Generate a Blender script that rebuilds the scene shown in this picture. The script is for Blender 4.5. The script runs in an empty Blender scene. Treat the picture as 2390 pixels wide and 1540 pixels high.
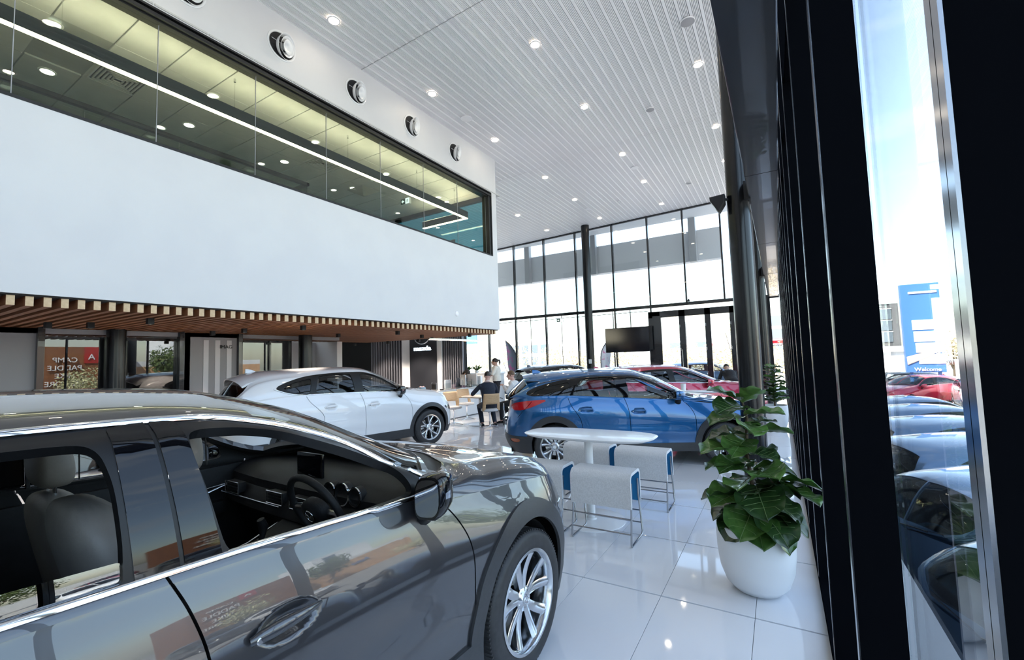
import bpy, bmesh, math, random
import numpy as np
from mathutils import Vector, Matrix
from mathutils.geometry import delaunay_2d_cdt
random.seed(7)
S = bpy.context.scene
COL = S.collection
PI = math.pi
# ------------------------------------------------------------ camera
cam_data = bpy.data.cameras.new('camera'); cam = bpy.data.objects.new('camera', cam_data); COL.objects.link(cam)
cam_data.sensor_fit = 'HORIZONTAL'; cam_data.sensor_width = 36.0; cam_data.lens = 1033.0/2390*36
cam_data.clip_start = .02; cam_data.clip_end = 900
_y, _p, _r = .5395, .0667, -.0317
_f = Vector((-math.sin(_y)*math.cos(_p), math.cos(_y)*math.cos(_p), math.sin(_p)))
_r0 = Vector((math.cos(_y), math.sin(_y), 0)); _u0 = _r0.cross(_f)
_R = _r0*math.cos(_r)+_u0*math.sin(_r); _U = -_r0*math.sin(_r)+_u0*math.cos(_r)
cam.matrix_world = Matrix(((_R.x,_U.x,-_f.x,0),(_R.y,_U.y,-_f.y,0),(_R.z,_U.z,-_f.z,1.75),(0,0,0,1)))
S.camera = cam
# ------------------------------------------------------------ world, sun, exposure
S.view_settings.view_transform = 'Standard'; S.view_settings.look = 'None'
S.view_settings.exposure = 1.2; S.view_settings.gamma = 1.0
S.view_settings.use_curve_mapping = False
w = bpy.data.worlds.new('sky'); S.world = w; w.use_nodes = True
nt = w.node_tree; nt.nodes.clear()
sky = nt.nodes.new('ShaderNodeTexSky'); sky.sky_type = 'NISHITA'; sky.sun_disc = False
sky.sun_elevation = math.radians(48); sky.sun_rotation = math.radians(215)
sky.air_density = 1.2; sky.dust_density = 1.2; sky.ozone_density = 1.2
tc = nt.nodes.new('ShaderNodeTexCoord'); nz = nt.nodes.new('ShaderNodeTexNoise'); mp = nt.nodes.new('ShaderNodeMapping')
mp.inputs['Scale'].default_value = (1.2, 1.2, 4.5); nz.inputs['Scale'].default_value = 2.6; nz.inputs['Detail'].default_value = 8
rp = nt.nodes.new('ShaderNodeValToRGB'); rp.color_ramp.elements[0].color = (.16,.16,.16,1); rp.color_ramp.elements[1].color = (.95,.95,.95,1); rp.color_ramp.elements[0].position = .50; rp.color_ramp.elements[1].position = .80
mx = nt.nodes.new('ShaderNodeMix'); mx.data_type = 'RGBA'
bg = nt.nodes.new('ShaderNodeBackground'); bg.inputs['Strength'].default_value = 0.35
out = nt.nodes.new('ShaderNodeOutputWorld')
L = nt.links.new
L(tc.outputs['Generated'], mp.inputs['Vector']); L(mp.outputs['Vector'], nz.inputs['Vector']); L(nz.outputs['Fac'], rp.inputs['Fac'])
L(rp.outputs['Color'], mx.inputs[0]); L(sky.outputs['Color'], mx.inputs[6]); mx.inputs[7].default_value = (3.9, 4.0, 4.2, 1)
L(mx.outputs[2], bg.inputs['Color']); L(bg.outputs['Background'], out.inputs['Surface'])
sd = bpy.data.lights.new('sun', 'SUN'); sun = bpy.data.objects.new('sun', sd); COL.objects.link(sun)
sd.energy = 11.0; sd.angle = .01; sd.color = (1, .93, .82)
sun.rotation_euler = (math.radians(42), 0, math.radians(-35))

# ------------------------------------------------------------ helpers
def tag(o, label=None, cat=None, group=None, kind=None):
    if label: o['label'] = label
    if cat: o['category'] = cat
    if group: o['group'] = group
    if kind: o['kind'] = kind
    return o
def empty(name, loc=(0,0,0), rz=0, label=None, cat=None, group=None):
    o = bpy.data.objects.new(name, None); COL.objects.link(o); o.empty_display_size = .1
    o.location = loc; o.rotation_euler = (0,0,rz)
    return tag(o, label, cat, group)
def copy_tree(o, parent=None):
    c = o.copy(); COL.objects.link(c)
    if parent is not None: c.parent = parent
    for ch in list(o.children): copy_tree(ch, c)
    return c
class MB:
    """collects geometry for ONE mesh object"""
    def __init__(s): s.v = []; s.f = []; s.m = []
    def add(s, vs, fs, mi=0):
        n = len(s.v); s.v += [tuple(p) for p in vs]; s.f += [tuple(i+n for i in f) for f in fs]; s.m += [mi]*len(fs); return s
    def box(s, x0, x1, y0, y1, z0, z1, mi=0, M=None):
        vs = [(x,y,z) for z in (z0,z1) for y in (y0,y1) for x in (x0,x1)]
        if M is not None: vs = [M @ Vector(p) for p in vs]
        return s.add(vs, [(0,2,3,1),(4,5,7,6),(0,1,5,4),(2,6,7,3),(0,4,6,2),(1,3,7,5)], mi)
    def bbox(s, x0, x1, y0, y1, z0, z1, b=.01, mi=0, M=None):
        """box with chamfered edges"""
        bm = bmesh.new(); bmesh.ops.create_cube(bm, size=1)
        for v in bm.verts: v.co = Vector(((x0+x1)/2+v.co.x*(x1-x0), (y0+y1)/2+v.co.y*(y1-y0), (z0+z1)/2+v.co.z*(z1-z0)))
        bmesh.ops.bevel(bm, geom=bm.edges[:], offset=min(b, .45*min(x1-x0,y1-y0,z1-z0)), segments=2, profile=.6, affect='EDGES')
        vs = [(M @ v.co) if M is not None else v.co.copy() for v in bm.verts]; fs = [[v.index for v in f.verts] for f in bm.faces]
        bm.free(); return s.add(vs, fs, mi)
    def loft(s, rings, closed=True, cap=True, mi=0):
        n = len(rings[0]); vs = [p for r in rings for p in r]; fs = []
        for i in range(len(rings)-1):
            for j in range(n if closed else n-1):
                k = (j+1) % n; fs.append((i*n+j, i*n+k, (i+1)*n+k, (i+1)*n+j))
        if cap and closed:
            fs.append(tuple(range(n-1,-1,-1))); fs.append(tuple((len(rings)-1)*n+j for j in range(n)))
        return s.add(vs, fs, mi)
    def tube(s, pts, r, n=8, cap=True, mi=0, up=None):
        pts = [Vector(p) for p in pts]; rings = []
        t0 = (pts[1]-pts[0]).normalized(); a = Vector(up) if up else (Vector((0,0,1)) if abs(t0.z) < .9 else Vector((1,0,0)))
        nrm = (a - t0*a.dot(t0)).normalized()
        for i, p in enumerate(pts):
            if i == 0: t = (pts[1]-pts[0])
            elif i == len(pts)-1: t = pts[-1]-pts[-2]
            else: t = (pts[i+1]-p).normalized()+(p-pts[i-1]).normalized()
            t.normalize(); nrm = (nrm - t*nrm.dot(t)).normalized(); b = t.cross(nrm)
            rr = r if (isinstance(r, tuple) and len(r) == 2 and len(pts) != 2 or not hasattr(r, '__len__')) else r[i]
            rx, ry = rr if hasattr(rr, '__len__') else (rr, rr)
            rings.append([p + nrm*math.cos(q)*rx + b*math.sin(q)*ry for q in [2*PI*j/n for j in range(n)]])
        return s.loft(rings, True, cap, mi)
    def lathe(s, prof, n=24, c=(0,0,0), mi=0, M=None):
        rings = []
        for r, z in prof:
            ring = [Vector((c[0]+r*math.cos(2*PI*j/n), c[1]+r*math.sin(2*PI*j/n), c[2]+z)) for j in range(n)]
            if M is not None: ring = [M @ p for p in ring]
            rings.append(ring)
        n0 = len(s.f); s.loft(rings, True, True, mi)
        if prof[-1][0] > .004: del s.f[-1]; del s.m[-1]
        if prof[0][0] > .004: del s.f[len(s.f)-(1 if prof[-1][0] > .004 else 2)]; del s.m[-1]
        return s
    def prism(s, poly, h0, h1, fn, mi=0):
        """poly: 2D points; fn(u,v,h)->3D"""
        n = len(poly); vs = [fn(u,v,h0) for u,v in poly]+[fn(u,v,h1) for u,v in poly]
        return s.add(vs, [tuple(range(n-1,-1,-1)), tuple(range(n,2*n))]+[(i,(i+1)%n,n+(i+1)%n,n+i) for i in range(n)], mi)
    def build(s, name, mats, parent=None, smooth=False, loc=None, fix=True):
        me = bpy.data.meshes.new(name); me.from_pydata([tuple(p) for p in s.v], [], s.f)
        for m in (mats if isinstance(mats, (list, tuple)) else [mats]): me.materials.append(m)
        me.polygons.foreach_set('material_index', s.m)
        if fix:
            bm = bmesh.new(); bm.from_mesh(me); bmesh.ops.recalc_face_normals(bm, faces=bm.faces[:]); bm.to_mesh(me); bm.free()
        if smooth:
            me.polygons.foreach_set('use_smooth', [True]*len(me.polygons))
            if smooth != 'all': me.set_sharp_from_angle(angle=math.radians(38 if smooth is True else smooth))
        o = bpy.data.objects.new(name, me); COL.objects.link(o)
        if parent is not None: o.parent = parent
        if loc: o.location = loc
        return o
def dupe(o, loc=None, parent=None, rot=None, name=None):
    c = o.copy(); COL.objects.link(c)
    if parent is not None: c.parent = parent
    if loc is not None: c.location = loc
    if rot is not None: c.rotation_euler = rot
    return c
# ------------------------------------------------------------ materials
def P(m, **kw):
    b = m.node_tree.nodes['Principled BSDF']
    for k, v in kw.items(): b.inputs[k].default_value = v
    return b
def mat(name, col, rough=.5, metal=0, coat=0, spec=.5, **kw):
    m = bpy.data.materials.new(name); m.use_nodes = True
    P(m, **{'Base Color': (*col, 1), 'Roughness': rough, 'Metallic': metal, 'Coat Weight': coat, 'Coat Roughness': .02, 'Specular IOR Level': spec}, **kw)
    return m
def noisy(m, col2, scale=20, lo=.4, hi=.6, bump=0, bscale=None, stretch=(1,1,1)):
    nt = m.node_tree; b = nt.nodes['Principled BSDF']; L = nt.links.new
    tc = nt.nodes.new('ShaderNodeTexCoord'); mp = nt.nodes.new('ShaderNodeMapping'); mp.inputs['Scale'].default_value = stretch
    n = nt.nodes.new('ShaderNodeTexNoise'); n.inputs['Scale'].default_value = scale; n.inputs['Detail'].default_value = 5
    r = nt.nodes.new('ShaderNodeValToRGB'); r.color_ramp.elements[0].position = lo; r.color_ramp.elements[1].position = hi
    r.color_ramp.elements[0].color = b.inputs['Base Color'].default_value[:]; r.color_ramp.elements[1].color = (*col2, 1)
    L(tc.outputs['Object'], mp.inputs['Vector']); L(mp.outputs['Vector'], n.inputs['Vector']); L(n.outputs['Fac'], r.inputs['Fac']); L(r.outputs['Color'], b.inputs['Base Color'])
    if bump:
        n2 = nt.nodes.new('ShaderNodeTexNoise'); n2.inputs['Scale'].default_value = bscale or scale*3; L(mp.outputs['Vector'], n2.inputs['Vector'])
        bp = nt.nodes.new('ShaderNodeBump'); bp.inputs['Strength'].default_value = bump; bp.inputs['Distance'].default_value = .002
        L(n2.outputs['Fac'], bp.inputs['Height']); L(bp.outputs['Normal'], b.inputs['Normal'])
    return m
def glass(name, tint=(.95,.97,.96), ior=1.5, rough=0.0, gl=(1,1,1)):
    m = bpy.data.materials.new(name); m.use_nodes = True; nt = m.node_tree; nt.nodes.clear(); L = nt.links.new
    t = nt.nodes.new('ShaderNodeBsdfTransparent'); t.inputs['Color'].default_value = (*tint, 1)
    g = nt.nodes.new('ShaderNodeBsdfGlossy'); g.inputs['Roughness'].default_value = rough; g.inputs['Color'].default_value = (*gl, 1)
    f = nt.nodes.new('ShaderNodeFresnel'); f.inputs['IOR'].default_value = ior
    # same reflectance whichever side of the pane faces the viewer
    geo = nt.nodes.new('ShaderNodeNewGeometry'); mr = nt.nodes.new('ShaderNodeMath'); mr.operation = 'MULTIPLY_ADD'
    mr.inputs[1].default_value = (1/ior-ior); mr.inputs[2].default_value = ior; L(geo.outputs['Backfacing'], mr.inputs[0]); L(mr.outputs[0], f.inputs['IOR'])
    # 1/ior on the back so that the node's own inversion cancels
    mx = nt.nodes.new('ShaderNodeMixShader'); o = nt.nodes.new('ShaderNodeOutputMaterial')
    L(f.outputs['Fac'], mx.inputs['Fac']); L(t.outputs[0], mx.inputs[1]); L(g.outputs[0], mx.inputs[2]); L(mx.outputs[0], o.inputs['Surface'])
    return m
def emis(name, col, s):
    m = bpy.data.materials.new(name); m.use_nodes = True
    P(m, **{'Base Color': (*col,1), 'Emission Color': (*col,1), 'Emission Strength': s}); return m
M = {}
M['white_wall'] = noisy(mat('white_wall', (.71,.705,.705), .55), (.69,.685,.69), 1.5)
M['ceiling'] = mat('ceiling_white', (.92,.90,.90), .45)
M['ceiling_strip'] = mat('ceiling_strip', (.95,.93,.93), .35)
M['black_metal'] = mat('black_metal', (.012,.013,.016), .22, .0, coat=.6)
M['column_black'] = mat('column_black', (.006,.0065,.008), .22, 0, spec=.45)
M['black_matt'] = mat('black_matt', (.01,.01,.011), .6)
M['grey_metal'] = mat('grey_metal', (.20,.20,.205), .35, .6)
M['post_grey'] = mat('post_grey', (.35,.36,.38), .5)
M['chrome'] = mat('chrome', (.85,.87,.9), .06, 1)
M['steel'] = mat('brushed_steel', (.62,.62,.63), .22, 1)
M['alu'] = mat('wheel_alloy', (.62,.64,.67), .16, 1, coat=.5)
M['alu_dark'] = mat('dark_alloy', (.03,.03,.033), .3, .5, coat=.4)
M['rubber'] = noisy(mat('tyre_rubber', (.022,.022,.024), .55), (.03,.03,.032), 30)
M['cladding'] = noisy(mat('grained_black_plastic', (.035,.036,.04), .42), (.03,.031,.034), 60, bump=.15, bscale=600)
M['gloss_black'] = mat('gloss_black', (.003,.003,.004), .03, 0, coat=0)
M['trim_black'] = mat('rubber_trim', (.006,.0065,.0075), .4, spec=.35)
M['lining'] = mat('dark_lining', (.010,.010,.011), .8)
M['glass'] = glass('window_glass', (.93,.96,.96))
M['tint_glass'] = glass('tinted_car_glass', (.50,.53,.54))
M['dark_glass'] = glass('privacy_glass', (.16,.17,.18))
M['clear_glass'] = glass('car_glass', (.88,.91,.90))
M['office_glass'] = glass('green_office_glass', (.68,.78,.74))
M['white_gloss'] = mat('white_laminate', (.86,.86,.86), .12, coat=.5)
M['lamp'] = emis('lamp_white', (1,.86,.66), 26)
M['lamp_warm'] = emis('led_warm', (1,.74,.48), 11)
M['lamp_cool'] = emis('headlamp_glint', (.8,.9,1), 1.0)

ORD = ['first','second','third','fourth','fifth','sixth','seventh','eighth','ninth','tenth','eleventh','twelfth']
# ------------------------------------------------------------ cars
def interp(x, pts):
    """smooth (monotone cubic) interpolation through control points"""
    xs = np.array([p[0] for p in pts], float); ys = np.array([p[1] for p in pts], float)
    x = np.asarray(x, float); h = np.diff(xs); d = np.diff(ys)/h
    m = np.zeros_like(ys); m[0] = d[0]; m[-1] = d[-1]
    for i in range(1, len(xs)-1):
        m[i] = 0 if d[i-1]*d[i] <= 0 else (h[i-1]+h[i])/(h[i-1]/d[i]+h[i]/d[i-1])
    xc = np.clip(x, xs[0], xs[-1]); i = np.clip(np.searchsorted(xs, xc, side='right')-1, 0, len(xs)-2)
    t = (xc-xs[i])/h[i]; t2 = t*t; t3 = t2*t
    return (2*t3-3*t2+1)*ys[i]+(t3-2*t2+t)*h[i]*m[i]+(-2*t3+3*t2)*ys[i+1]+(t3-t2)*h[i]*m[i+1]
def inpoly(px, py, poly):
    poly = np.asarray(poly, float); inside = np.zeros(len(px), bool); n = len(poly)
    for i in range(n):
        x1,y1 = poly[i]; x2,y2 = poly[(i+1)%n]
        c = ((y1 > py) != (y2 > py))
        with np.errstate(divide='ignore', invalid='ignore'):
            xx = (x2-x1)*(py-y1)/(y2-y1)+x1
        inside ^= c & (px < xx)
    return inside
def resample(pts, step, closed=False):
    pts = [np.array(p, float) for p in pts]
    if closed: pts = pts+[pts[0]]
    out = []
    for a, b in zip(pts[:-1], pts[1:]):
        n = max(1, int(np.linalg.norm(b-a)/step+.5))
        for k in range(n): out.append(tuple(a+(b-a)*k/n))
    if not closed: out.append(tuple(pts[-1]))
    return out
def smoothpoly(pts, it=2, closed=True, cut=9):
    """Chaikin corner cutting"""
    for _ in range(it):
        out = []; n = len(pts)
        for i in range(n if closed else n-1):
            a = np.array(pts[i]); b = np.array(pts[(i+1)%n]); c_ = min(.25, cut/max(np.linalg.norm(b-a), 1e-6)); out += [tuple(a*(1-c_)+b*c_), tuple(a*c_+b*(1-c_))]
        if not closed: out = [pts[0]]+out+[pts[-1]]
        pts = out
    return pts
def cdt(boundary, lines, step, extra=None, jitter=0):
    """triangulate inside 'boundary' respecting polylines; returns pts (n,2), tris (m,3)"""
    P2 = []; E = []
    def addline(pl, closed):
        n0 = len(P2); P2.extend(pl); n = len(pl)
        for i in range(n if closed else n-1): E.append((n0+i, n0+(i+1)%n))
    addline(boundary, True)
    for pl, closed in lines: addline(pl, closed)
    B = np.array(boundary); sx, sy = step
    gx = np.arange(B[:,0].min()+sx/2, B[:,0].max(), sx); gy = np.arange(B[:,1].min()+sy/2, B[:,1].max(), sy)
    GX, GY = np.meshgrid(gx, gy); GX = GX + (np.arange(len(gy))%2)[:,None]*sx*.5
    g = np.c_[GX.ravel(), GY.ravel()]
    if extra is not None: g = np.r_[g, extra]
    g = g[inpoly(g[:,0], g[:,1], boundary)]
    # drop grid points too close to constraint points
    Q = np.array(P2); keep = np.ones(len(g), bool)
    for i in range(0, len(g), 400):
        d = np.hypot((g[i:i+400,None,0]-Q[None,:,0])/sx, (g[i:i+400,None,1]-Q[None,:,1])/sy).min(1); keep[i:i+400] = d > .3
    allp = [Vector(p) for p in P2]+[Vector(p) for p in g[keep]]
    vs, _, fs, *_ = delaunay_2d_cdt(allp, E, [], 0, 1e-5)
    vs = np.array([tuple(v) for v in vs]); fs = [f for f in fs if len(f) == 3]
    T = np.array(fs); c = vs[T].mean(1); T = T[inpoly(c[:,0], c[:,1], boundary)]
    return vs, T
def vnormals(V, T):
    n = np.cross(V[T[:,1]]-V[T[:,0]], V[T[:,2]]-V[T[:,0]]); N = np.zeros_like(V)
    for k in range(3): np.add.at(N, T[:,k], n)
    return N/np.maximum(np.linalg.norm(N, axis=1), 1e-12)[:,None]
def npmesh(name, V, T, N, mats, parent, solid=0, mi=None):
    used = np.unique(T); idx = -np.ones(len(V), int); idx[used] = np.arange(len(used))
    Vu = V[used]; Tu = idx[T]; Nu = N[used] if N is not None else vnormals(Vu, Tu)
    VV = [Vu]; FF = [tuple(t) for t in Tu]; NNl = [Nu]; MI = [0]*len(Tu)
    mats = mats if isinstance(mats, (list,tuple)) else [mats]
    if solid:
        n = len(Vu); Vi = Vu-Nu*solid; inner = 1 if len(mats) > 1 else 0
        VV.append(Vi); NNl.append(-Nu); FF += [(t[0]+n, t[2]+n, t[1]+n) for t in Tu]; MI += [inner]*len(Tu)
        e = np.sort(np.concatenate([Tu[:,[0,1]], Tu[:,[1,2]], Tu[:,[2,0]]]), axis=1); ed = np.concatenate([Tu[:,[0,1]], Tu[:,[1,2]], Tu[:,[2,0]]])
        key = e[:,0].astype(np.int64)*10000000+e[:,1]; u_, ix, ct = np.unique(key, return_index=True, return_counts=True); B = ed[ix[ct == 1]]
        k = 2*n
        if len(B):
            a, b = B[:,0], B[:,1]; q = np.stack([Vu[b], Vu[a], Vi[a], Vi[b]], 1); nn = np.cross(q[:,1]-q[:,0], q[:,3]-q[:,0]); nn /= np.maximum(np.linalg.norm(nn, axis=1), 1e-9)[:,None]
            VV.append(q.reshape(-1,3)); NNl.append(np.repeat(nn, 4, axis=0)); FF += [(k+4*r, k+4*r+1, k+4*r+2, k+4*r+3) for r in range(len(B))]; MI += [0]*len(B)
    VV = np.concatenate(VV); NNl = np.concatenate(NNl)
    me = bpy.data.meshes.new(name); me.from_pydata([tuple(p) for p in VV], [], FF)
    for m in mats: me.materials.append(m)
    me.polygons.foreach_set('use_smooth', [True]*len(me.polygons)); me.polygons.foreach_set('material_index', MI)
    me.normals_split_custom_set_from_vertices([tuple(n) for n in NNl])
    o = bpy.data.objects.new(name, me); COL.objects.link(o); o.parent = parent
    return o

class Car:
    def __init__(s, c):
        s.c = c; s.W = c['W']; s.xf = c['xf']; s.xr = c['xr']; s.Lf = c.get('Lf', .62); s.Lr = c.get('Lr', .5)
        # base plan outline, arclength parametrised
        def arc(L, n, W):
            ph = np.linspace(0, PI/2, 60); x = L*np.cos(ph)**(2/n); y = W*np.sin(ph)**(2/n); return x, y
        x, y = arc(s.Lf, c.get('nf', 2.7), s.W); x = x + s.xf - s.Lf
        x2, y2 = arc(s.Lr, c.get('nr', 3.2), s.W); x2 = s.xr + s.Lr - x2
        xs = np.r_[x, x2[::-1]]; ys = np.r_[y, y2[::-1]]
        d = np.r_[0, np.cumsum(np.hypot(np.diff(xs), np.diff(ys)))]
        a = s.xf - s.Lf + d[59] - d         # a == x on the straight flank
        s.ta, s.tx, s.ty = a[::-1], xs[::-1], ys[::-1]
        s.amin, s.amax = a[-1], a[0]
    def x_of_a(s, a): return np.interp(a, s.ta, s.tx)
    def a_of_x(s, x):
        x = np.asarray(x, float); a = x.copy(); xf0 = s.xf-s.Lf; xr0 = s.xr+s.Lr
        m = x > xf0; i = s.ta >= xf0-1e-6; a[m] = np.interp(x[m], s.tx[i], s.ta[i])
        m = x < xr0; i = s.ta <= xr0+1e-6; a[m] = np.interp(x[m], s.tx[i], s.ta[i])
        return a
    def zsh(s, x): return interp(x, s.c['zsh'])
    def side(s, a, z, disp=None):
        """lower body surface (right-hand side is mirrored later): a along, z up -> xyz"""
        c = s.c; bx = np.interp(a, s.ta, s.tx); by = np.interp(a, s.ta, s.ty); k = by/s.W
        zs = s.zsh(bx); h = np.clip(z/zs, 0, 1.05)
        w = interp(h, c['ws'])                    # width factor against relative height
        y = by*w*interp(bx, c['wx'])
        wf = np.clip((bx-(s.xf-s.Lf))/s.Lf, 0, 1); wf = wf*wf*(3-2*wf)
        wr = np.clip(((s.xr+s.Lr)-bx)/s.Lr, 0, 1); wr = wr*wr*(3-2*wr)
        x = bx + wf*interp(z, c['nose']) + wr*interp(z, c['tail'])
        # wheel-arch shoulders
        for xc in (c.get('hub', 0), -c['WB']):
            y = y + c.get('haunch', .02)*np.exp(-((bx-xc)/.42)**2)*np.exp(-((z-(zs-.22))/.16)**2)*np.minimum(k*1.2,1)
        # body side crease and scalloped lower door
        mid = np.exp(-((bx+c['WB']*.5)/(c['WB']*.36))**4)
        y = y - .016*mid*np.exp(-((z-.62*zs)/.10)**2) - .02*mid*np.exp(-((z-.40*zs)/.10)**2)
        dd = disp(bx, z) if disp is not None else 0
        y = y + dd*np.minimum(k*1.05,1)
        return np.stack([x, y, z*np.ones_like(x)], -1)
    def top(s, x, t):
        """upper surface: t 0 shoulder,1 glass base,2 roof rail,3 centre"""
        c = s.c; a = s.a_of_x(x); sh = s.side(a, s.zsh(x)); ys = sh[...,1]; zs = s.zsh(x)
        hb = interp(x, c['hood_mix'])        # 1 = bonnet, 0 = cabin
        zc = interp(x, c['zc']); ze = interp(x, c['ze']); we = interp(x, c['we'])*s.W; wb = interp(x, c['wb'])*s.W
        y1 = hb*ys*.86 + (1-hb)*np.minimum(wb, ys*.985); z1 = hb*(zs+(zc-zs)*.58) + (1-hb)*(zs+.025)
        y2 = hb*ys*.55 + (1-hb)*np.minimum(we, ys*.95); z2 = hb*(zs+(zc-zs)*.90) + (1-hb)*np.maximum(ze, zs+.03)
        y3 = np.zeros_like(y2); z3 = np.maximum(zc, z2+.002)
        t = np.asarray(t, float); y = np.zeros_like(t+x*0); z = y.copy()
        # segment 0-1 ledge
        u = np.clip(t, 0, 1); m = t <= 1
        bul = hb*.012
        yy = ys+(y1-ys)*u; zz = zs+(z1-zs)*(1-(1-u)**1.6)+bul*4*u*(1-u); y = np.where(m, yy, y); z = np.where(m, zz, z)
        u = np.clip(t-1, 0, 1); m = (t > 1) & (t <= 2)
        cv = (1-hb)*.030
        yy = y1+(y2-y1)*u + cv*4*u*(1-u); zz = z1+(z2-z1)*u + hb*.01*4*u*(1-u)
        y = np.where(m, yy, y); z = np.where(m, zz, z)
        u = np.clip(t-2, 0, 1); m = t > 2
        # rounded rail then crown
        p = np.clip(1-(1-u)**2.2, 0, 1)
        yy = y2*(1-u**1.0); zz = z2+(z3-z2)*p; y = np.where(m, yy, y); z = np.where(m, zz, z)
        # crowned bonnet: raised creases
        cr = c.get('crease', .018)*hb*(np.exp(-((t-1.15)/.22)**2))*np.clip((s.xf-x)/.3,0,1)
        z = z+cr
        # round the corner between glass and roof
        rc = .022*np.exp(-((t-2.0)/.10)**2)*(1-hb); z = z-rc; y = y-rc*.6
        sx = sh[...,0]
        bxw = np.clip(1-t/3, 0, 1)           # nose/tail plan shift fades towards the middle
        xx = x+(sx-x)*bxw
        return np.stack([xx*np.ones_like(z), y, z], -1)
    def glass_t(s, x, z):
        """t value on the side glass for height z"""
        x = np.asarray(x, float); z = np.asarray(z, float)
        b = s.top(x, np.full_like(x, 1.0))[...,2]; e = s.top(x, np.full_like(x, 2.0))[...,2]
        return 1+(z-b)/np.maximum(e-b, .02)
    def glass_pt(s, x, z): return s.top(np.asarray(x,float), s.glass_t(x, z))

def flip(V, T): V2 = V.copy(); V2[:,1] *= -1; return V2, T[:,::-1]
def ribbon(pts, nrm, w, th, n=2):
    """flat strip of width w following pts, thickness th along nrm; returns MB rings"""
    rings = []; pts = [Vector(p) for p in pts]; nrm = [Vector(q).normalized() for q in nrm]
    for i, p in enumerate(pts):
        t = (pts[min(i+1,len(pts)-1)]-pts[max(i-1,0)]).normalized(); b = t.cross(nrm[i]).normalized()
        rings.append([p-b*w/2, p-b*w*.32+nrm[i]*th*.8, p+nrm[i]*th, p+b*w*.32+nrm[i]*th*.8, p+b*w/2, p-nrm[i]*.004])
    return rings

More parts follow.
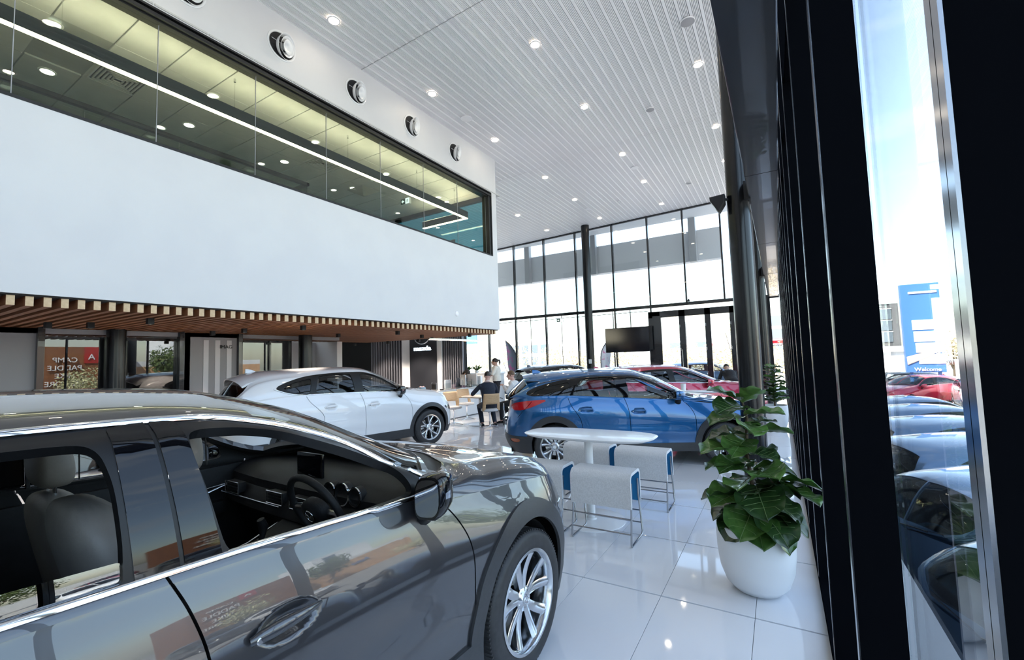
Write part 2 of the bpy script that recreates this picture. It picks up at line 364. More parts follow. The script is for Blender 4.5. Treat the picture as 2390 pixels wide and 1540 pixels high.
def make_wheel(name, parent, loc, r, w, rr, style, side, hi=True):
    """one wheel with its tyre, rim, spokes, hub and disc; axle along y, outer face at +y*side"""
    wh = MB(); N = 64 if hi else 28
    rot = Matrix.Translation(loc) @ Matrix.Rotation(-PI/2*side, 4, 'X')     # lathe axis z -> outward y
    h = w/2
    prof = [(rr*.97,-h*.85),(rr+.01,-h*.95),(r*.90,-h),(r*.975,-h*.86),(r,-h*.6)]
    if hi:
        for q in (-.38,0,.38): prof += [(r, h*q-.012),(r-.007,h*q-.008),(r-.007,h*q+.008),(r,h*q+.012)]
    prof += [(r,h*.6),(r*.975,h*.86),(r*.935,h*.97),(r*.90,h),(rr+.035,h*1.0),(rr+.012,h*.95),(rr*.985,h*.86)]
    wh.lathe(prof, N, mi=0, M=rot)
    tyre = wh.build(name, M['rubber'], parent, smooth=35)
    if hi:   # sidewall lugs of the tread
        tb = MB()
        for k in range(110):
            a = 2*PI*k/110; Mx = rot @ Matrix.Rotation(a, 4, 'Z')
            tb.box(r-.010, r+.0005, -.004, .004, -h*.86, -h*.5, M=Mx); tb.box(r-.010, r+.0005, -.004, .004, h*.5, h*.86, M=Mx)
        tr = tb.build('tread_block', M['rubber'], tyre); tr['kind'] = 'stuff'
    rm = MB()
    rm.lathe([(rr+.012,h*.90),(rr+.012,h*.99),(rr-.004,h*1.0),(rr-.012,h*.93),(rr-.02,h*.6),(rr-.03,-h*.2),(rr-.022,-h*.8),(rr-.002,-h*.85)], N, M=rot)
    ro = rm.build('rim', M['alu'], tyre, smooth=40)
    # brake disc and dark barrel back
    bk = MB(); bk.lathe([(.001,-h*.3),(rr-.035,-h*.3),(rr-.035,-h*.32),(.001,-h*.34)], N, M=rot); bk.build('wheel_well_plate', M['lining'], tyre, smooth=30)
    dk = MB(); dk.lathe([(.05,-h*.02),(rr*.66,-h*.02),(rr*.66,-h*.12),(.05,-h*.12)], N, M=rot)
    dk.build('brake_disc', M['steel'], tyre, smooth=30)
    z0 = h*.72; zr = h*.93
    def spoke(a, wa, wb, tw, ra=.05, rb=None, lift=0):
        rb = rb or rr-.008; rings = []
        for k in range(7):
            f = k/6; R = ra+(rb-ra)*f; ww = wa+(wb-wa)*f; an = a+tw*f; z = z0-.012+(zr-z0)*f - .02*math.sin(PI*f)*.6+lift
            c = Vector((R*math.cos(an), R*math.sin(an), z)); t = Vector((-math.sin(an), math.cos(an), 0))
            rings.append([c-t*ww-Vector((0,0,.035)), c-t*ww*.95-Vector((0,0,.004)), c-t*ww*.3+Vector((0,0,.003)), c+t*ww*.3+Vector((0,0,.003)), c+t*ww*.95-Vector((0,0,.004)), c+t*ww-Vector((0,0,.035))])
        rings = [[rot @ p for p in r_] for r_ in rings]
        return rings
    if style == 'vee10':
        for k in range(5):
            for sg in (-1,1):
                sp = MB(); sp.loft(spoke(2*PI*k/5+.31+sg*.17, .024, .031, sg*.145, .055)); sp.build('spoke', M['alu'], ro, smooth=35)
            # thin web between the two spokes
    else:
        for k in range(5):
            for sg in (-1,1):
                sp = MB(); sp.loft(spoke(2*PI*k/5+.2+sg*.05, .012, .016, sg*.24, .05)); sp.build('spoke', M['alu'], ro, smooth=35)
            sp = MB(); sp.loft(spoke(2*PI*k/5+.2, .022, .10 if hi else .09, 0, .05, rr-.02, -.018)); sp.build('spoke_infill', M['alu_dark'], ro, smooth=35)
    hb = MB(); hb.lathe([(.07,z0-.05),(.068,z0-.012),(.045,z0-.002),(.040,z0+.006),(.030,z0+.004),(.001,z0+.006)], 24, M=rot)
    hb.build('hub', M['alu'], ro, smooth=35)
    if hi:
        em = MB()
        ring = [(.026*math.cos(t), .020*math.sin(t), z0+.010) for t in np.linspace(0,2*PI,25)]
        em.tube([rot @ Vector(p) for p in ring], .002, 6)
        em.tube([rot @ Vector(p) for p in ((-.022,.008,z0+.010),(-.010,.004,z0+.010),(0,-.006,z0+.010),(.010,.004,z0+.010),(.022,.008,z0+.010))], .002, 6)
        em.build('wheel_emblem', M['chrome'], ro, smooth=True)
        for k in range(5):
            nb = MB(); a = 2*PI*k/5+.31+PI/5
            nb.lathe([(.010,z0-.03),(.010,z0-.008),(.006,z0-.004),(.001,z0-.004)], 8, c=(.052*math.cos(a), .052*math.sin(a), 0), M=rot)
            nb.build('wheel_nut', M['steel'], ro, smooth=True)
    return tyre

def build_car(c, root):
    """c: dict of curves; root: Empty. Builds all parts in car coordinates (x forward, right side = -y)."""
    K = Car(c); hi = c.get('hi', False); paint = c['paint']; WB = c['WB']; fine = c.get('step', .06); hub = c.get('hub', 0)
    R0 = c['arch_r']; R1 = R0+c.get('clad_w', .10); zh = c['tyre_r']
    sgn = {'right': -1, 'left': 1}
    # ---- region outlines in (x,z)
    zb = c.get('zbot', .24)
    def arch(xc, R, n=52, zc=None, sq=1.06):
        zc = zh if zc is None else zc
        a0 = -math.asin(min(.99,(zc-zb)/R)); al = np.linspace(PI-a0, a0, n)
        return [(xc+R*math.cos(t), zc+R*sq*math.sin(t) if math.sin(t) > 0 else zc+R*math.sin(t)) for t in al]
    gaps = [resample(smoothpoly(g, 3, False), .025) for g in c['gaps']]
    handles = c.get('handles', [])
    def disp(x, z):
        d = np.zeros_like(x*z*1.0)
        for (hx, hz) in handles:     # recessed bowl behind each handle
            q = ((x-hx)/.105)**2+((z-hz)/.052)**2; d = d-.045*np.clip(1-q, 0, 1)**1.3
        xx, zz = np.broadcast_arrays(x, z)
        return d
    # ---- lower body domain (a,z)
    na = int((K.amax-K.amin)/fine)+1
    A = np.linspace(K.amin, K.amax, na); topz = K.zsh(K.x_of_a(A))
    boundary = []
    # bottom edge with arches
    def toa(pl): return [(float(K.a_of_x(np.array([p[0]]))[0]), p[1]) for p in pl]
    fr, rr_ = toa(arch(hub, R0)), toa(arch(-WB, R0))
    bot = [(K.amin, zb)]+[(a, zb) for a in np.arange(K.amin+fine, rr_[0][0]-.02, fine)]+rr_+[(a, zb) for a in np.arange(rr_[-1][0]+fine, fr[0][0]-.02, fine)]+fr+[(a, zb) for a in np.arange(fr[-1][0]+fine, K.amax-.01, fine)]+[(K.amax, zb)]
    boundary = bot+resample([(K.amax, zb), (K.amax, topz[-1])], fine)[1:-1]+[(A[i], topz[i]) for i in range(na-1,-1,-1)]+resample([(K.amin, topz[0]), (K.amin, zb)], fine)[1:-1]
    sill = c.get('sill', .42)
    fc, rc = toa(arch(hub, R1)), toa(arch(-WB, R1))
    clad_line = [(K.amin, c.get('rclad', .55))]+resample([(K.amin, c.get('rclad', .55)), (rc[0][0]-.0, c.get('rclad', .55))], .08)[1:]
    # cladding = union of rings & bands, tested analytically
    lines = []
    for pl in (fc, rc): lines.append(([p for p in pl if p[1] > zb+.002], False))
    sl0, sl1 = rc[-1][0], fc[0][0]
    lines.append((resample([(sl0+.02, sill), (sl1-.02, sill)], .06), False))
    zf, zrr = c.get('fclad', .42), c.get('rclad', .55)
    lines.append((resample([(fc[-1][0]+.03, zf), (K.amax-.002, zf)], .06), False))
    lines.append((resample([(K.amin+.002, zrr), (rc[0][0]-.03, zrr)], .06), False))
    for dz_ in (.012,.03,.055,.085): lines.append(([(A[i], topz[i]-dz_) for i in range(1,na-1)], False))
    regions = dict(c.get('lights', {}))
    ex = []
    for nm, pl in regions.items():
        pl2 = resample(smoothpoly(pl[0], 1), .03, True); pl2 = toa(pl2) if pl[1] == 'x' else pl2
        pl2 = [(min(max(p[0], K.amin+.002), K.amax-.002), p[1]) for p in pl2]
        regions[nm] = (pl2, pl[1], pl[2]); lines.append((pl2, True))
    for g in gaps:
        ga = np.array(toa(g)); ga = ga[(ga[:,1] > zb+.01)]
        off = .004
        d = np.gradient(ga, axis=0); n = np.c_[-d[:,1], d[:,0]]/np.maximum(np.hypot(d[:,0], d[:,1]), 1e-6)[:,None]
        for o_ in (-off, off): lines.append(([tuple(p) for p in ga+n*o_], False))
    if hi:
        for (hx, hz) in handles:
            gx, gz = np.meshgrid(np.arange(hx-.12, hx+.12, .011), np.arange(hz-.06, hz+.06, .009)); ex.append(np.c_[gx.ravel(), gz.ravel()])
    exa = np.concatenate(ex) if ex else None
    # keep dense rows free of the coarse-grid rejection
    V2, T = cdt(boundary, lines, (fine, fine*.8), exa)
    V3 = K.side(V2[:,0], V2[:,1], disp); 
    cen = V2[T].mean(1); xc = np.interp(cen[:,0], K.ta, K.tx)
    def inring(xc_):
        pl = fc if xc_ == hub else rc
        return inpoly(cen[:,0], cen[:,1], pl)
    clad = inring(hub) | inring(-WB) | ((cen[:,1] < sill) & (cen[:,0] < sl1) & (cen[:,0] > sl0)) | ((cen[:,1] < zf) & (cen[:,0] > fc[-1][0]-.1)) | ((cen[:,1] < zrr) & (cen[:,0] < rc[0][0]+.1))
    if c.get('noclad'): clad = cen[:,1] < .30
    lab = np.zeros(len(T), int); names = {}
    for i, (nm, pl) in enumerate(regions.items()): q = inpoly(cen[:,0], cen[:,1], pl[0]); lab[q] = 10+i; names[10+i] = nm; clad &= ~q
    # door regions
    slit = np.zeros(len(T), bool)
    for g in gaps:
        ga = np.array(toa(g))
        for i in range(len(ga)-1):
            A_ = ga[i]; Bv = ga[i+1]-A_; L2 = Bv@Bv; tt = np.clip((cen-A_)@Bv/L2, 0, 1); slit |= np.hypot(*(cen-A_-tt[:,None]*Bv).T) < .0036
    lab[slit & ~clad] = 99
    doors = {}
    def gx_(k, z):
        g = np.array(gaps[k]); o_ = np.argsort(g[:,1]); ga = K.a_of_x(g[o_,0]); return np.interp(z, g[o_,1], ga)
    for i, (nm, (k0, k1)) in enumerate(c['doors'].items()):
        q = (cen[:,0] > gx_(k0, cen[:,1])) & (cen[:,0] < gx_(k1, cen[:,1])) & (lab == 0) & ~clad; lab[q] = 30+i; doors[30+i] = nm
    N3 = vnormals(V3, T)
    cl_v = np.unique(T[clad]); V3c = V3.copy(); V3c[cl_v] += N3[cl_v]*c.get('clad_out', .014)
    e_ = .006
    def anal(fn, p, q, ep, eq):
        d1 = fn(p+ep, q)-fn(p-ep, q); d2 = fn(p, q+eq)-fn(p, q-eq); n = np.cross(d1, d2); n /= np.maximum(np.linalg.norm(n, axis=1), 1e-9)[:,None]; return n
    Na = anal(lambda a, z: K.side(np.clip(a, K.amin, K.amax), z, disp), V2[:,0], V2[:,1], .012, .004)
    Na *= np.where(Na[:,1] < 0, -1, 1)[:,None]*np.where(np.abs(V3[:,1:2]) > .03, 1, 1)
    seam = V2[:,1] > K.zsh(np.interp(V2[:,0], K.ta, K.tx))-.0015
    xs1 = np.interp(V2[:,0], K.ta, K.tx); Nt = anal(lambda x, t: K.top(np.clip(x, K.xr, K.xf), t), xs1, np.full_like(xs1, .03), .012, .02); Nt *= np.where(Nt[:,2] < 0, -1, 1)[:,None]
    Na[seam] = Na[seam]+Nt[seam]; Na /= np.maximum(np.linalg.norm(Na, axis=1), 1e-9)[:,None]
    V3 = V3.copy()
    body_V = []; body_T = []; body_N = []; off = 0
    body_parts = []
    for sd, sg in sgn.items():
        if sg > 0: VV, TT = V3, T[:,::-1]
        else: VV, TT = V3*np.array([1,-1,1]), T
        # orientation check
        if np.mean(np.cross(VV[TT[:,1]]-VV[TT[:,0]], VV[TT[:,2]]-VV[TT[:,0]])[:,1])*sg < 0: TT = TT[:,::-1]
        NN = vnormals(VV, TT); NA = Na*np.array([1,sg,1]); ok_ = (NN*NA).sum(1) > .5; NN[ok_] = NA[ok_]
        VC = VV+np.where(np.isin(np.arange(len(VV)), cl_v)[:,None], NN*c.get('clad_out', .014), 0)
        NC = vnormals(VC, TT[clad])
        m0 = (lab == 0) & ~clad
        body_V.append(VV); body_T.append(TT[m0]+off); body_N.append(NN); off += len(VV)
        npmesh('lower_cladding', VC, TT[clad], NC, [M['cladding'], M['lining']], root, .02)
        for k, nm in names.items():
            if (lab == k).any():
                pl = regions[nm]; o = npmesh(nm.split('#')[0].replace('_low',''), VV+NN*.004, TT[lab == k], NN, pl[2] if isinstance(pl[2], list) else [pl[2], M['lining']], root, .02)
        for k, nm in doors.items():
            if (lab == k).any():
                d = npmesh(nm, VV, TT[lab == k], NN, [paint, M['lining']], root, .025); body_parts.append((sd, nm, d))
    # ---- upper surface domain (x,t)
    xs_ = K.x_of_a(A)
    bd = [(x, 0.) for x in xs_]+resample([(xs_[-1], 0.), (xs_[-1], 3.)], .12)[1:-1]+[(x, 3.) for x in xs_[::-1]]+resample([(xs_[0], 3.), (xs_[0], 0.)], .12)[1:-1]
    lines = []; wreg = {}
    def tot(pl):
        p = np.array(pl); return [tuple(q) for q in np.c_[p[:,0], np.clip(K.glass_t(p[:,0], p[:,1]), 1.0, 2.02)]]
    for nm, pl in c['windows'].items():
        q = resample(smoothpoly(pl, c.get('wsm', 3), True, .006 if 'trim' in nm or 'door_glass_low' in nm else .03), .035, True); q = tot(q); wreg[nm] = q; lines.append((q, True))
    frame = resample(smoothpoly(c['frame'], 2), .035, True); frame = tot(frame); lines.append((frame, True))
    for nm, pl in c['screens'].items():      # windscreen, rear screen in (x,t)
        q = resample(pl, .06, True); wreg[nm] = q; lines.append((q, True))
    slits = []
    for g in gaps[:c.get('nslit', 2)]:
        p = min(g, key=lambda q: abs(q[1]-float(K.zsh(q[0])))); x0 = p[0]; sl_ = [(x0+.004, -.01), (x0-.004, -.01), (x0-.018, 1.0), (x0-.010, 1.0)]
        if x0 > -.9*WB/2.93*1.0 and False: continue
        slits.append(sl_); lines.append((resample(sl_, .15, True), True))
    V2, T = cdt(bd, lines, (fine, .085), None)
    V3 = K.top(V2[:,0], V2[:,1]); cen = V2[T].mean(1)
    Nt_ = anal(lambda x, t: K.top(np.clip(x, K.xr, K.xf), np.clip(t, 0, 3)), V2[:,0], V2[:,1], .012, .025); Nt_ *= np.where(Nt_[:,2] < 0, -1, 1)[:,None]
    sm_ = V2[:,1] < .001; a2 = K.a_of_x(V2[:,0]); Nl = anal(lambda a, z: K.side(np.clip(a, K.amin, K.amax), z, None), a2, K.zsh(V2[:,0])-.004, .012, .004); Nl *= np.where(Nl[:,1] < 0, -1, 1)[:,None]
    Nt_[sm_] = Nt_[sm_]+Nl[sm_]; Nt_ /= np.maximum(np.linalg.norm(Nt_, axis=1), 1e-9)[:,None]
    lab = np.zeros(len(T), int); nm_of = {}
    for sl_ in slits: lab[inpoly(cen[:,0], cen[:,1], sl_)] = 99
    q = inpoly(cen[:,0], cen[:,1], frame); lab[q] = 1
    for i, (nm, pl) in enumerate(wreg.items()): q = inpoly(cen[:,0], cen[:,1], pl); lab[q] = 10+i; nm_of[10+i] = nm
    for sd, sg in sgn.items():
        VV = V3*np.array([1,sg,1]); TT = T
        if np.mean(np.cross(VV[TT[:,1]]-VV[TT[:,0]], VV[TT[:,2]]-VV[TT[:,0]])[:,2]) < 0: TT = TT[:,::-1]
        NN = vnormals(VV, TT); NA = Nt_*np.array([1,sg,1]); ok_ = (NN*NA).sum(1) > .5; NN[ok_] = NA[ok_]; ed = V2[:,1] > 2.999; NN[ed, 1] = 0; NN /= np.maximum(np.linalg.norm(NN, axis=1), 1e-9)[:,None]
        body_V.append(VV); body_T.append(TT[lab == 0]+off); body_N.append(NN); off += len(VV)
        fm = npmesh('window_frame', VV+NN*.003, TT[lab == 1], NN, [c.get('frame_mat', M['trim_black']), M['lining']], root, .035)
        for k, nm in nm_of.items():
            if (lab == k).any() and not (nm in ('windscreen','rear_screen') and False):
                gm = c['glassm'].get(nm, M['tint_glass'])
                if gm is None: continue
                npmesh(nm.split('#')[0].replace('_low',''), VV+NN*(.006 if 'trim' in nm else -.008), TT[lab == k], NN, gm, root)
    npmesh('body_shell', np.concatenate(body_V), np.concatenate(body_T), np.concatenate(body_N), [paint, M['lining']], root, .03)
    # ---- under tray and wheel housings
    ut = MB(); ut.box(K.xr+.12, K.xf-.15, -K.W*.62, K.W*.62, zb-.02, zb+.25); ut.build('under_tray', M['lining'], root)
    fl = MB(); fl.box(-WB+.45, hub-.45, -K.W*.9, K.W*.9, zb+.02, zb+.10); fl.build('floor_pan', M['lining'], root)
    for xc_ in (hub, -WB):
        for sg in (-1, 1):
            wl = MB(); ring = lambda y, R: [(xc_+R*math.cos(t), y, zh+R*math.sin(t)*1.05) for t in np.linspace(-.35, PI+.35, 22)]
            wl.loft([ring(sg*(K.W*.93), R0-.012), ring(sg*(K.W*.60), R0-.012)], False, False); 
            rg = ring(sg*K.W*.60, R0-.012); wl.add(rg, [tuple(range(len(rg)))])
            wl.build('wheel_arch_liner', M['lining'], root, fix=False)
            make_wheel('wheel', root, Vector((xc_, sg*(c['wheel_y']), zh)), c['tyre_r'], c.get('tyre_w', .235), c['rim_r'], c.get('wheel', 'vee10'), sg, hi or c.get('hiw', False))
    # ---- chrome strips following the window surround
    for nm, pl, w_, th_, mm in c.get('strips', []):
        pts = resample(smoothpoly(pl, 2, False), .05); p = np.array(pts)
        for sg in (-1, 1):
            q0 = K.top(p[:,0], np.clip(K.glass_t(p[:,0], p[:,1]), .9, 2.05)); q0[:,1] *= sg
            e = 1e-3
            qa = K.top(p[:,0]+e, np.clip(K.glass_t(p[:,0], p[:,1]), .9, 2.05)); qb = K.top(p[:,0], np.clip(K.glass_t(p[:,0], p[:,1]), .9, 2.05)+e*8)
            qa[:,1] *= sg; qb[:,1] *= sg; n = np.cross(qa-q0, qb-q0); n /= np.linalg.norm(n, axis=1)[:,None]; n *= np.sign(n[:,1]*sg)[:,None]
            rb = MB(); rb.loft(ribbon(q0+n*.004, n, w_, th_)); rb.build(nm, mm, root, smooth=50)
    # ---- door mirrors
    mp_ = c['mirror']
    for sg in (-1, 1):
        base = K.glass_pt(np.array([mp_[0]]), np.array([mp_[1]-.13]))[0]; cx, cy, cz = mp_[0], sg*(base[1]+mp_[2]), mp_[1]
        hs = MB(); rings = []
        for k, (dx, sy, sz) in enumerate([(-.045,.92,.92),(-.03,1,1),(.02,1,1),(.07,.9,.88),(.11,.6,.62),(.135,.15,.2)]):
            rings.append([(cx+dx+(.035*math.cos(t)*0), cy+sg*(mp_[3]*sy*.5*np.sign(math.cos(t))*abs(math.cos(t))**.62) - sg*dx*.25, cz+mp_[4]*.5*sz*np.sign(math.sin(t))*abs(math.sin(t))**.62+ (.02*math.cos(t))) for t in np.linspace(0, 2*PI, 24, endpoint=False)])
        hs.loft(rings); h = hs.build('mirror_housing', c.get('mirror_mat', paint), root, smooth=50)
        gl = MB(); rg = [(cx-.047, cy+sg*(mp_[3]*.84*.5*np.sign(math.cos(t))*abs(math.cos(t))**.62)+sg*.011, cz+mp_[4]*.5*.8*np.sign(math.sin(t))*abs(math.sin(t))**.62+(.016*math.cos(t))) for t in np.linspace(0, 2*PI, 24, endpoint=False)]
        gl.add(rg, [tuple(range(24))]); gl.add([(p[0]+.006, p[1], p[2]) for p in rg], [tuple(range(24))]); gl.build('mirror_glass', M['mirror'], h)
        st = MB(); st.tube([(mp_[0]+.04, sg*(base[1]-.02), mp_[1]-.15), (cx+.03, cy-sg*.05, cz-mp_[4]*.5+.02)], [(.035,.05),(.03,.045)], 10); st.build('mirror_foot', M['trim_black'], h, smooth=50)
        tn = MB(); tn.loft([[(cx+dx, cy+sg*(mp_[3]*.5*f*1.0)-sg*dx*.25, cz+.01+dz) for dx, dz in ((-.01,.012),(.03,.016),(.03,-.016),(-.01,-.012))] for f in (.2,.7,1.02)]); tn.build('indicator_lens', M['lens_clear'], h)
    # ---- handles
    for sg in (-1, 1):
        for (hx, hz) in handles:
            y = sg*(float(K.side(np.array([hx]), np.array([hz]))[0,1]))
            hd = MB(); pts = []
            for k in range(9):
                f = k/8; x = hx-.125+.225*f; dz = .010-.028*0+ .012*(f-.5); pts.append((x, y+sg*(.012+.022*math.sin(PI*min(1,f*1.0))), hz+dz+ .01*math.sin(PI*f)))
            rad = [(.012,.010),(.019,.014),(.021,.015),(.021,.015),(.019,.014),(.017,.013),(.015,.012),(.012,.010),(.006,.006)]
            hd.tube(pts, rad, 12, up=(0,0,1)); h = hd.build('door_handle', c.get('handle_mat', paint), root, smooth=60)
            ck = MB(); ck.lathe([(.011,0),(.011,.004),(.008,.006),(.001,.006)], 14, M=Matrix.Translation((hx-.105, y+sg*.026, hz+.004)) @ Matrix.Rotation(-PI/2*sg, 4, 'X')); ck.build('key_lock', M['steel'], h, smooth=30)
    # ---- roof rails, fin, spoiler, wiper, plate
    if c.get('rails'):
        for sg in (-1, 1):
            xr_ = np.linspace(c['rails'][0], c['rails'][1], 18); q = K.top(xr_, np.full_like(xr_, 2.16)); q[:,1] *= sg
            pts = [tuple(p+np.array([0,0,.028*min(1, 4*min(i,17-i)/17)])) for i, p in enumerate(q)]
            rl = MB(); rl.tube(pts, .013, 8); rl.build('roof_rail', c.get('rail_mat', M['black_metal']), root, smooth=50)
    if c.get('fin'):
        fx = c['fin']; z0 = float(K.top(np.array([fx]), np.array([3.]))[0,2]); fn = MB()
        fn.loft([[(fx-.10+dx0, -w_, z0-.012+hz), (fx-.10+dx0, w_, z0-.012+hz), (fx+L_, w_*.2, z0-.012+hz), (fx+L_, -w_*.2, z0-.012+hz)] for hz, w_, dx0, L_ in ((0,.03,0,.10),(.03,.018,.004,.05),(.055,.008,.005,.0),(.068,.003,.006,-.06))])
        fn.build('antenna_fin', paint, root, smooth=40)
    if c.get('spoiler'):
        sx, sz, sw = c['spoiler']; sp = MB(); rings = []
        x0 = sx+.34
        for f in np.linspace(-1, 1, 17):
            q = K.top(np.array([x0, x0-.10]), np.array([3-.93*abs(f)]*2)); y = q[0,1]*np.sign(f); zz = q[0,2]; sl = (q[0,2]-q[1,2])*.75
            L_ = .27-.08*f*f
            rings.append([(x0, y, zz+.004), (x0-.12, y*.99, zz-sl*1.0+.008), (x0-L_, y*.96, zz-sl*2.2), (x0-L_+.01, y*.96, zz-sl*2.2-.016), (x0-.12, y*.99, zz-sl*1.2-.03), (x0, y, zz-.03)])
        sp.loft(rings); sp.build('rear_spoiler', c.get('spoiler_mat', paint), root, smooth=40)
    if c.get('wiper'):
        wp = MB(); x0, z0 = c['wiper']; wp.tube([(x0-.03,0,z0),(x0-.05,-.18,z0+.03),(x0-.045,-.36,z0+.045)], .008, 6); wp.build('rear_wiper', M['trim_black'], root, smooth=40)
    # ---- front face: grille, bumper intake, plate, badge
    g = c.get('grille')
    if g:
        gx, gz0, gz1, gw = g; gr = MB(); zc_ = (gz0+gz1)/2
        for i in range(6):
            z = gz0+(gz1-gz0)*(i+.5)/6; wz = gw*(1-.35*(1-i/5))
            gr.box(gx-.03, gx+.02, -wz, wz, z-.008, z+.008)
        gr.build('grille', M['alu_dark'], root)
        bg_ = MB(); bg_.box(gx-.10, gx-.02, -gw*.9, gw*.9, gz0, gz1); bg_.build('grille_backing', M['lining'], root)
        rg = MB(); pl = [(gw*1.02*math.cos(t)*(1 if math.sin(t) > 0 else .7), zc_+(gz1-gz0)*.56*np.sign(math.sin(t))*abs(math.sin(t))**.7) for t in np.linspace(0, 2*PI, 40)]
        rg.tube([(gx+.012-.16*abs(p[0]/gw)**2*.3, p[0], p[1]) for p in pl], .012, 8); rg.build('grille_surround', M['chrome'], root, smooth=60)
    bd_ = c.get('badges', [])
    for (bx_, bz_, sc_, ax_) in bd_:
        em = MB(); f_ = 1 if ax_ > 0 else -1
        ring = [(bx_, .062*sc_*math.cos(t), bz_+.048*sc_*math.sin(t)) for t in np.linspace(0, 2*PI, 33)]
        em.tube(ring, .006*sc_, 8)
        em.tube([(bx_, y*sc_, bz_+z*sc_) for y, z in ((-.055,.022),(-.035,.012),(-.012,-.002),(0,-.014),(.012,-.002),(.035,.012),(.055,.022))], .005*sc_, 8)
        em.build('emblem', M['chrome'], root, smooth=60)
    if c.get('plate'):
        px_, pz_, tx_ = c['plate']; s_ = 1 if px_ > 0 else -1
        pb = MB(); pb.bbox(px_-.008, px_+.008, -.19, .19, pz_-.065, pz_+.065, .006); p_ = pb.build('number_plate', M['plate'], root)
        text_obj('plate_lettering', tx_, .085, M['white_print'], (px_+s_*.010, .0, pz_-.03), (PI/2, 0, PI/2 if s_ > 0 else -PI/2), p_, .002)
    return K

def text_obj(name, txt, size, m, loc, rot, parent=None, ext=.004, align='CENTER', xs=1.0, bold=0):
    cu = bpy.data.curves.new(name, 'FONT'); cu.body = txt; cu.size = size; cu.extrude = ext; cu.align_x = align; cu.offset = bold
    tmp = bpy.data.objects.new(name, cu); COL.objects.link(tmp)
    me = bpy.data.meshes.new_from_object(tmp)
    bpy.data.objects.remove(tmp); me.name = name; me.materials.clear(); me.materials.append(m)
    o = bpy.data.objects.new(name, me); COL.objects.link(o); o.location = loc; o.rotation_euler = rot; o.scale = (xs,1,1)
    if parent is not None: o.parent = parent
    return o
def carpaint(name, col, metal=.55, rough=.28, flake=True):
    m = mat(name, col, rough, metal, coat=1.0)
    P(m, **{'Coat IOR': 1.6, 'Coat Roughness': .015})
    return m
M['mirror'] = mat('mirror_dark_reflection', (.30,.31,.33), .02, 1)  # reflection of the dark car side is put into this darkened tint
M['lens_clear'] = mat('clear_lens', (.30,.34,.40), .05, .7, coat=1)
M['lens_red'] = mat('red_lens', (.42,.006,.012), .08, 0, coat=1)
M['lens_amber'] = mat('amber_lens', (.35,.07,.01), .12, 0, coat=.6)
M['plate'] = mat('number_plate_black', (.01,.01,.012), .3)
M['white_print'] = mat('white_print', (.85,.85,.85), .4)
M['leather'] = noisy(mat('stone_leather', (.20,.185,.17), .5), (.175,.16,.15), 8, bump=.3, bscale=90)
M['leather_dark'] = noisy(mat('dark_leather', (.008,.008,.0085), .6, spec=.3), (.011,.011,.0115), 12, bump=.3, bscale=120)
M['grey_paint'] = carpaint('graphite_metallic', (.062,.063,.070), .75, .30)
M['white_paint'] = carpaint('pearl_white', (.80,.80,.82), 0, .25)
M['blue_paint'] = carpaint('bright_blue_metallic', (.004,.10,.285), .6, .28)
M['red_paint'] = carpaint('soul_red', (.42,.01,.045), .45, .30)
M['black_paint'] = carpaint('jet_black', (.012,.013,.016), .2, .2)
M['silver_paint'] = carpaint('ice_blue_silver', (.09,.17,.28), .75, .3)
def base_cfg(s=1.0): pass
M['lowered_glass'] = glass('lowered_door_glass', (.25,.27,.28), 2.3)
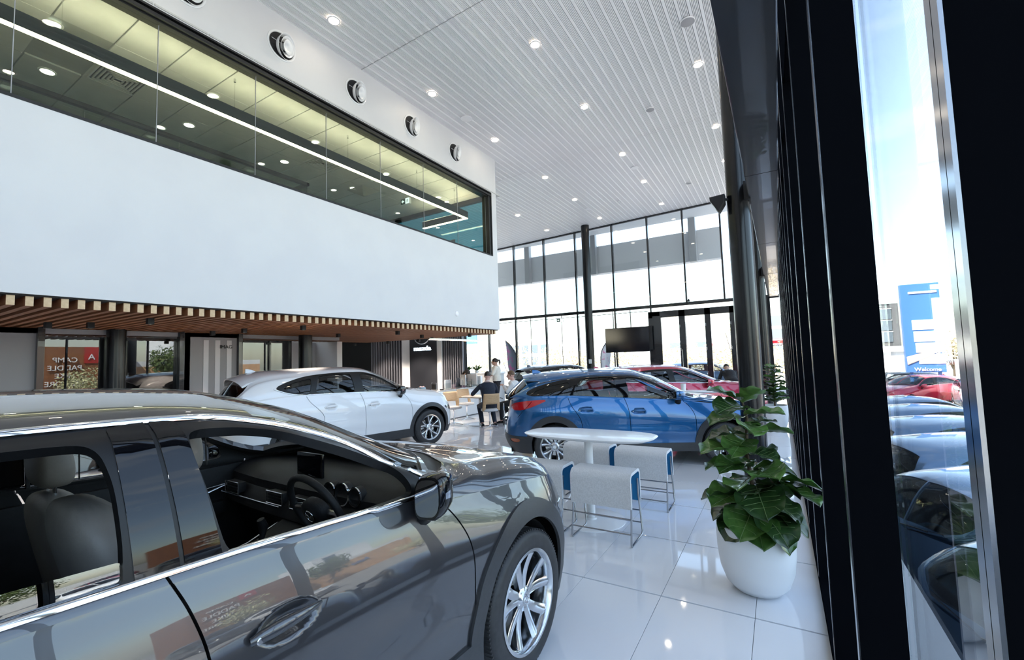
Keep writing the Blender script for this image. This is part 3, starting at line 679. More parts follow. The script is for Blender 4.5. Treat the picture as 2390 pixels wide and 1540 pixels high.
GREY = dict(hi=True, step=.045, paint=M['grey_paint'], W=.962, xf=.93, xr=-4.08, WB=2.93, hub=.012, Lf=.66, Lr=.55,
  tyre_r=.378, rim_r=.262, tyre_w=.255, wheel_y=.835, arch_r=.425, clad_w=.095, sill=.40, rclad=.50, fclad=.36, zbot=.23, wheel='vee10',
  zsh=[(-4.08,1.08),(-3.6,1.17),(-2.93,1.205),(-1.7,1.18),(-.85,1.13),(-.4,1.075),(.1,1.02),(.55,.95),(.80,.86),(.93,.78)],
  ws=[(0,.90),(.22,.955),(.42,.985),(.62,1.0),(.80,.985),(.92,.955),(1.0,.925)],
  wx=[(-4.1,.93),(-3.3,.985),(-1.5,1.0),(0,.995),(.93,.97)],
  nose=[(.2,-.10),(.42,-.01),(.6,0),(.78,-.03),(.95,-.10)], tail=[(.2,.12),(.5,0),(.7,.01),(.95,.06),(1.15,.10)],
  haunch=.028, crease=.02,
  hood_mix=[(-4.08,0),(-.85,0),(-.46,.35),(-.24,1),(.95,1)],
  zc=[(-4.08,1.12),(-4.0,1.25),(-3.85,1.47),(-3.65,1.62),(-3.0,1.68),(-2.0,1.70),(-1.45,1.675),(-1.1,1.60),(-.7,1.435),(-.35,1.265),(-.2,1.205),(0,1.185),(.4,1.115),(.70,1.02),(.86,.92),(.93,.79)],
  ze=[(-4.08,1.11),(-3.9,1.32),(-3.6,1.50),(-3.0,1.585),(-2.0,1.625),(-1.65,1.615),(-1.35,1.555),(-1.1,1.46),(-.85,1.325),(-.6,1.20),(-.45,1.15),(-.3,1.11),(0,1.0)],
  we=[(-4.08,.80),(-3.6,.70),(-2.5,.74),(-1.7,.745),(-1.2,.77),(-.7,.84),(-.4,.87)], wb=[(-4.08,.88),(-3.4,.91),(-.3,.925)],
  gaps=[[(-1.70,1.19),(-1.66,1.10),(-1.62,.96),(-1.60,.72),(-1.60,.40)], [(-.76,1.145),(-.66,1.12),(-.56,1.01),(-.49,.87),(-.475,.7),(-.48,.42)],
        [(-2.80,1.21),(-2.74,1.10),(-2.60,.98),(-2.50,.88),(-2.47,.78),(-2.44,.40)]],
  doors={'front_door': (0,1), 'rear_door': (2,0)},
  handles=[(-1.40,.955),(-2.33,.985)], handle_mat=M['grey_paint'],
  windows={'front_door_glass': [(-1.625,1.552),(-1.45,1.548),(-1.30,1.512),(-1.12,1.43),(-.96,1.34),(-.83,1.255),(-.80,1.17),(-1.2,1.178),(-1.555,1.195)],
           'rear_window_opening': [(-1.83,1.548),(-2.1,1.556),(-2.55,1.53),(-2.62,1.25),(-2.3,1.232),(-1.79,1.215),(-1.80,1.45)], 'rear_door_glass_low': [(-1.795,1.268),(-2.1,1.282),(-2.60,1.300),(-2.61,1.25),(-2.3,1.236),(-1.795,1.220)],
           'door_pillar_trim': [(-1.708,1.60),(-1.795,1.59),(-1.772,1.212),(-1.672,1.20)], 'door_pillar_trim#2': [(-1.696,1.60),(-1.630,1.59),(-1.565,1.192),(-1.660,1.197)],
           'rear_quarter_glass': [(-2.72,1.50),(-3.3,1.44),(-3.55,1.36),(-3.4,1.26),(-2.78,1.25)]},
  frame=[(-.70,1.165),(-.62,1.155),(-.80,1.26),(-1.05,1.42),(-1.25,1.52),(-1.45,1.575),(-1.7,1.592),(-2.2,1.592),(-2.7,1.565),(-3.3,1.50),(-3.72,1.37),(-3.5,1.22),(-2.7,1.215),(-1.7,1.19),(-1.2,1.165)],
  _pil=0,
  screens={'windscreen': [(-.60,2.03),(-.78,2.03),(-1.10,2.03),(-1.36,2.04),(-1.42,2.5),(-1.43,2.99),(-.36,2.99),(-.385,2.6),(-.45,2.25)], 'cowl_panel': [(-.54,2.03),(-.44,2.25),(-.375,2.6),(-.35,2.99),(-.20,2.99),(-.215,2.6),(-.27,2.2),(-.37,1.85)],
           'rear_screen': [(-3.66,2.12),(-3.84,2.03),(-4.03,2.06),(-4.04,2.99),(-3.70,2.99)]},
  glassm={'front_door_glass': None, 'rear_window_opening': None, 'rear_door_glass_low': M['lowered_glass'], 'door_pillar_trim': M['gloss_black'], 'cowl_panel': M['black_matt'], 'door_pillar_trim#2': M['gloss_black'], 'rear_door_glass': M['clear_glass'], 'rear_quarter_glass': M['dark_glass'], 'windscreen': M['clear_glass'], 'rear_screen': M['dark_glass']},
  strips=[('chrome_belt_strip', [(-3.3,1.235),(-2.7,1.212),(-2.2,1.200),(-1.69,1.187),(-1.2,1.172),(-.80,1.160)], .024, .010, M['chrome']),
          ('chrome_roof_strip', [(-.72,1.215),(-.85,1.30),(-1.05,1.43),(-1.25,1.53),(-1.45,1.588),(-1.7,1.605),(-2.2,1.605),(-2.7,1.578),(-3.3,1.512),(-3.7,1.39)], .026, .012, M['chrome'])],
  mirror=(-.80,1.185,.105,.16,.19), mirror_mat=M['gloss_black'], rails=None, fin=-3.5, spoiler=(-4.0,1.60,.62), wiper=(-4.05,1.14),
  lights={'headlamp': ([(.42,.80),(.62,.79),(.86,.74),(.86,.68),(.66,.68),(.48,.73)], 'x', M['lens_clear']), 'tail_lamp': ([(-3.75,1.02),(-4.06,.98),(-4.06,.86),(-3.85,.90)], 'x', M['lens_red'])},
  grille=(.93,.42,.74,.46), badges=[(.955,.66,1.5,1)], plate=(-4.09,.80,'·'))
# ============================================================ ROOM SHELL
XM = -7.2; XR = .156; XG = .276; YB = 20.1; Y0 = -6.0
ceil_z = lambda x: 7.96+.03*(x+7.2)
M['tile'] = noisy(mat('white_porcelain', (.74,.75,.78), .045, coat=.3), (.71,.72,.755), .8)
M['groove_shade'] = mat('ceiling_groove_shade', (.22,.21,.22), .8)  # gap shadow between the plank ribs, painted as a darker base
M['grout'] = mat('grout', (.40,.41,.44), .8)
M['timber'] = noisy(mat('timber_slat', (.30,.125,.055), .5), (.20,.075,.03), 6, .35, .65, stretch=(.4,6,6))
M['timber_end'] = noisy(mat('timber_end_grain', (.74,.55,.34), .6), (.62,.43,.25), 30, .3, .7)
M['soffit_dark'] = mat('black_backing', (.015,.013,.012), .8)
M['girt'] = mat('dark_girt', (.035,.038,.045), .28, .3, coat=.4)
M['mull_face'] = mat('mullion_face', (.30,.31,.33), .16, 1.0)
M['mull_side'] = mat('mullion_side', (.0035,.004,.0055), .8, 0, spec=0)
M['mezz_tile'] = noisy(mat('mezz_ceiling_tile', (.58,.57,.55), .8), (.54,.53,.51), 3)
M['tbar'] = mat('ceiling_t_bar', (.34,.34,.32), .6)
M['office_wall'] = mat('office_wall', (.18,.20,.19), .8)
M['blue_tint'] = glass('blue_tinted_glass', (.42,.78,.90))
M['grey_wall'] = mat('grey_wall', (.30,.30,.31), .7)
M['light_wall'] = mat('light_wall', (.62,.62,.64), .6)
M['pier'] = mat('white_pier', (.80,.80,.81), .45)
M['brand_panel'] = mat('satin_black_panel', (.035,.037,.045), .28, .25)
M['slat_dark'] = mat('charcoal_slat', (.20,.20,.23), .35, .2)
M['asphalt'] = noisy(mat('asphalt', (.30,.30,.30), .9), (.36,.35,.34), 1.5)
M['render'] = mat('white_render', (.75,.76,.78), .8)
# --- floor: every near tile its own piece, the far ones joined
floor = MB(); floor.box(-19, XG, Y0, YB+.1, -.3, -.012); floor = floor.build('floor', M['grout']); floor['kind'] = 'structure'
tiles = []
TX, TY, J = .603, 1.043, .0016
for i in range(-31, 1):
    for j in range(-9, 16):
        x0 = -.239+TX*i; y0 = 3.405+TY*j; x1 = min(x0+TX, XG-.03)
        tiles.append((math.hypot((x0+x1)/2, y0+.5), x0, x1, y0, y0+TY))
tiles.sort()
t1 = MB(); t1.bbox(J-TX/2, TX/2-J, J-TY/2, TY/2-J-.012, -.012, 0, .0015); t1 = t1.build('tile', M['tile'], floor)
far = MB(); first = True; nt_ = 0
for d_, x0, x1, y0, y1 in tiles:
    if y0 > .8 and nt_ < 290 and x1-x0 > .6 and x0 > -9.5:
        nt_ += 1
        if first: t1.location = ((x0+x1)/2, (y0+y1)/2, 0); first = False
        else: dupe(t1, ((x0+x1)/2, (y0+y1)/2, 0))
    else: far.box(x0+J, x1-J, y0+J, y1-J-.012, -.012, 0)
far = far.build('far_tiles', M['tile'], floor); far['kind'] = 'stuff'
for j in range(0, 14):       # the slim twin joint line along each cross joint
    pass
# last narrow column against the glazing
# --- ceiling: perforated planks running away from the camera
cb = MB(); 
for (xa, xb, ya, yb) in ((XM-.2, XG+.3, Y0, YB+.1), (-17.2, XM-.2, 11.3, YB+.1)):
    cb.add([(xa,ya,ceil_z(xa)+.06),(xb,ya,ceil_z(xb)+.06),(xb,yb,ceil_z(xb)+.06),(xa,yb,ceil_z(xa)+.06),(xa,ya,ceil_z(xa)+.3),(xb,ya,ceil_z(xb)+.3),(xb,yb,ceil_z(xb)+.3),(xa,yb,ceil_z(xa)+.3)], [(0,1,2,3),(7,6,5,4),(0,4,5,1),(1,5,6,2),(2,6,7,3),(3,7,4,0)])
ceiling = cb.build('ceiling', [M['ceiling']]); ceiling['kind'] = 'structure'
PP = .1935
def plank(ya, yb):
    b = MB(); L_ = yb-ya
    # cross-section: a smooth face and five fine ribs
    b.box(-PP/2+.003, -PP/2+.058, 0, L_, 0, .05, 1)
    for k in range(5): b.box(-PP/2+.066+.0255*k, -PP/2+.066+.0255*k+.0175, 0, L_, .004, .05, 0)
    b.box(-PP/2+.003, PP/2, 0, L_, .022, .055, 2)
    return b
def cell(M_): return M_
segs = [(Y0, 6.14), (6.16, 12.69), (12.71, YB)]
protos = {}
n = 0
for k in range(-37, 39):
    pass
x = XR+.05
while x > -13.5:
    x -= PP
    for sg in segs:
        if x < XM-.05 and sg[0] < 11: 
            if sg[1] < 12: continue
            sgx = (11.35, 12.69)
        else: sgx = sg
        if x < XM-.05 and sg[1] < 11.3: continue
        if sgx not in protos:
            o = plank(*sgx).build('ceiling_plank', [M['ceiling'], M['ceiling_strip'], M['groove_shade']], ceiling, loc=(x, sgx[0], ceil_z(x))); o.rotation_euler = (0, -.03, 0); protos[sgx] = o
        else: dupe(protos[sgx], (x, sgx[0], ceil_z(x)))
# --- mezzanine wall (left) with the long window band
wl = MB(); WZ0, WZ1, WY1 = 4.88, 6.83, 11.02
wl.box(XM-.25, XM, Y0, 11.3, 2.66, WZ0); wl.box(XM-.25, XM, Y0, 11.3, WZ1, ceil_z(XM)+.02); wl.box(XM-.25, XM, WY1, 11.3, WZ0, WZ1)
wall_left = wl.build('wall_left', M['white_wall']); wall_left['kind'] = 'structure'
fs = MB(); fs.box(-13.2, XM-.02, Y0, 11.3, 4.3, 4.6); fs = fs.build('floor_upper', M['grey_wall']); fs['kind'] = 'structure'
wn = MB(); wn.box(XM-.26, XM+.004, Y0, WY1, WZ1-.11, WZ1-.06); wn.box(XM-.25, XM-.06, Y0, WY1, WZ1-.13, WZ1); wn.box(XM-.26, XM+.006, Y0, WY1, WZ1-.02, WZ1+.01); wn.box(XM-.26, XM-.02, WY1-.10, WY1, WZ0, WZ1); wn.box(XM-.26, XM+.006, WY1-.01, WY1+.03, WZ0, WZ1); wn.box(XM-.26, XM+.004, Y0, WY1, WZ0-.01, WZ0+.03)
win1 = wn.build('window_1', M['black_matt']); win1['kind'] = 'structure'
pv = [-6, -4.2, -2.85, -1.48, -.1, 1.27, 2.65, 4.03, 5.4, 6.78, 8.18, 9.54, 10.91]
pane = None
for a, b_ in zip(pv[:-1], pv[1:]):
    p = MB(); p.box(XM-.15, XM-.138, a+.004, b_-.004, WZ0+.03, WZ1-.11); p.build('glass_pane', M['office_glass'], win1)
    j = MB(); j.box(XM-.151, XM-.137, b_-.004, b_+.004, WZ0+.03, WZ1-.11); j.build('glazing_joint', M['post_grey'], win1)
# --- upper room: tiled ceiling
MZ = 6.86
mc = MB(); mc.box(-13.2, XM-.25, Y0, 11.3, MZ+.03, MZ+.2); mc = mc.build('ceiling_upper', M['tbar']); mc['kind'] = 'structure'
tp = MB(); tp.bbox(-.70, .70, -.337, .337, 0, .03, .006); tp = tp.build('ceiling_tile', M['mezz_tile'], mc, loc=(-9.285, 1.9, MZ))
for ix, xc in enumerate((-7.885, -9.295, -10.70, -12.11)):
    for j in range(-8, 17):
        if ix == 1 and j == 3: continue
        dupe(tp, (xc, .455+.692*(j-1)+.35, MZ))
bpy.data.objects.remove(tp)
ww = MB(); ww.box(-13.3, -13.15, Y0, 11.3, 4.6, MZ+.05); ww.box(-13.2, XM-.25, Y0-.1, Y0, 4.6, MZ+.05); ww = ww.build('wall_office', M['office_wall']); ww['kind'] = 'structure'
bh = MB(); bh.box(-13.2, XM-.25, 11.16, 11.3, MZ-.13, MZ+.2); bh.box(-13.2, XM-.25, 11.16, 11.3, MZ+.2, ceil_z(XM)); bh.box(-13.2, XM-.25, 11.2, 11.3, 4.3, 4.9); bh = bh.build('wall_mezzanine_end', M['soffit_dark']); bh['kind'] = 'structure'
bg_ = MB(); bg_.box(-13.1, XM-.26, 11.22, 11.235, 4.9, MZ-.13); w2 = bg_.build('window_2', M['blue_tint']); w2['kind'] = 'structure'
# dark slatted screen in the far end of the office
scr = MB(); scr.box(-12.6, -8.6, 10.98, 11.02, 4.6, 5.62)
scr = scr.build('slatted_screen', M['lining']); tag(scr, 'low dark slatted screen at the blue glass end of the upstairs office', 'screen')
for k in range(26): s_ = MB(); s_.box(-12.55+.15*k, -12.49+.15*k, 10.93, 10.98, 4.6, 5.6); s_.build('slat', M['slat_dark'], scr)
# office glazed partition head
gp = MB(); gp.box(-10.16, -10.06, Y0, 6.9, 6.36, 6.43); gp.box(-13.1, -10.06, 6.83, 6.9, 6.36, 6.43); gp = gp.build('glazed_partition', M['black_metal']); tag(gp, 'glazed meeting room partition with black head rail, deep in the upstairs office', 'partition')
for k in range(9): g_ = MB(); g_.box(-10.115, -10.105, -5.9+1.42*k, -4.49+1.42*k, 4.6, 6.36); g_.build('glass_pane', M['office_glass'], gp)
g_ = MB(); g_.box(-13.0, -10.1, 6.86, 6.87, 4.6, 6.36); g_.build('glass_pane', M['office_glass'], gp)
# --- timber slat soffit under the mezzanine
so = MB(); so.box(-13.0, XM-.03, Y0+.02, 11.25, 2.642, 2.658)
so = so.build('slatted_timber_soffit', M['soffit_dark']); tag(so, 'underside of the white mezzanine lined with brown timber slats, pale cut ends in a row', 'soffit')
sl = MB(); sl.box(-12.9, XM-.055, -.034, .034, 2.53, 2.642); sl = sl.build('timber_slat', M['timber'], so, loc=(0,1.32,0))
se = MB(); se.box(XM-.058, XM-.05, -.033, .033, 2.531, 2.641); se = se.build('slat_end', M['timber_end'], sl)
for k in range(-48, 68):
    if k == 0: continue
    c_ = dupe(sl, (0, 1.32+.1462*k, 0)); d_ = dupe(se, parent=c_)
# spotlights under the soffit
def lamp_in(parent, power, ang=70, z=-.10, rx=0):
    ld = bpy.data.lights.new('spot_lamp', 'SPOT'); ld.energy = power; ld.spot_size = math.radians(ang); ld.spot_blend = .6; ld.shadow_soft_size = .04; ld.color = (1,.86,.72)
    lo = bpy.data.objects.new('lamp', ld); COL.objects.link(lo); lo.parent = parent; lo.location = (0,0,z); lo.rotation_euler = (rx,0,0); return lo
SP = [(362,740),(237,757),(140,767),(480,775),(578,768),(720,758),(803,778),(937,769),(957,783),(1083,776)]
spot0 = None
for x, y in ((-7.93,2.84),(-9.1,2.5),(-9.4,2.1),(-9.9,4.6),(-9.0,4.75),(-7.78,5.2),(-9.35,7.2),(-7.9,7.78),(-8.6,9.4),(-7.6,10.3)):
    if spot0 is None:
        spot0 = empty('spotlight', (x,y,2.53), 0, 'small black cube spotlight under the timber slat soffit', 'spotlight', 'cube spotlights under the soffit')
        b = MB(); b.bbox(-.04,.04,-.04,.04,-.09,0,.005); b.build('housing', M['black_matt'], spot0, smooth=True)
        b = MB(); b.lathe([(.026,-.092),(.026,-.086),(.001,-.085)], 14); b.build('lens', M['steel'], spot0)
    else: c_ = copy_tree(spot0); c_.location = (x,y,2.53)
    lamp_in(spot0 if (x,y) == (-7.93,2.84) else c_, 35)
    (spot0 if (x,y) == (-7.93,2.84) else c_)['label'] = 'added black cube spotlight under the timber slats, '+{2.84:'front row, first from the left',2.5:'beside the leftmost window',2.1:'deepest at far left',4.6:'back row above the grey wall panels',4.75:'above the grey wall lettering',5.2:'front row, above the white SUV roof',7.2:'just right of the lift doors column',7.78:'front row, above the white SUV cabin',9.4:'in front of the white pier',10.3:'front row, nearest the far corner'}[y]
for x, y, lb in ((-11.7,11.05,'in front of the sign tower'),(-13.4,11.05,'in front of the left slat panel'),(-10.3,11.1,'in front of the narrow slat panel'),(-9.3,10.6,'above the reception desk')):  # extra spots added to brighten the dark reception walls and desk
    c_ = copy_tree(spot0)
    for ch in list(c_.children):
        if ch.type == 'LIGHT': bpy.data.objects.remove(ch)
    c_.location = (x,y,2.53); c_['label'] = 'added black cube spotlight under the timber slats, '+lb; lamp_in(c_, 220 if 'desk' not in lb else 60, 80, rx=math.radians(38 if 'desk' not in lb else 0))
# --- partition below: posts, glass and wall panels in a line
XP = -10.6
pw = MB(); pw.box(XP-.08, XP, Y0, 2.28, 0, 2.525); pw.box(XP-.08, XP, 4.36, 5.46, 0, 2.525); pw.box(XP-.08, XP, Y0, 8.2, 2.44, 2.525)
pw = pw.build('wall_partition', M['grey_wall']); pw['kind'] = 'structure'
for a in (4.75, 4.98, 5.22): s_ = MB(); s_.box(XP, XP+.012, a, a+.10, 0, 2.38); s_.build('wall_panel', M['light_wall'], pw)
M['partition_glass'] = glass('partition_glass', (.30,.31,.32), 1.9)
for k, (a, b_) in enumerate(((2.34,3.14),(3.34,4.26),(5.52,6.2),(6.24,6.75))):
    g_ = MB(); g_.box(XP-.06, XP-.05, a, b_, .02, 2.4); o = g_.build('window_%d' % (k+3), M['partition_glass']); o['kind'] = 'structure'
    f_ = MB(); f_.box(XP-.08, XP, a-.02, a+.0, 0, 2.4); f_.box(XP-.08, XP, b_, b_+.02, 0, 2.4); f_.build('window_frame', M['black_metal'], o)
bw = MB(); bw.box(-13.6, -13.5, Y0, 9.5, 0, 2.525); bw.box(-13.5, XP, 4.4, 4.5, 0, 2.525); bw = bw.build('wall_back_office', M['light_wall']); bw['kind'] = 'structure'
for y, nm in ((2.28,'leftmost post'),(4.32,'middle post'),(5.48,'right post')):
    s_ = MB(); s_.bbox(XP-.04, XP+.09, y-.045, y+.045, 0, 2.56, .006); s_ = s_.build('partition_post', M['black_metal']); tag(s_, {'leftmost post':'square black post left of the window with the mirrored brown sign','middle post':'square black post right of the widest dark round column under the slats','right post':'square black post beside the window that mirrors green trees'}[nm], 'post')
def column(x, y, r, z1, label, base=True, z0=0):
    c = MB(); c.lathe([(r,z0),(r,z1)], 32, c=(x,y,0)); o = c.build('round_column', M['column_black'], smooth=40); tag(o, label, 'column')
    if base: b = MB(); b.lathe([(r+.06,z0),(r+.06,z0+.015),(r+.02,z0+.02),(r,z0+.05)], 32, c=(x,y,0)); b.build('base_plate', M['black_metal'], o, smooth=40)
    return o
column(XP+.12, 3.25, .145, 2.56, 'thick round black column under the slats, between two reflecting windows')
column(XP+.3, 6.95, .16, 2.56, 'round black column standing in front of the lift doors')
# --- lift wall, slat walls and sign panel facing the camera
el = MB(); el.box(-18.6, -14.42, 9.5, 9.7, 0, 2.525); el.box(-13.55, -12.4, 9.5, 9.7, 0, 2.525); el.box(-14.42, -13.55, 9.5, 9.7, 2.12, 2.525); el = el.build('wall_lift', M['pier']); el['kind'] = 'structure'
lf = empty('lift_door', (-13.98, 9.62, 0), 0, 'brushed steel lift doors in the white wall below the slatted soffit', 'lift door')
for sg in (-1, 1): b = MB(); b.box(min(0,sg*.41), max(0,sg*.41), -.02, .02, .02, 2.0); b.build('door_leaf', M['steel'], lf)
b = MB(); b.box(-.43,.43,-.06,.0,2.0,2.12); b.build('header_display', mat('blue_header', (.05,.12,.25), .3), lf)
b = MB(); b.box(.42,.52,-.13,.0,0,2.2); b.box(-.52,-.42,-.13,.0,0,2.2); b.build('architrave', M['pier'], lf)
YW = 12.9
bk = MB(); bk.box(-16.9, -9.80, YW+.06, YW+.2, 0, 4.3); bk = bk.build('wall_reception', M['lining']); bk['kind'] = 'structure'
def slatwall(x0, x1, pitch, label):
    r = empty('slat_panel', ((x0+x1)/2, YW, 0), 0, label, 'wall panel')
    x = x0+pitch*.3
    while x < x1-.02:
        b = MB(); b.box(x-(x0+x1)/2, x-(x0+x1)/2+pitch*.42, -.05, .055, .0, 4.2); b.build('slat', M['slat_dark'], r); x += pitch
slatwall(-14.64, -12.77, .145, 'black wall panel of vertical charcoal slats left of the sign tower')
slatwall(-10.82, -9.82, .103, 'narrow panel of vertical charcoal slats right of the sign tower, behind the desk')
b = MB(); b.box(-12.78, -12.35, YW-.10, YW+.06, 0, 4.2); b = b.build('white_pier', M['pier']); tag(b, 'white upright pier on the left of the black sign tower', 'pier')
b = MB(); b.box(-10.98, -10.76, YW-.10, YW+.06, 0, 4.2); b = b.build('white_pier', M['pier']); tag(b, 'white upright pier on the right of the black sign tower', 'pier')
st_ = empty('sign_tower', (-11.66, YW, 0), 0, 'tall satin black sign tower with glowing white lettering and chrome emblem', 'sign')
b = MB(); b.bbox(-.67,.67,-.14,.05,0,4.0,.01); b.build('panel', M['brand_panel'], st_, smooth=True)
text_later = [('lettering', 'mazda', .235, (0,-.15,2.21), st_)]
em = MB(); em.tube([(.36*math.cos(t), -.165, 2.70+.245*math.sin(t)) for t in np.linspace(0,2*PI,41)], .018, 10)
em.tube([(x*1.33,-.165,2.72+z*1.2) for x,z in ((-.24,.10),(-.15,.05),(-.05,.0),(0,-.05),(.05,.0),(.15,.05),(.24,.10))], .018, 8); em.build('emblem', M['chrome'], st_, smooth=60)
rl = MB(); rl.box(-8.42, -8.38, 9.46, 12.4, 2.385, 2.43); rl = rl.build('linear_pendant', M['steel']); tag(rl, 'slim glowing linear pendant hanging above the reception desk', 'pendant light')
b = MB(); b.box(-8.415, -8.385, 9.48, 12.38, 2.378, 2.385); b.build('led_strip', M['lamp_warm'], rl)
for y in (9.7, 11.1): b = MB(); b.tube([(-8.4,y,2.43),(-8.4,y,2.528)], .003, 5); b.build('suspension_wire', M['steel'], rl)
# --- right-hand glazed wall: plate mullions, glass, girt
fr = MB(); fr.box(XR, XG+.05, Y0, YB, 0, .05); fr.box(XR+.0, XG+.05, Y0, YB, ceil_z(XR)-.06, ceil_z(XR)+.05)
fr = fr.build('wall_right', M['mull_side']); fr['kind'] = 'structure'
mu = MB(); mu.box(XR+.004, XG, -.04, 0, .05, 8.1); 
k = 0; first = None
for k in range(-5, 17):
    y = .62+1.175*k
    if first is None:
        m_ = mu.build('mullion', M['mull_side'], fr, loc=(0,y,0)); first = m_
        f2 = MB(); f2.box(XR, XR+.005, -.0395, -.0205, .05, 8.1); f2.box(XR, XR+.005, -.0185, -.0005, .05, 8.1); f2.build('mullion_face', M['mull_face'], m_); f2o = m_.children[0]
    else:
        m_ = dupe(first, (0,y,0)); dupe(f2o, parent=m_)
    if k < 16:
        for (za, zb_) in ((.06, 3.9), (3.96, 8.08)):
            p = MB(); p.box(XG, XG+.012, y+.004, y+1.131, za, zb_); p.build('glass_pane', M['glass'], fr)
        t_ = MB(); t_.box(XR+.02, XG+.04, y, y+1.135, 3.9, 3.96); t_.build('transom', M['mull_side'], fr)
gi = MB(); gi.bbox(-.225, .125, Y0, YB-.1, 3.88, 4.10, .01); gi = gi.build('trim_1', M['girt']); gi['kind'] = 'structure'
for y in (2, 6, 10, 14, 18): s_ = MB(); s_.box(-.226, .126, y, y+.006, 3.878, 4.11); s_.build('girt_joint', M['black_matt'], gi)
for y in (6.95, 14.25):
    c = column(-.36, y, .145, 8.14, 'big round black steel column rising to the ceiling behind the near potted fiddle-leaf plant' if y < 10 else 'farther round black steel column beside the right-hand glazing, partly behind the big one')
    b = MB(); b.box(-.38, -.20, y-.12, y+.14, 3.86, 4.12); b.build('girt_bracket', M['black_matt'], c)
    for z in (4.2, 0.1):   # flat fin plate toward the glass
        b = MB(); b.box(-.26, -.20, y-.012, y+.012, z, z+3.6); b.build('fin_plate', M['mull_face'], c)
# --- back glazed wall
bw = MB(); TZ = 3.9
bw.box(-17, XR, YB-.03, YB+.1, TZ-.06, TZ+.08); bw.box(-17, -4.9, YB, YB+.05, TZ-.19, TZ-.165); bw.box(-17, XR, YB, YB+.1, 0, .08); 
bw.add([(-14,YB,ceil_z(-14)-.06),(XR,YB,ceil_z(XR)-.06),(XR,YB+.1,ceil_z(XR)-.06),(-14,YB+.1,ceil_z(-14)-.06),(-14,YB,ceil_z(-14)+.06),(XR,YB,ceil_z(XR)+.06),(XR,YB+.1,ceil_z(XR)+.06),(-14,YB+.1,ceil_z(-14)+.06)], [(0,1,2,3),(7,6,5,4),(0,4,5,1),(1,5,6,2),(2,6,7,3),(3,7,4,0)])
bw = bw.build('wall_back', M['black_metal']); bw['kind'] = 'structure'
mxs = [-16.9, -15.2, -13.5, -11.78, -10.0, -8.27, -6.40, -4.76, -3.24, -1.76, -.2]
for i, x in enumerate(mxs):
    z0 = 0 if x < -5 or x > -1 else (0 if x == -4.76 else TZ)
    b = MB(); b.box(x-.035, x+.035, YB-.06, YB+.09, z0, ceil_z(x)-.02); b.build('mullion', M['black_metal'], bw)
    if i < len(mxs)-1:
        x1 = mxs[i+1]
        b = MB(); b.box(x+.035, x1-.035, YB+.03, YB+.042, TZ+.08, ceil_z(x)-.06); b.build('glass_pane', M['glass'], bw)
        if x < -4.8 or x > -1.8: b = MB(); b.box(x+.035, x1-.035, YB+.03, YB+.042, .08, TZ-.06); b.build('glass_pane', M['glass'], bw)
for x in (-10.9, -9.15+.0): b = MB(); b.box(x-.012, x+.012, YB+.0, YB+.03, 0, TZ); b.build('slim_mullion', M['black_metal'], bw)
dr = MB(); DX0, DX1 = -4.88, -1.42
dr.box(DX0, DX0+.50, YB-.12, YB+.1, 0, 3.66); dr.box(DX1-.20, DX1, YB-.12, YB+.1, 0, 3.66); dr.box(DX0, DX1, YB-.12, YB+.1, 3.38, 3.66); dr.box(DX0, DX1, YB-.1, YB+.1, 0, .25)
dr.box(-3.59, -3.34, YB-.12, YB+.1, 0, 3.66); dr.box(-2.56, -2.34, YB-.12, YB+.1, 0, 3.66); dr.box(-.9, -.2, YB-.12, YB+.1, 0, TZ)
dr.box(DX0+.2, DX0+.56, YB-.2, YB-.12, 0, 3.45)
dr = dr.build('door_1', M['black_metal']); dr['kind'] = 'structure'
for a, b_ in ((-4.38,-3.59),(-3.34,-2.56),(-2.34,-1.62)):
    g_ = MB(); g_.box(a, b_, YB, YB+.012, .25, 3.38); g_.build('door_glass', M['glass'], dr)
    for z in (.9, 1.9, 2.9): h = MB(); h.box(b_+.02, b_+.045, YB-.135, YB-.12, z, z+.12); h.build('hinge', M['steel'], dr)
hd = MB(); hd.tube([(-3.50,YB-.14,.9),(-3.50,YB-.18,.95),(-3.50,YB-.18,1.9),(-3.50,YB-.14,1.95)], .015, 8); hd.build('pull_handle', M['steel'], dr)
column(-7.48, 19.5, .19, ceil_z(-7.48), 'round black column in front of the back glazing, left of the black television')
# --- walls behind the camera and at the far left
wb_ = MB(); wb_.box(-14, XR, Y0-.15, Y0, 0, 8.3); wb_ = wb_.build('wall_front', M['white_wall']); wb_['kind'] = 'structure'
wf = MB(); wf.box(-17.2, -17.0, 11.3, YB+.1, 0, 8.2); wf.box(-17.2, -12.9, 11.25, 11.35, 2.66, 8.2); wf = wf.build('wall_far_left', M['white_wall']); wf['kind'] = 'structure'
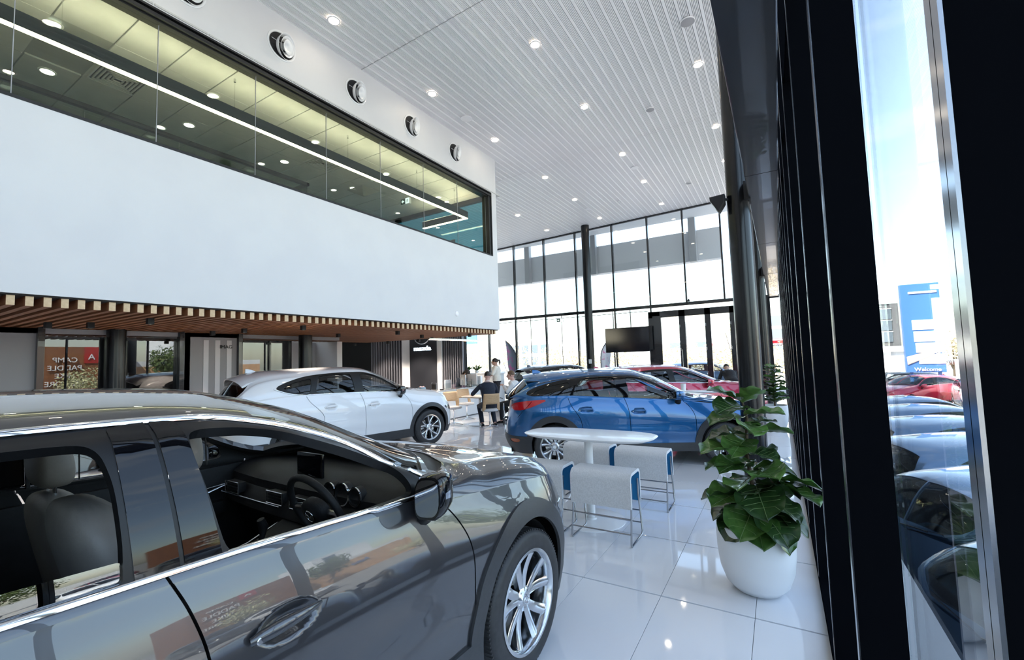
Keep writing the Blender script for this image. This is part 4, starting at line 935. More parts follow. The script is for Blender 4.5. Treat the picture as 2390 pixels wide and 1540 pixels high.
# ============================================================ ceiling and wall fittings
def downlight(x, y, z, r, label, group, on=True, m=None, power=0):
    t = empty('downlight', (x,y,z), 0, label, 'downlight', group)
    b = MB(); b.lathe([(r*1.35,.0),(r*1.35,-.008),(r*1.05,-.012),(r,-.004),(r,.0)], 24); b.build('trim_ring', M['ceiling_strip'], t, smooth=40)
    b = MB(); b.lathe([(r*.98,-.003),(.001,-.003)], 24); b.build('lamp_face', m or (M['lamp'] if on else M['white_gloss']), t)
    return t
LX = [-9.2, -6.53, -3.815, -1.14]; LY = [4.97, 7.63, 10.28, 13.45, 16.05, 18.9]
dl = downlight(LX[1], LY[0], ceil_z(LX[1])-.004, .085, 'round recessed downlight glowing in the high plank ceiling', 'downlights in the high plank ceiling')
def lab_dl(o, x, y):
    row = {LX[0]:'row beyond the mezzanine corner', LX[1]:'row nearest the mezzanine wall', LX[2]:'middle row', LX[3]:'row nearest the right-hand glazing'}[x]
    if y in LY: o['label'] = 'ceiling downlight, %s, %s from the back glazing' % (row, ORD[len(LY)-1-LY.index(y)])
    elif x == LX[0]: o['label'] = 'ceiling downlight, %s, %s' % (row, 'nearer one' if y < 17 else 'farther one')
    else: o['label'] = 'glowing downlight in the plank ceiling above the viewpoint'; o['group'] = 'downlights above the viewpoint'
pos = [(x,y) for x in LX[1:] for y in LY]+[(LX[0],16.15),(LX[0],18.9)]+[(x,2.3) for x in LX[1:]]+[(x,-.4) for x in LX[1:]]
for (x,y) in pos:
    if (x,y) == (LX[1], LY[0]): continue
    c = copy_tree(dl); c.location = (x, y, ceil_z(x)-.004)
    lab_dl(c, x, y)
lab_dl(dl, LX[1], LY[0])
M['mesh_grey'] = mat('speaker_mesh', (.38,.37,.38), .6)
for i, (x, y, lb) in enumerate(((-1.11,8.8,'round grey ceiling speaker grille nearest the big black column'),(-6.51,8.93,'round pale ceiling speaker grille beside the mezzanine wall'),(-2.46,11.42,'small grey ceiling speaker near the second plank joint'),(-6.5,17.39,'pale square-edged ceiling grille nearest the round column at the back'),(-3.76,14.66,'pale ceiling access grille above the middle of the showroom'),(-2.48,17.28,'small grey ceiling speaker close to the back glazing'))):
    t = empty('ceiling_speaker', (x,y,ceil_z(x)-.002), 0, lb, 'speaker'); r = (.14,.15,.11,.12,.13,.10)[i]
    b = MB(); b.lathe([(r,0),(r,-.015),(r*.92,-.022)], 24); b.build('rim', M['ceiling_strip'], t, smooth=40)
    b = MB(); b.lathe([(r*.92,-.02),(r*.5,-.026),(.001,-.028)], 24); b.build('mesh_cover', M['mesh_grey'] if i in (0,2,5) else M['ceiling'], t, smooth=60)
sm = empty('smoke_detector', (-5.17,17.43,ceil_z(-5.17)), 0, 'small white smoke detector on the high plank ceiling', 'detector')
b = MB(); b.lathe([(.06,0),(.06,-.02),(.035,-.035),(.035,-.06),(.001,-.065)], 18); b.build('body', M['white_gloss'], sm, smooth=40)
# jet nozzles in the mezzanine wall
M['vent_dark'] = mat('vent_throat', (.01,.01,.012), .7)
nz_ = None
for y, lb in ((2.93,'round white jet nozzle in the white wall; topmost'),(4.4,'round white jet nozzle in the white wall; second along'),(6.01,'round white jet nozzle in the white wall; middle one'),(7.65,'round white jet nozzle in the white wall; fourth along'),(9.3,'round white jet nozzle in the white wall; smallest, farthest')):
    if nz_ is None:
        t = empty('air_nozzle', (XM,y,7.41), 0, lb, 'air vent'); nz_ = t
        Mx = Matrix.Rotation(PI/2, 4, 'Y')
        def L_(p, nm, m, M2=None, sm=60): b = MB(); b.lathe(p, 40, M=(M2 @ Mx) if M2 else Mx); return b.build(nm, m, t, smooth=sm)
        L_([(.262,.0),(.262,.012),(.245,.02),(.228,.012),(.225,.002)], 'flange', M['white_gloss'])
        L_([(.226,.004),(.001,.003)], 'throat', M['vent_dark'], sm=False)
        tl = Matrix.Translation((.045,.022,-.018)) @ Matrix.Rotation(math.radians(22), 4, 'Z') @ Matrix.Rotation(math.radians(14), 4, 'Y')
        L_([(.150,-.03),(.178,.01),(.208,.06),(.216,.062),(.192,.01),(.165,-.03)], 'outer_cone', M['white_gloss'], tl)
        L_([(.075,-.02),(.11,.03),(.158,.072),(.166,.074),(.125,.03),(.085,-.02)], 'inner_cone', M['white_gloss'], tl)
        L_([(.060,.0),(.07,.03),(.115,.085),(.108,.088),(.05,.045),(.02,.02),(.001,.018)], 'core', M['white_gloss'], tl)
        b = MB(); b.tube([(.05,-.21,.02),(.06,.0,0),(.05,.1,-.02)], .004, 6); b.build('spindle', M['white_gloss'], t)
    else: c = copy_tree(nz_); c.location.y = y; c['label'] = lb
b = empty('wall_sensor', (XM,9.22,3.0), 0, 'small round pale sensor near the lower far corner of the white wall', 'sensor')
q = MB(); q.lathe([(.07,0),(.07,.012),(.055,.022),(.001,.024)], 20, M=Matrix.Rotation(PI/2,4,'Y')); q.build('cover', M['ceiling'], b, smooth=40)
# upstairs lights
md = downlight(-10.3, 2.18, MZ-.002, .085, 'bright round downlight of the upstairs office, row farther from the glass', 'bright upstairs office downlights', True)
for k in range(1, 4): c = copy_tree(md); c.location = (-10.27, 2.18+2.09*k, MZ-.002); c['label'] = 'bright round downlight of the upstairs office, %s from the left end' % ORD[k]
md['label'] = 'bright round downlight of the upstairs office, first from the left end'
M['lamp_dim'] = emis('lamp_dim', (1,.93,.8), 1.6)
m2 = downlight(-8.78, 1.91, MZ-.002, .075, 'unlit white round downlight of the upstairs office, row near the glass', 'pale downlights near the office glass', m=M['lamp_dim'])
for k in range(1, 5): c = copy_tree(m2); c.location = (-8.76, 1.91+2.13*k, MZ-.002); c['label'] = 'pale downlight between pendant and office window, %s from the left end' % ORD[k]
m2['label'] = 'pale downlight between pendant and office window, first from the left end'
m3 = downlight(-10.85, 4.0, MZ-.002, .07, 'unlit white round downlight of the upstairs office, deepest row', 'pale downlights deep in the office', m=M['lamp_dim'])
for k in range(1, 3): c = copy_tree(m3); c.location = (-10.85, 4.0+2.11*k, MZ-.002); c['label'] = 'pale downlight in the deepest office row, %s from the left' % ORD[k]
m3['label'] = 'pale downlight in the deepest office row, first from the left'
def diffuser(x, y, s, label, cone=False):
    t = empty('air_diffuser', (x,y,MZ), 0, label, 'air vent')
    if cone:
        b = MB(); b.add([(-s,-s,-.01),(s,-s,-.01),(s,s,-.01),(-s,s,-.01),(0,0,.0),(-s*.1,-s*.1,-.16),(s*.1,-s*.1,-.16),(s*.1,s*.1,-.16),(-s*.1,s*.1,-.16)], [(0,1,6,5),(1,2,7,6),(2,3,8,7),(3,0,5,8),(5,6,7,8)]); b.build('pyramid_plate', M['tbar'], t, fix=False)
        return
    for k in range(6):
        f = 1-k*.155; b = MB(); a = s*f; w_ = s*.07
        b.box(-a,a,-a,-a+w_,-.03,0); b.box(-a,a,a-w_,a,-.03,0); b.box(-a,-a+w_,-a,a,-.03,0); b.box(a-w_,a,-a,a,-.03,0); b.build('louvre_ring', M['mezz_tile'], t)
    b = MB(); b.box(-s*.97,s*.97,-s*.97,s*.97,-.003,.004); b.build('dark_throat', M['lining'], t)
diffuser(-9.62, 2.9, .33, 'square louvred ceiling diffuser above the pendant, near end of the office'); diffuser(-9.58, 6.95, .33, 'square louvred ceiling diffuser near the middle of the office')
diffuser(-10.2, 8.75, .33, 'pyramid shaped grey ceiling diffuser near the office exit sign', True)
sd_ = empty('smoke_detector', (-9.4,8.35,MZ), 0, 'small white smoke detector on the upstairs office ceiling', 'detector')
b = MB(); b.lathe([(.06,0),(.06,-.02),(.04,-.045),(.001,-.05)], 18); b.build('body', M['white_gloss'], sd_, smooth=40)
M['exit_green'] = mat('exit_green', (.01,.08,.05), .4); M['exit_white'] = emis('exit_white', (.9,.95,.92), .8)
def exit_sign(loc, w_, h_, label, rz=0, man_right=True):
    t = empty('exit_sign', loc, rz, label, 'exit sign')
    b = MB(); b.bbox(-w_/2, w_/2, -.04, .04, -h_/2, h_/2, .008); b.build('housing', M['white_gloss'], t, smooth=True)
    b = MB(); b.box(-w_/2+.01, w_*.04, -.046, -.04, -h_/2+.012, h_/2-.012); b.build('green_panel', M['exit_green'], t)
    b = MB(); b.box(w_*.05, w_/2-.01, -.046, -.04, -h_/2+.012, h_/2-.012); b.build('doorway_panel', M['exit_white'], t)
    a = MB(); cx = -w_*.23; s_ = h_*.3; f3 = lambda u,v,h: (cx+u*s_, h, v*s_)
    a.prism([(-1,0),(-.1,.9),(-.1,.35),(.9,.35),(.9,-.35),(-.1,-.35),(-.1,-.9)], -.050, -.0455, f3); a.build('arrow', M['exit_white'], t)
    r = MB(); cx2 = w_*.27; g3 = lambda u,v,h: (cx2+u*s_*.8, h, v*s_)
    r.prism([(.15*math.cos(q), .85+.16*math.sin(q)) for q in np.linspace(0,2*PI,10,endpoint=False)], -.050, -.0455, g3)
    for pl in ([(-.1,.65),(.2,.6),(.15,0),(-.2,.0)], [(-.1,.6),(-.6,.4),(-.7,.1),(-.58,.05),(-.45,.3),(-.1,.42)], [(.2,.6),(.55,.3),(.8,.35),(.8,.2),(.5,.12),(.18,.4)], [(-.2,.05),(-.35,-.5),(-.8,-.6),(-.8,-.75),(-.25,-.65),(.0,0)], [(.0,.0),(.35,-.35),(.3,-.9),(.48,-.9),(.5,-.3),(.15,.05)]): r.prism(pl, -.050, -.0455, g3)
    r.build('running_figure', M['exit_green'], t)
    for x in (-w_*.3, w_*.3): b = MB(); b.tube([(x,0,h_/2),(x,0,h_/2+.12)], .006, 6); b.build('hanger', M['steel'], t)
exit_sign((-9.42,9.7,6.64), .36, .19, 'green and white exit sign with arrow and running figure in the upstairs office')
exit_sign((-9.18,20.0,3.62), .34, .17, 'small exit sign hanging under the transom of the back glazing')
# pendant frame light
pn = empty('pendant_frame_light', (-7.95,4,6.1), 0, 'long black suspended frame light with a warm glowing edge in the upstairs office', 'pendant light')
b = MB(); b.box(-.04,.04,-9,6.8,.02,.22); b.box(-1.75,.04,6.72,6.8,.02,.22); b.build('housing', M['black_matt'], pn)
b = MB(); b.box(-.036,.036,-9,6.79,0,.02); b.box(-1.74,.036,6.725,6.795,0,.02); b.build('led_strip', M['lamp_warm'], pn)
b = MB(); b.box(-.03,.03,-9,6.79,.22,.225); b.box(-1.74,.03,6.73,6.79,.22,.225); b.build('uplight_strip', emis('uplight_warm', (1,.78,.54), 22), pn)
for y in (-7,-4.6,-2.2,.0,2.4,4.6,6.2): b = MB(); b.tube([(0,y,.22),(0,y,.76)], .004, 5); b.build('suspension_wire', M['steel'], pn); b = MB(); b.lathe([(.018,.70),(.018,.76)], 10, c=(0,y,0)); b.build('ceiling_cup', M['steel'], pn)
# television on poles
tv = empty('television', (-5.80,19.75,0), 0, 'large black flat television hanging in front of the back glazing', 'television')
b = MB(); b.bbox(-1.0,1.0,-.04,.03,1.92,3.03,.012); b.build('screen_housing', M['black_matt'], tv, smooth=True)
b = MB(); b.box(-.98,.98,-.043,-.039,1.95,3.01); b.build('screen', mat('tv_screen', (.006,.007,.012), .12), tv)
for x in (-.62,.18): b = MB(); b.tube([(x,.06,2.6),(x,.06,3.85)], .022, 8); b.build('hanging_pole', M['black_metal'], tv, smooth=60)
b = MB(); b.tube([(-.62,.06,.0),(-.62,.06,2.4)], .035, 10); b.build('floor_pole', M['black_metal'], tv, smooth=60)
b = MB(); b.bbox(.98,1.12,-.05,.05,2.0,3.05,.01); b.build('side_speaker', M['black_matt'], tv, smooth=True)
b = empty('camera_dome', (-3.15,20.0,3.98), 0, 'tiny security camera on the transom above the back doors', 'camera')
q = MB(); q.lathe([(.05,0),(.05,.06),(.03,.1),(.001,.12)], 14); q.build('body', M['black_matt'], b, smooth=50)
# wedge speaker hanging on the big column
sp = empty('wedge_speaker', (-.60,6.85,3.90), 0, 'black wedge-shaped loudspeaker bracketed high on the big round column', 'speaker')
b = MB(); rg = lambda y, s: [(-.17*s,y,.10*s),(.13*s,y,.12*s),(.13*s,y,-.06*s),(0.0,y,-.26*s),(-.16*s,y,.02*s)]
b.loft([rg(-.13,.82), rg(-.11,1), rg(.11,1), rg(.13,.82)]); b.build('cabinet', M['black_matt'], sp, smooth=30)
b = MB(); b.add([(-.155,-.10,.01),(-.005,-.10,-.245),(-.005,.10,-.245),(-.155,.10,.01)], [(0,1,2,3)]); b.add([(-.157,-.10,.01),(-.007,-.10,-.245),(-.007,.10,-.245),(-.157,.10,.01)], [(3,2,1,0)]); b.build('grille', M['grey_metal'], sp)
b = MB(); b.tube([(.10,0,.03),(.24,.1,.03)], .03, 8); b.build('bracket', M['black_matt'], sp); sp.scale = (.66,)*3
# keypad on the back column
b = empty('wall_keypad', (-7.42,19.28,1.55), 0, 'small white box on the round column at the back', 'keypad')
q = MB(); q.bbox(-.06,.06,-.03,.03,-.10,.10,.01); q.build('case', M['white_gloss'], b, smooth=True)
for nm, tx, sz, loc, par in text_later: text_obj(nm, tx, sz, emis('sign_glow', (.72,.88,1), .9), loc, (PI/2,0,0), par, .012, xs=1.45, bold=.008)
text_obj('wall_lettering', 'IMAG', .11, M['black_matt'], (XP+.016,5.2,2.2), (PI/2,0,PI/2), bpy.data.objects['wall_partition'], .004)
grey = empty('grey_suv', (-2.258, 2.298, 0), math.radians(90-2), 'large dark grey metallic SUV filling the foreground, pale leather seats, chrome window strips', 'car')
build_car(GREY, grey); GREY_ROOT = grey
# ------------------------------------------------------------ cabin of the grey SUV
def rrect(w, h, r=.5, n=20):
    """superellipse ring"""
    return [(w*np.sign(math.cos(t))*abs(math.cos(t))**r, h*np.sign(math.sin(t))*abs(math.sin(t))**r) for t in np.linspace(0, 2*PI, n, endpoint=False)]
def soft(o, l=2): md = o.modifiers.new('soft', 'SUBSURF'); md.levels = 1; md.render_levels = l; return o
def seat(root, x, y, lean=.22, headrest=True, m=None, hr=None, zt=1.20, sc=1.0):
    m = m or M['leather']; b = MB(); rings = []
    for f, w_, d_ in ((0,.20,.10),(.1,.245,.12),(.35,.255,.11),(.7,.250,.10),(.9,.225,.09),(1.03,.14,.05)):
        z = .62+(zt-.62)*f; cx = x-lean*(z-.62)/.6
        rings.append([(cx+q[1]*d_/.1*1.0, y+q[0]*w_/.2, z) for q in rrect(.2*sc, .1, .6)])
    b.loft(rings); o = soft(b.build('seat_backrest', m, root, smooth='all'))
    # raised side bolsters with a seam
    for sg in (-1, 1):
        bl = MB(); rg = []
        for f, r_ in ((.05,.03),(.2,.060),(.5,.062),(.75,.054),(.90,.03),(.95,.008)):
            z = .66+(zt-.66)*f; cx = x+.030-lean*(z-.62)/.6
            rg.append([(cx+r_*.9*math.sin(t), y+sg*(.195-.05*f)*sc+r_*math.cos(t), z) for t in np.linspace(0, 2*PI, 14, endpoint=False)])
        bl.loft(rg); soft(bl.build('seat_bolster', m, o, smooth='all'))
    cs = MB(); rings = []
    for f, w_, h_ in ((0,.8,.5),(.08,1,.9),(.5,1.05,1),(.92,1,.95),(1,.85,.5)):
        rings.append([(x-.05+.52*f, y+q[0]*w_, .55+q[1]*h_+.03*f) for q in rrect(.25, .09, .55)])
    cs.loft(rings); soft(cs.build('seat_cushion', m, root, smooth='all'))
    if headrest:
        hx = x-lean*(zt-.62)/.6 if hr is None else hr; h = MB(); rings = []
        for f, w_, d_ in ((0,.5,.5),(.08,.85,.85),(.3,1,1),(.75,1,.95),(.93,.85,.75),(1,.5,.4)):
            rings.append([(hx-.02*f+q[1]*d_, y+q[0]*w_, zt+.035+.19*f) for q in rrect(.145, .068, .6)])
        h.loft(rings); ho = soft(h.build('headrest', m, o, smooth='all'))
        for sg in (-1, 1):
            p = MB(); p.tube([(hx, y+sg*.06, zt-.03), (hx-.005, y+sg*.06, zt+.07)], .007, 8); p.build('headrest_post', M['chrome'], o, smooth=60)
        sm = MB(); sm.tube([(hx+.064, y+a, zt+.06+b_) for a, b_ in ((-.095,.0),(-.085,.08),(-.07,.15))], .003, 5); sm.tube([(hx+.064, y+a, zt+.06+b_) for a, b_ in ((.095,.0),(.085,.08),(.07,.15))], .003, 5)
        sm.build('stitching', M['leather_dark'], o)
    return o
def cabin(root, simple=False, dx=0, sh=1.0, wheel_y=-.37, light=None, cw=.86):
    d = MB(); prof = [(-.24,1.10),(-.45,1.135),(-.62,1.145),(-.74,1.13),(-.80,1.09),(-.79,1.04),(-.83,1.00),(-.84,.93),(-.78,.88),(-.72,.72),(-.60,.62),(-.24,.62)]
    rings = []
    for y in (-.80,-.70,-.45,-.1,.1,.45,.70,.80):
        k = 1-.05*(abs(y)/.8)**3; hump = .03*math.exp(-((y-wheel_y)/.18)**2)
        rings.append([((x*(1 if x > -.3 else k)+dx), y, (z+(hump if z > 1.1 else 0))*sh) for x, z in prof])
    d.loft(rings); dd = d.build('dashboard', M['leather_dark'], root, smooth=45)
    sw = MB(); N = 40; R_ = .185; c = Vector((-.93+dx, wheel_y, 1.065*sh)); ax = Matrix.Rotation(math.radians(-24), 4, 'Y')
    pt = lambda r, a, h=0: c + ax.to_3x3() @ Vector((h, r*math.cos(a), r*math.sin(a)))
    sw.tube([pt(R_, 2*PI*k/N) for k in range(N+1)], (.0165), 10); st = sw.build('steering_wheel', M['leather_dark'], root, smooth=60)
    hb = MB(); hb.loft([[pt(r*(1+.15*math.cos(2*a)), a, h) for a in np.linspace(0, 2*PI, 20, endpoint=False)] for r, h in ((.075,.02),(.078,-.01),(.066,-.03),(.03,-.036))]); hb.build('airbag_hub', M['leather_dark'], st, smooth=60)
    for a in (0, PI, -PI/2):
        sp = MB(); sp.tube([pt(.06, a, 0), pt(.13, a, .006), pt(.18, a, 0)], [(.022,.012),(.015,.009),(.016,.01)], 8); sp.build('wheel_spoke', M['steel'] if a != -PI/2 else M['leather_dark'], st, smooth=60)
    em = MB(); em.tube([pt(.030, a, -.040) for a in np.linspace(0, 2*PI, 25)], .003, 6); em.tube([c+ax.to_3x3() @ Vector((-.041, y, z)) for y, z in ((-.026,.010),(-.012,.004),(0,-.008),(.012,.004),(.026,.010))], .003, 6); em.build('hub_emblem', M['chrome'], st, smooth=60)
    for k, (yy, r_) in enumerate(((wheel_y+.10,.045),(wheel_y,.055),(wheel_y-.10,.045))):
        g = MB(); Mx = Matrix.Translation((-.775+dx, yy, 1.105*sh)) @ Matrix.Rotation(-PI/2, 4, 'Y'); g.lathe([(r_,-.02),(r_,.02),(r_-.006,.022),(r_-.008,.0),(.001,.0)], 28, M=Mx); o = g.build('instrument_dial', M['leather_dark'], dd, smooth=40)
        g2 = MB(); g2.lathe([(r_+.001,.015),(r_+.003,.024),(r_-.003,.024)], 28, M=Mx); g2.build('dial_ring', M['chrome'], o, smooth=60)
    sc = MB(); sc.bbox(-.735+dx, -.72+dx, -.12, .12, 1.135*sh, 1.265*sh, .008); sc.build('centre_screen', M['gloss_black'], dd, smooth=True)
    for yy in (.15, .62, -.62, -.08):
        v = MB(); v.bbox(-.845+dx, -.80+dx, yy-.075, yy+.075, 1.0*sh, 1.06*sh, .008); vo = v.build('air_vent', M['leather_dark'], dd, smooth=True)
        v2 = MB(); v2.tube([(-.85+dx, yy+a*.078, (1.03+b*.032)*sh) for a, b in ((-1,-1),(-1,1),(1,1),(1,-1),(-1,-1))], .0035, 6); v2.build('vent_bezel', M['steel'], vo)
        for k in range(3): v3 = MB(); v3.box(-.850+dx, -.83+dx, yy-.07, yy+.07, (1.014+.016*k)*sh, (1.018+.016*k)*sh); v3.build('vent_blade', M['trim_black'], vo)
    tr = MB(); tr.tube([(-.842+dx, .76, .985*sh), (-.848+dx, .3, .985*sh), (-.848+dx, .1, .985*sh)], (.006), 8); tr.build('dash_trim_strip', M['steel'], dd, smooth=60)
    cn = MB(); rings = []
    for x, w_, z in ((-.80,.13,.93),(-.95,.135,.86),(-1.2,.13,.80),(-1.6,.12,.80),(-1.62,.11,.6)):
        rings.append([(x+dx, -w_, .5), (x+dx, -w_, z-.03), (x+dx, -w_+.03, z), (x+dx, w_-.03, z), (x+dx, w_, z-.03), (x+dx, w_, .5)])
    cn.loft(rings); co = cn.build('centre_console', M['leather_dark'], root, smooth=40)
    gl = MB(); gl.tube([(-1.02+dx,0,.82),(-.99+dx,0,.90),(-.985+dx,0,.945),(-1.0+dx,0,.985)], [.014,.013,.024,.018], 12); gl.build('gear_lever', M['leather_dark'], co, smooth=60)
    gc = MB(); gc.lathe([(.026,0),(.024,.008),(.018,.010)], 16, M=Matrix.Translation((-1.16+dx,0,.80))); gc.lathe([(.018,0),(.018,.016),(.001,.016)], 16, M=Matrix.Translation((-1.16+dx,0,.80))); gc.build('control_dial', M['chrome'], co, smooth=50)
    for sg in (-1, 1):
        ts = MB(); ts.tube([(-.84+dx, sg*.125, .90), (-1.0+dx, sg*.125, .845), (-1.3+dx, sg*.12, .805)], .005, 6); ts.build('console_trim', M['steel'], co)
        dc = MB(); w_ = cw; dc.bbox(-2.75+dx, -.55+dx, sg*w_-.03, sg*w_+.01, .55, 1.13*sh, .02); dc.bbox(-1.5+dx, -.8+dx, sg*w_-.08, sg*w_+.0, .84, .92, .02)
        dco = dc.build('door_card', M['leather_dark'], root, smooth=40)
        dh = MB(); dh.tube([(-.78+dx, sg*(w_-.05), 1.01), (-.90+dx, sg*(w_-.065), .985), (-.98+dx, sg*(w_-.055), .97)], .008, 8); dh.build('inner_door_handle', M['chrome'], dco, smooth=60)
        wt = MB(); wt.tube([(-.66+dx, sg*(w_-.04), 1.02), (-1.1+dx, sg*(w_-.045), 1.0), (-1.55+dx, sg*(w_-.04), 1.01)], .006, 6); wt.build('door_trim_strip', M['steel'], dco, smooth=60)
    hl = MB(); hl.box(-3.2+dx, -1.70+dx, -.56, .56, 1.545*sh, 1.56*sh); hl.build('headlining', M['lining'], root)
    rm = MB(); rm.bbox(-1.02+dx, -.99+dx, -.12, .12, 1.44*sh, 1.50*sh, .01); rm.build('rear_view_mirror', M['leather_dark'], root, smooth=True)
cabin(GREY_ROOT)
seat(GREY_ROOT, -1.50, .40, .17, True, zt=1.235)
seat(GREY_ROOT, -1.52, -.36, .20, True, zt=1.335, hr=-1.50, sc=1.1)
seat(GREY_ROOT, -2.45, .38, .2, True, zt=1.12); seat(GREY_ROOT, -2.45, -.38, .2, True, zt=1.12)
# ------------------------------------------------------------ the other cars
def scaled(base, kx, kz, **kw):
    fx = lambda x: x*kx; c = dict(base); sx = lambda pl: [(p[0]*kx, p[1]) for p in pl]; sz = lambda pl: [(p[0]*kx, p[1]*kz) for p in pl]
    for k in ('zsh','zc','ze'): c[k] = sz(c[k])
    for k in ('wx','hood_mix','we','wb'): c[k] = sx(c[k])
    for k in ('nose','tail'): c[k] = [(p[0]*kz, p[1]) for p in c[k]]
    c['gaps'] = [sz(g) for g in c['gaps']]; c['handles'] = sz(c['handles'])
    c['windows'] = {k: sz(v) for k, v in c['windows'].items()}; c['frame'] = sz(c['frame'])
    c['screens'] = {k: sx(v) for k, v in c['screens'].items()}
    c['strips'] = [(a, sz(b), *r) for a, b, *r in c['strips']]
    c['lights'] = {k: (sz(v[0]), v[1], v[2]) for k, v in c['lights'].items()}
    for k in ('xf','xr','WB','hub','Lf','Lr'): c[k] = c[k]*kx
    m = c['mirror']; c['mirror'] = (m[0]*kx, m[1]*kz, m[2], m[3]*.92, m[4]*.95)
    c['sill'] *= kz; c['rclad'] *= kz; c['fclad'] *= kz; c['fin'] *= kx; s = c['spoiler']; c['spoiler'] = (s[0]*kx, s[1]*kz, s[2]*.93)
    w_ = c['wiper']; c['wiper'] = (w_[0]*kx, w_[1]*kz); g = c['grille']; c['grille'] = (g[0]*kx, g[1]*kz, g[2]*kz, g[3]*.92)
    c['badges'] = [(b[0]*kx, b[1]*kz, b[2], b[3]) for b in c['badges']]; p = c['plate']; c['plate'] = (p[0]*kx, p[1]*kz, p[2])
    c['hi'] = False; c['hiw'] = False; c['step'] = .05; c.update(kw); return c
kx, kz = .875, .982
WHITE = scaled(GREY, kx, kz, paint=M['white_paint'], W=.915, tyre_r=.362, rim_r=.245, tyre_w=.225, wheel_y=.79, arch_r=.405, clad_w=.075, clad_out=.012,
  wheel='vee5', mirror_mat=M['black_metal'], handle_mat=M['white_paint'], hiw=True, spoiler_mat=M['white_paint'],
  windows={'front_door_glass': [(p[0]*kx,p[1]*kz) for p in [(-1.66,1.545),(-1.45,1.545),(-1.30,1.51),(-1.12,1.425),(-.96,1.335),(-.83,1.25),(-.79,1.17),(-1.2,1.175),(-1.60,1.19)]],
           'rear_door_glass': [(p[0]*kx,p[1]*kz) for p in [(-1.85,1.545),(-2.1,1.55),(-2.52,1.53),(-2.62,1.26),(-2.3,1.235),(-1.80,1.215)]],
           'rear_quarter_glass': [(p[0]*kx,p[1]*kz) for p in [(-2.66,1.50),(-3.0,1.44),(-3.22,1.36),(-3.0,1.27),(-2.72,1.245)]]},
  frame=[(p[0]*kx,p[1]*kz) for p in [(-.66,1.165),(-.62,1.155),(-.80,1.26),(-1.05,1.42),(-1.25,1.52),(-1.45,1.578),(-1.7,1.592),(-2.2,1.590),(-2.7,1.55),(-3.1,1.46),(-3.38,1.355),(-3.1,1.25),(-2.7,1.212),(-1.7,1.19),(-1.2,1.165)]],
  strips=[('chrome_belt_strip', [(p[0]*kx,p[1]*kz) for p in [(-3.36,1.35),(-3.08,1.255),(-2.7,1.220),(-2.2,1.203),(-1.69,1.189),(-1.2,1.174),(-.80,1.162)]], .020, .008, M['chrome'])],
  glassm={'front_door_glass': M['tint_glass'], 'door_pillar_trim': M['gloss_black'], 'door_pillar_trim#2': M['gloss_black'], 'rear_door_glass': M['tint_glass'], 'rear_quarter_glass': M['dark_glass'], 'windscreen': M['clear_glass'], 'rear_screen': M['dark_glass'], 'cowl_panel': M['black_matt']},
  plate=(-3.77,.80,'·'))
white = empty('white_suv', (-7.34, 7.47, 0), math.radians(90-14), 'pearl white SUV with grey wheel arches, parked behind the dark grey SUV', 'car')
white.scale = (1.03,)*3; build_car(WHITE, white); cabin(white, dx=.06, sh=.95, cw=.79)
for y in (.36, -.36): seat(white, -1.38, y, .2, True, m=M['leather_dark'], zt=1.16); seat(white, -2.2, y, .2, True, m=M['leather_dark'], zt=1.12)

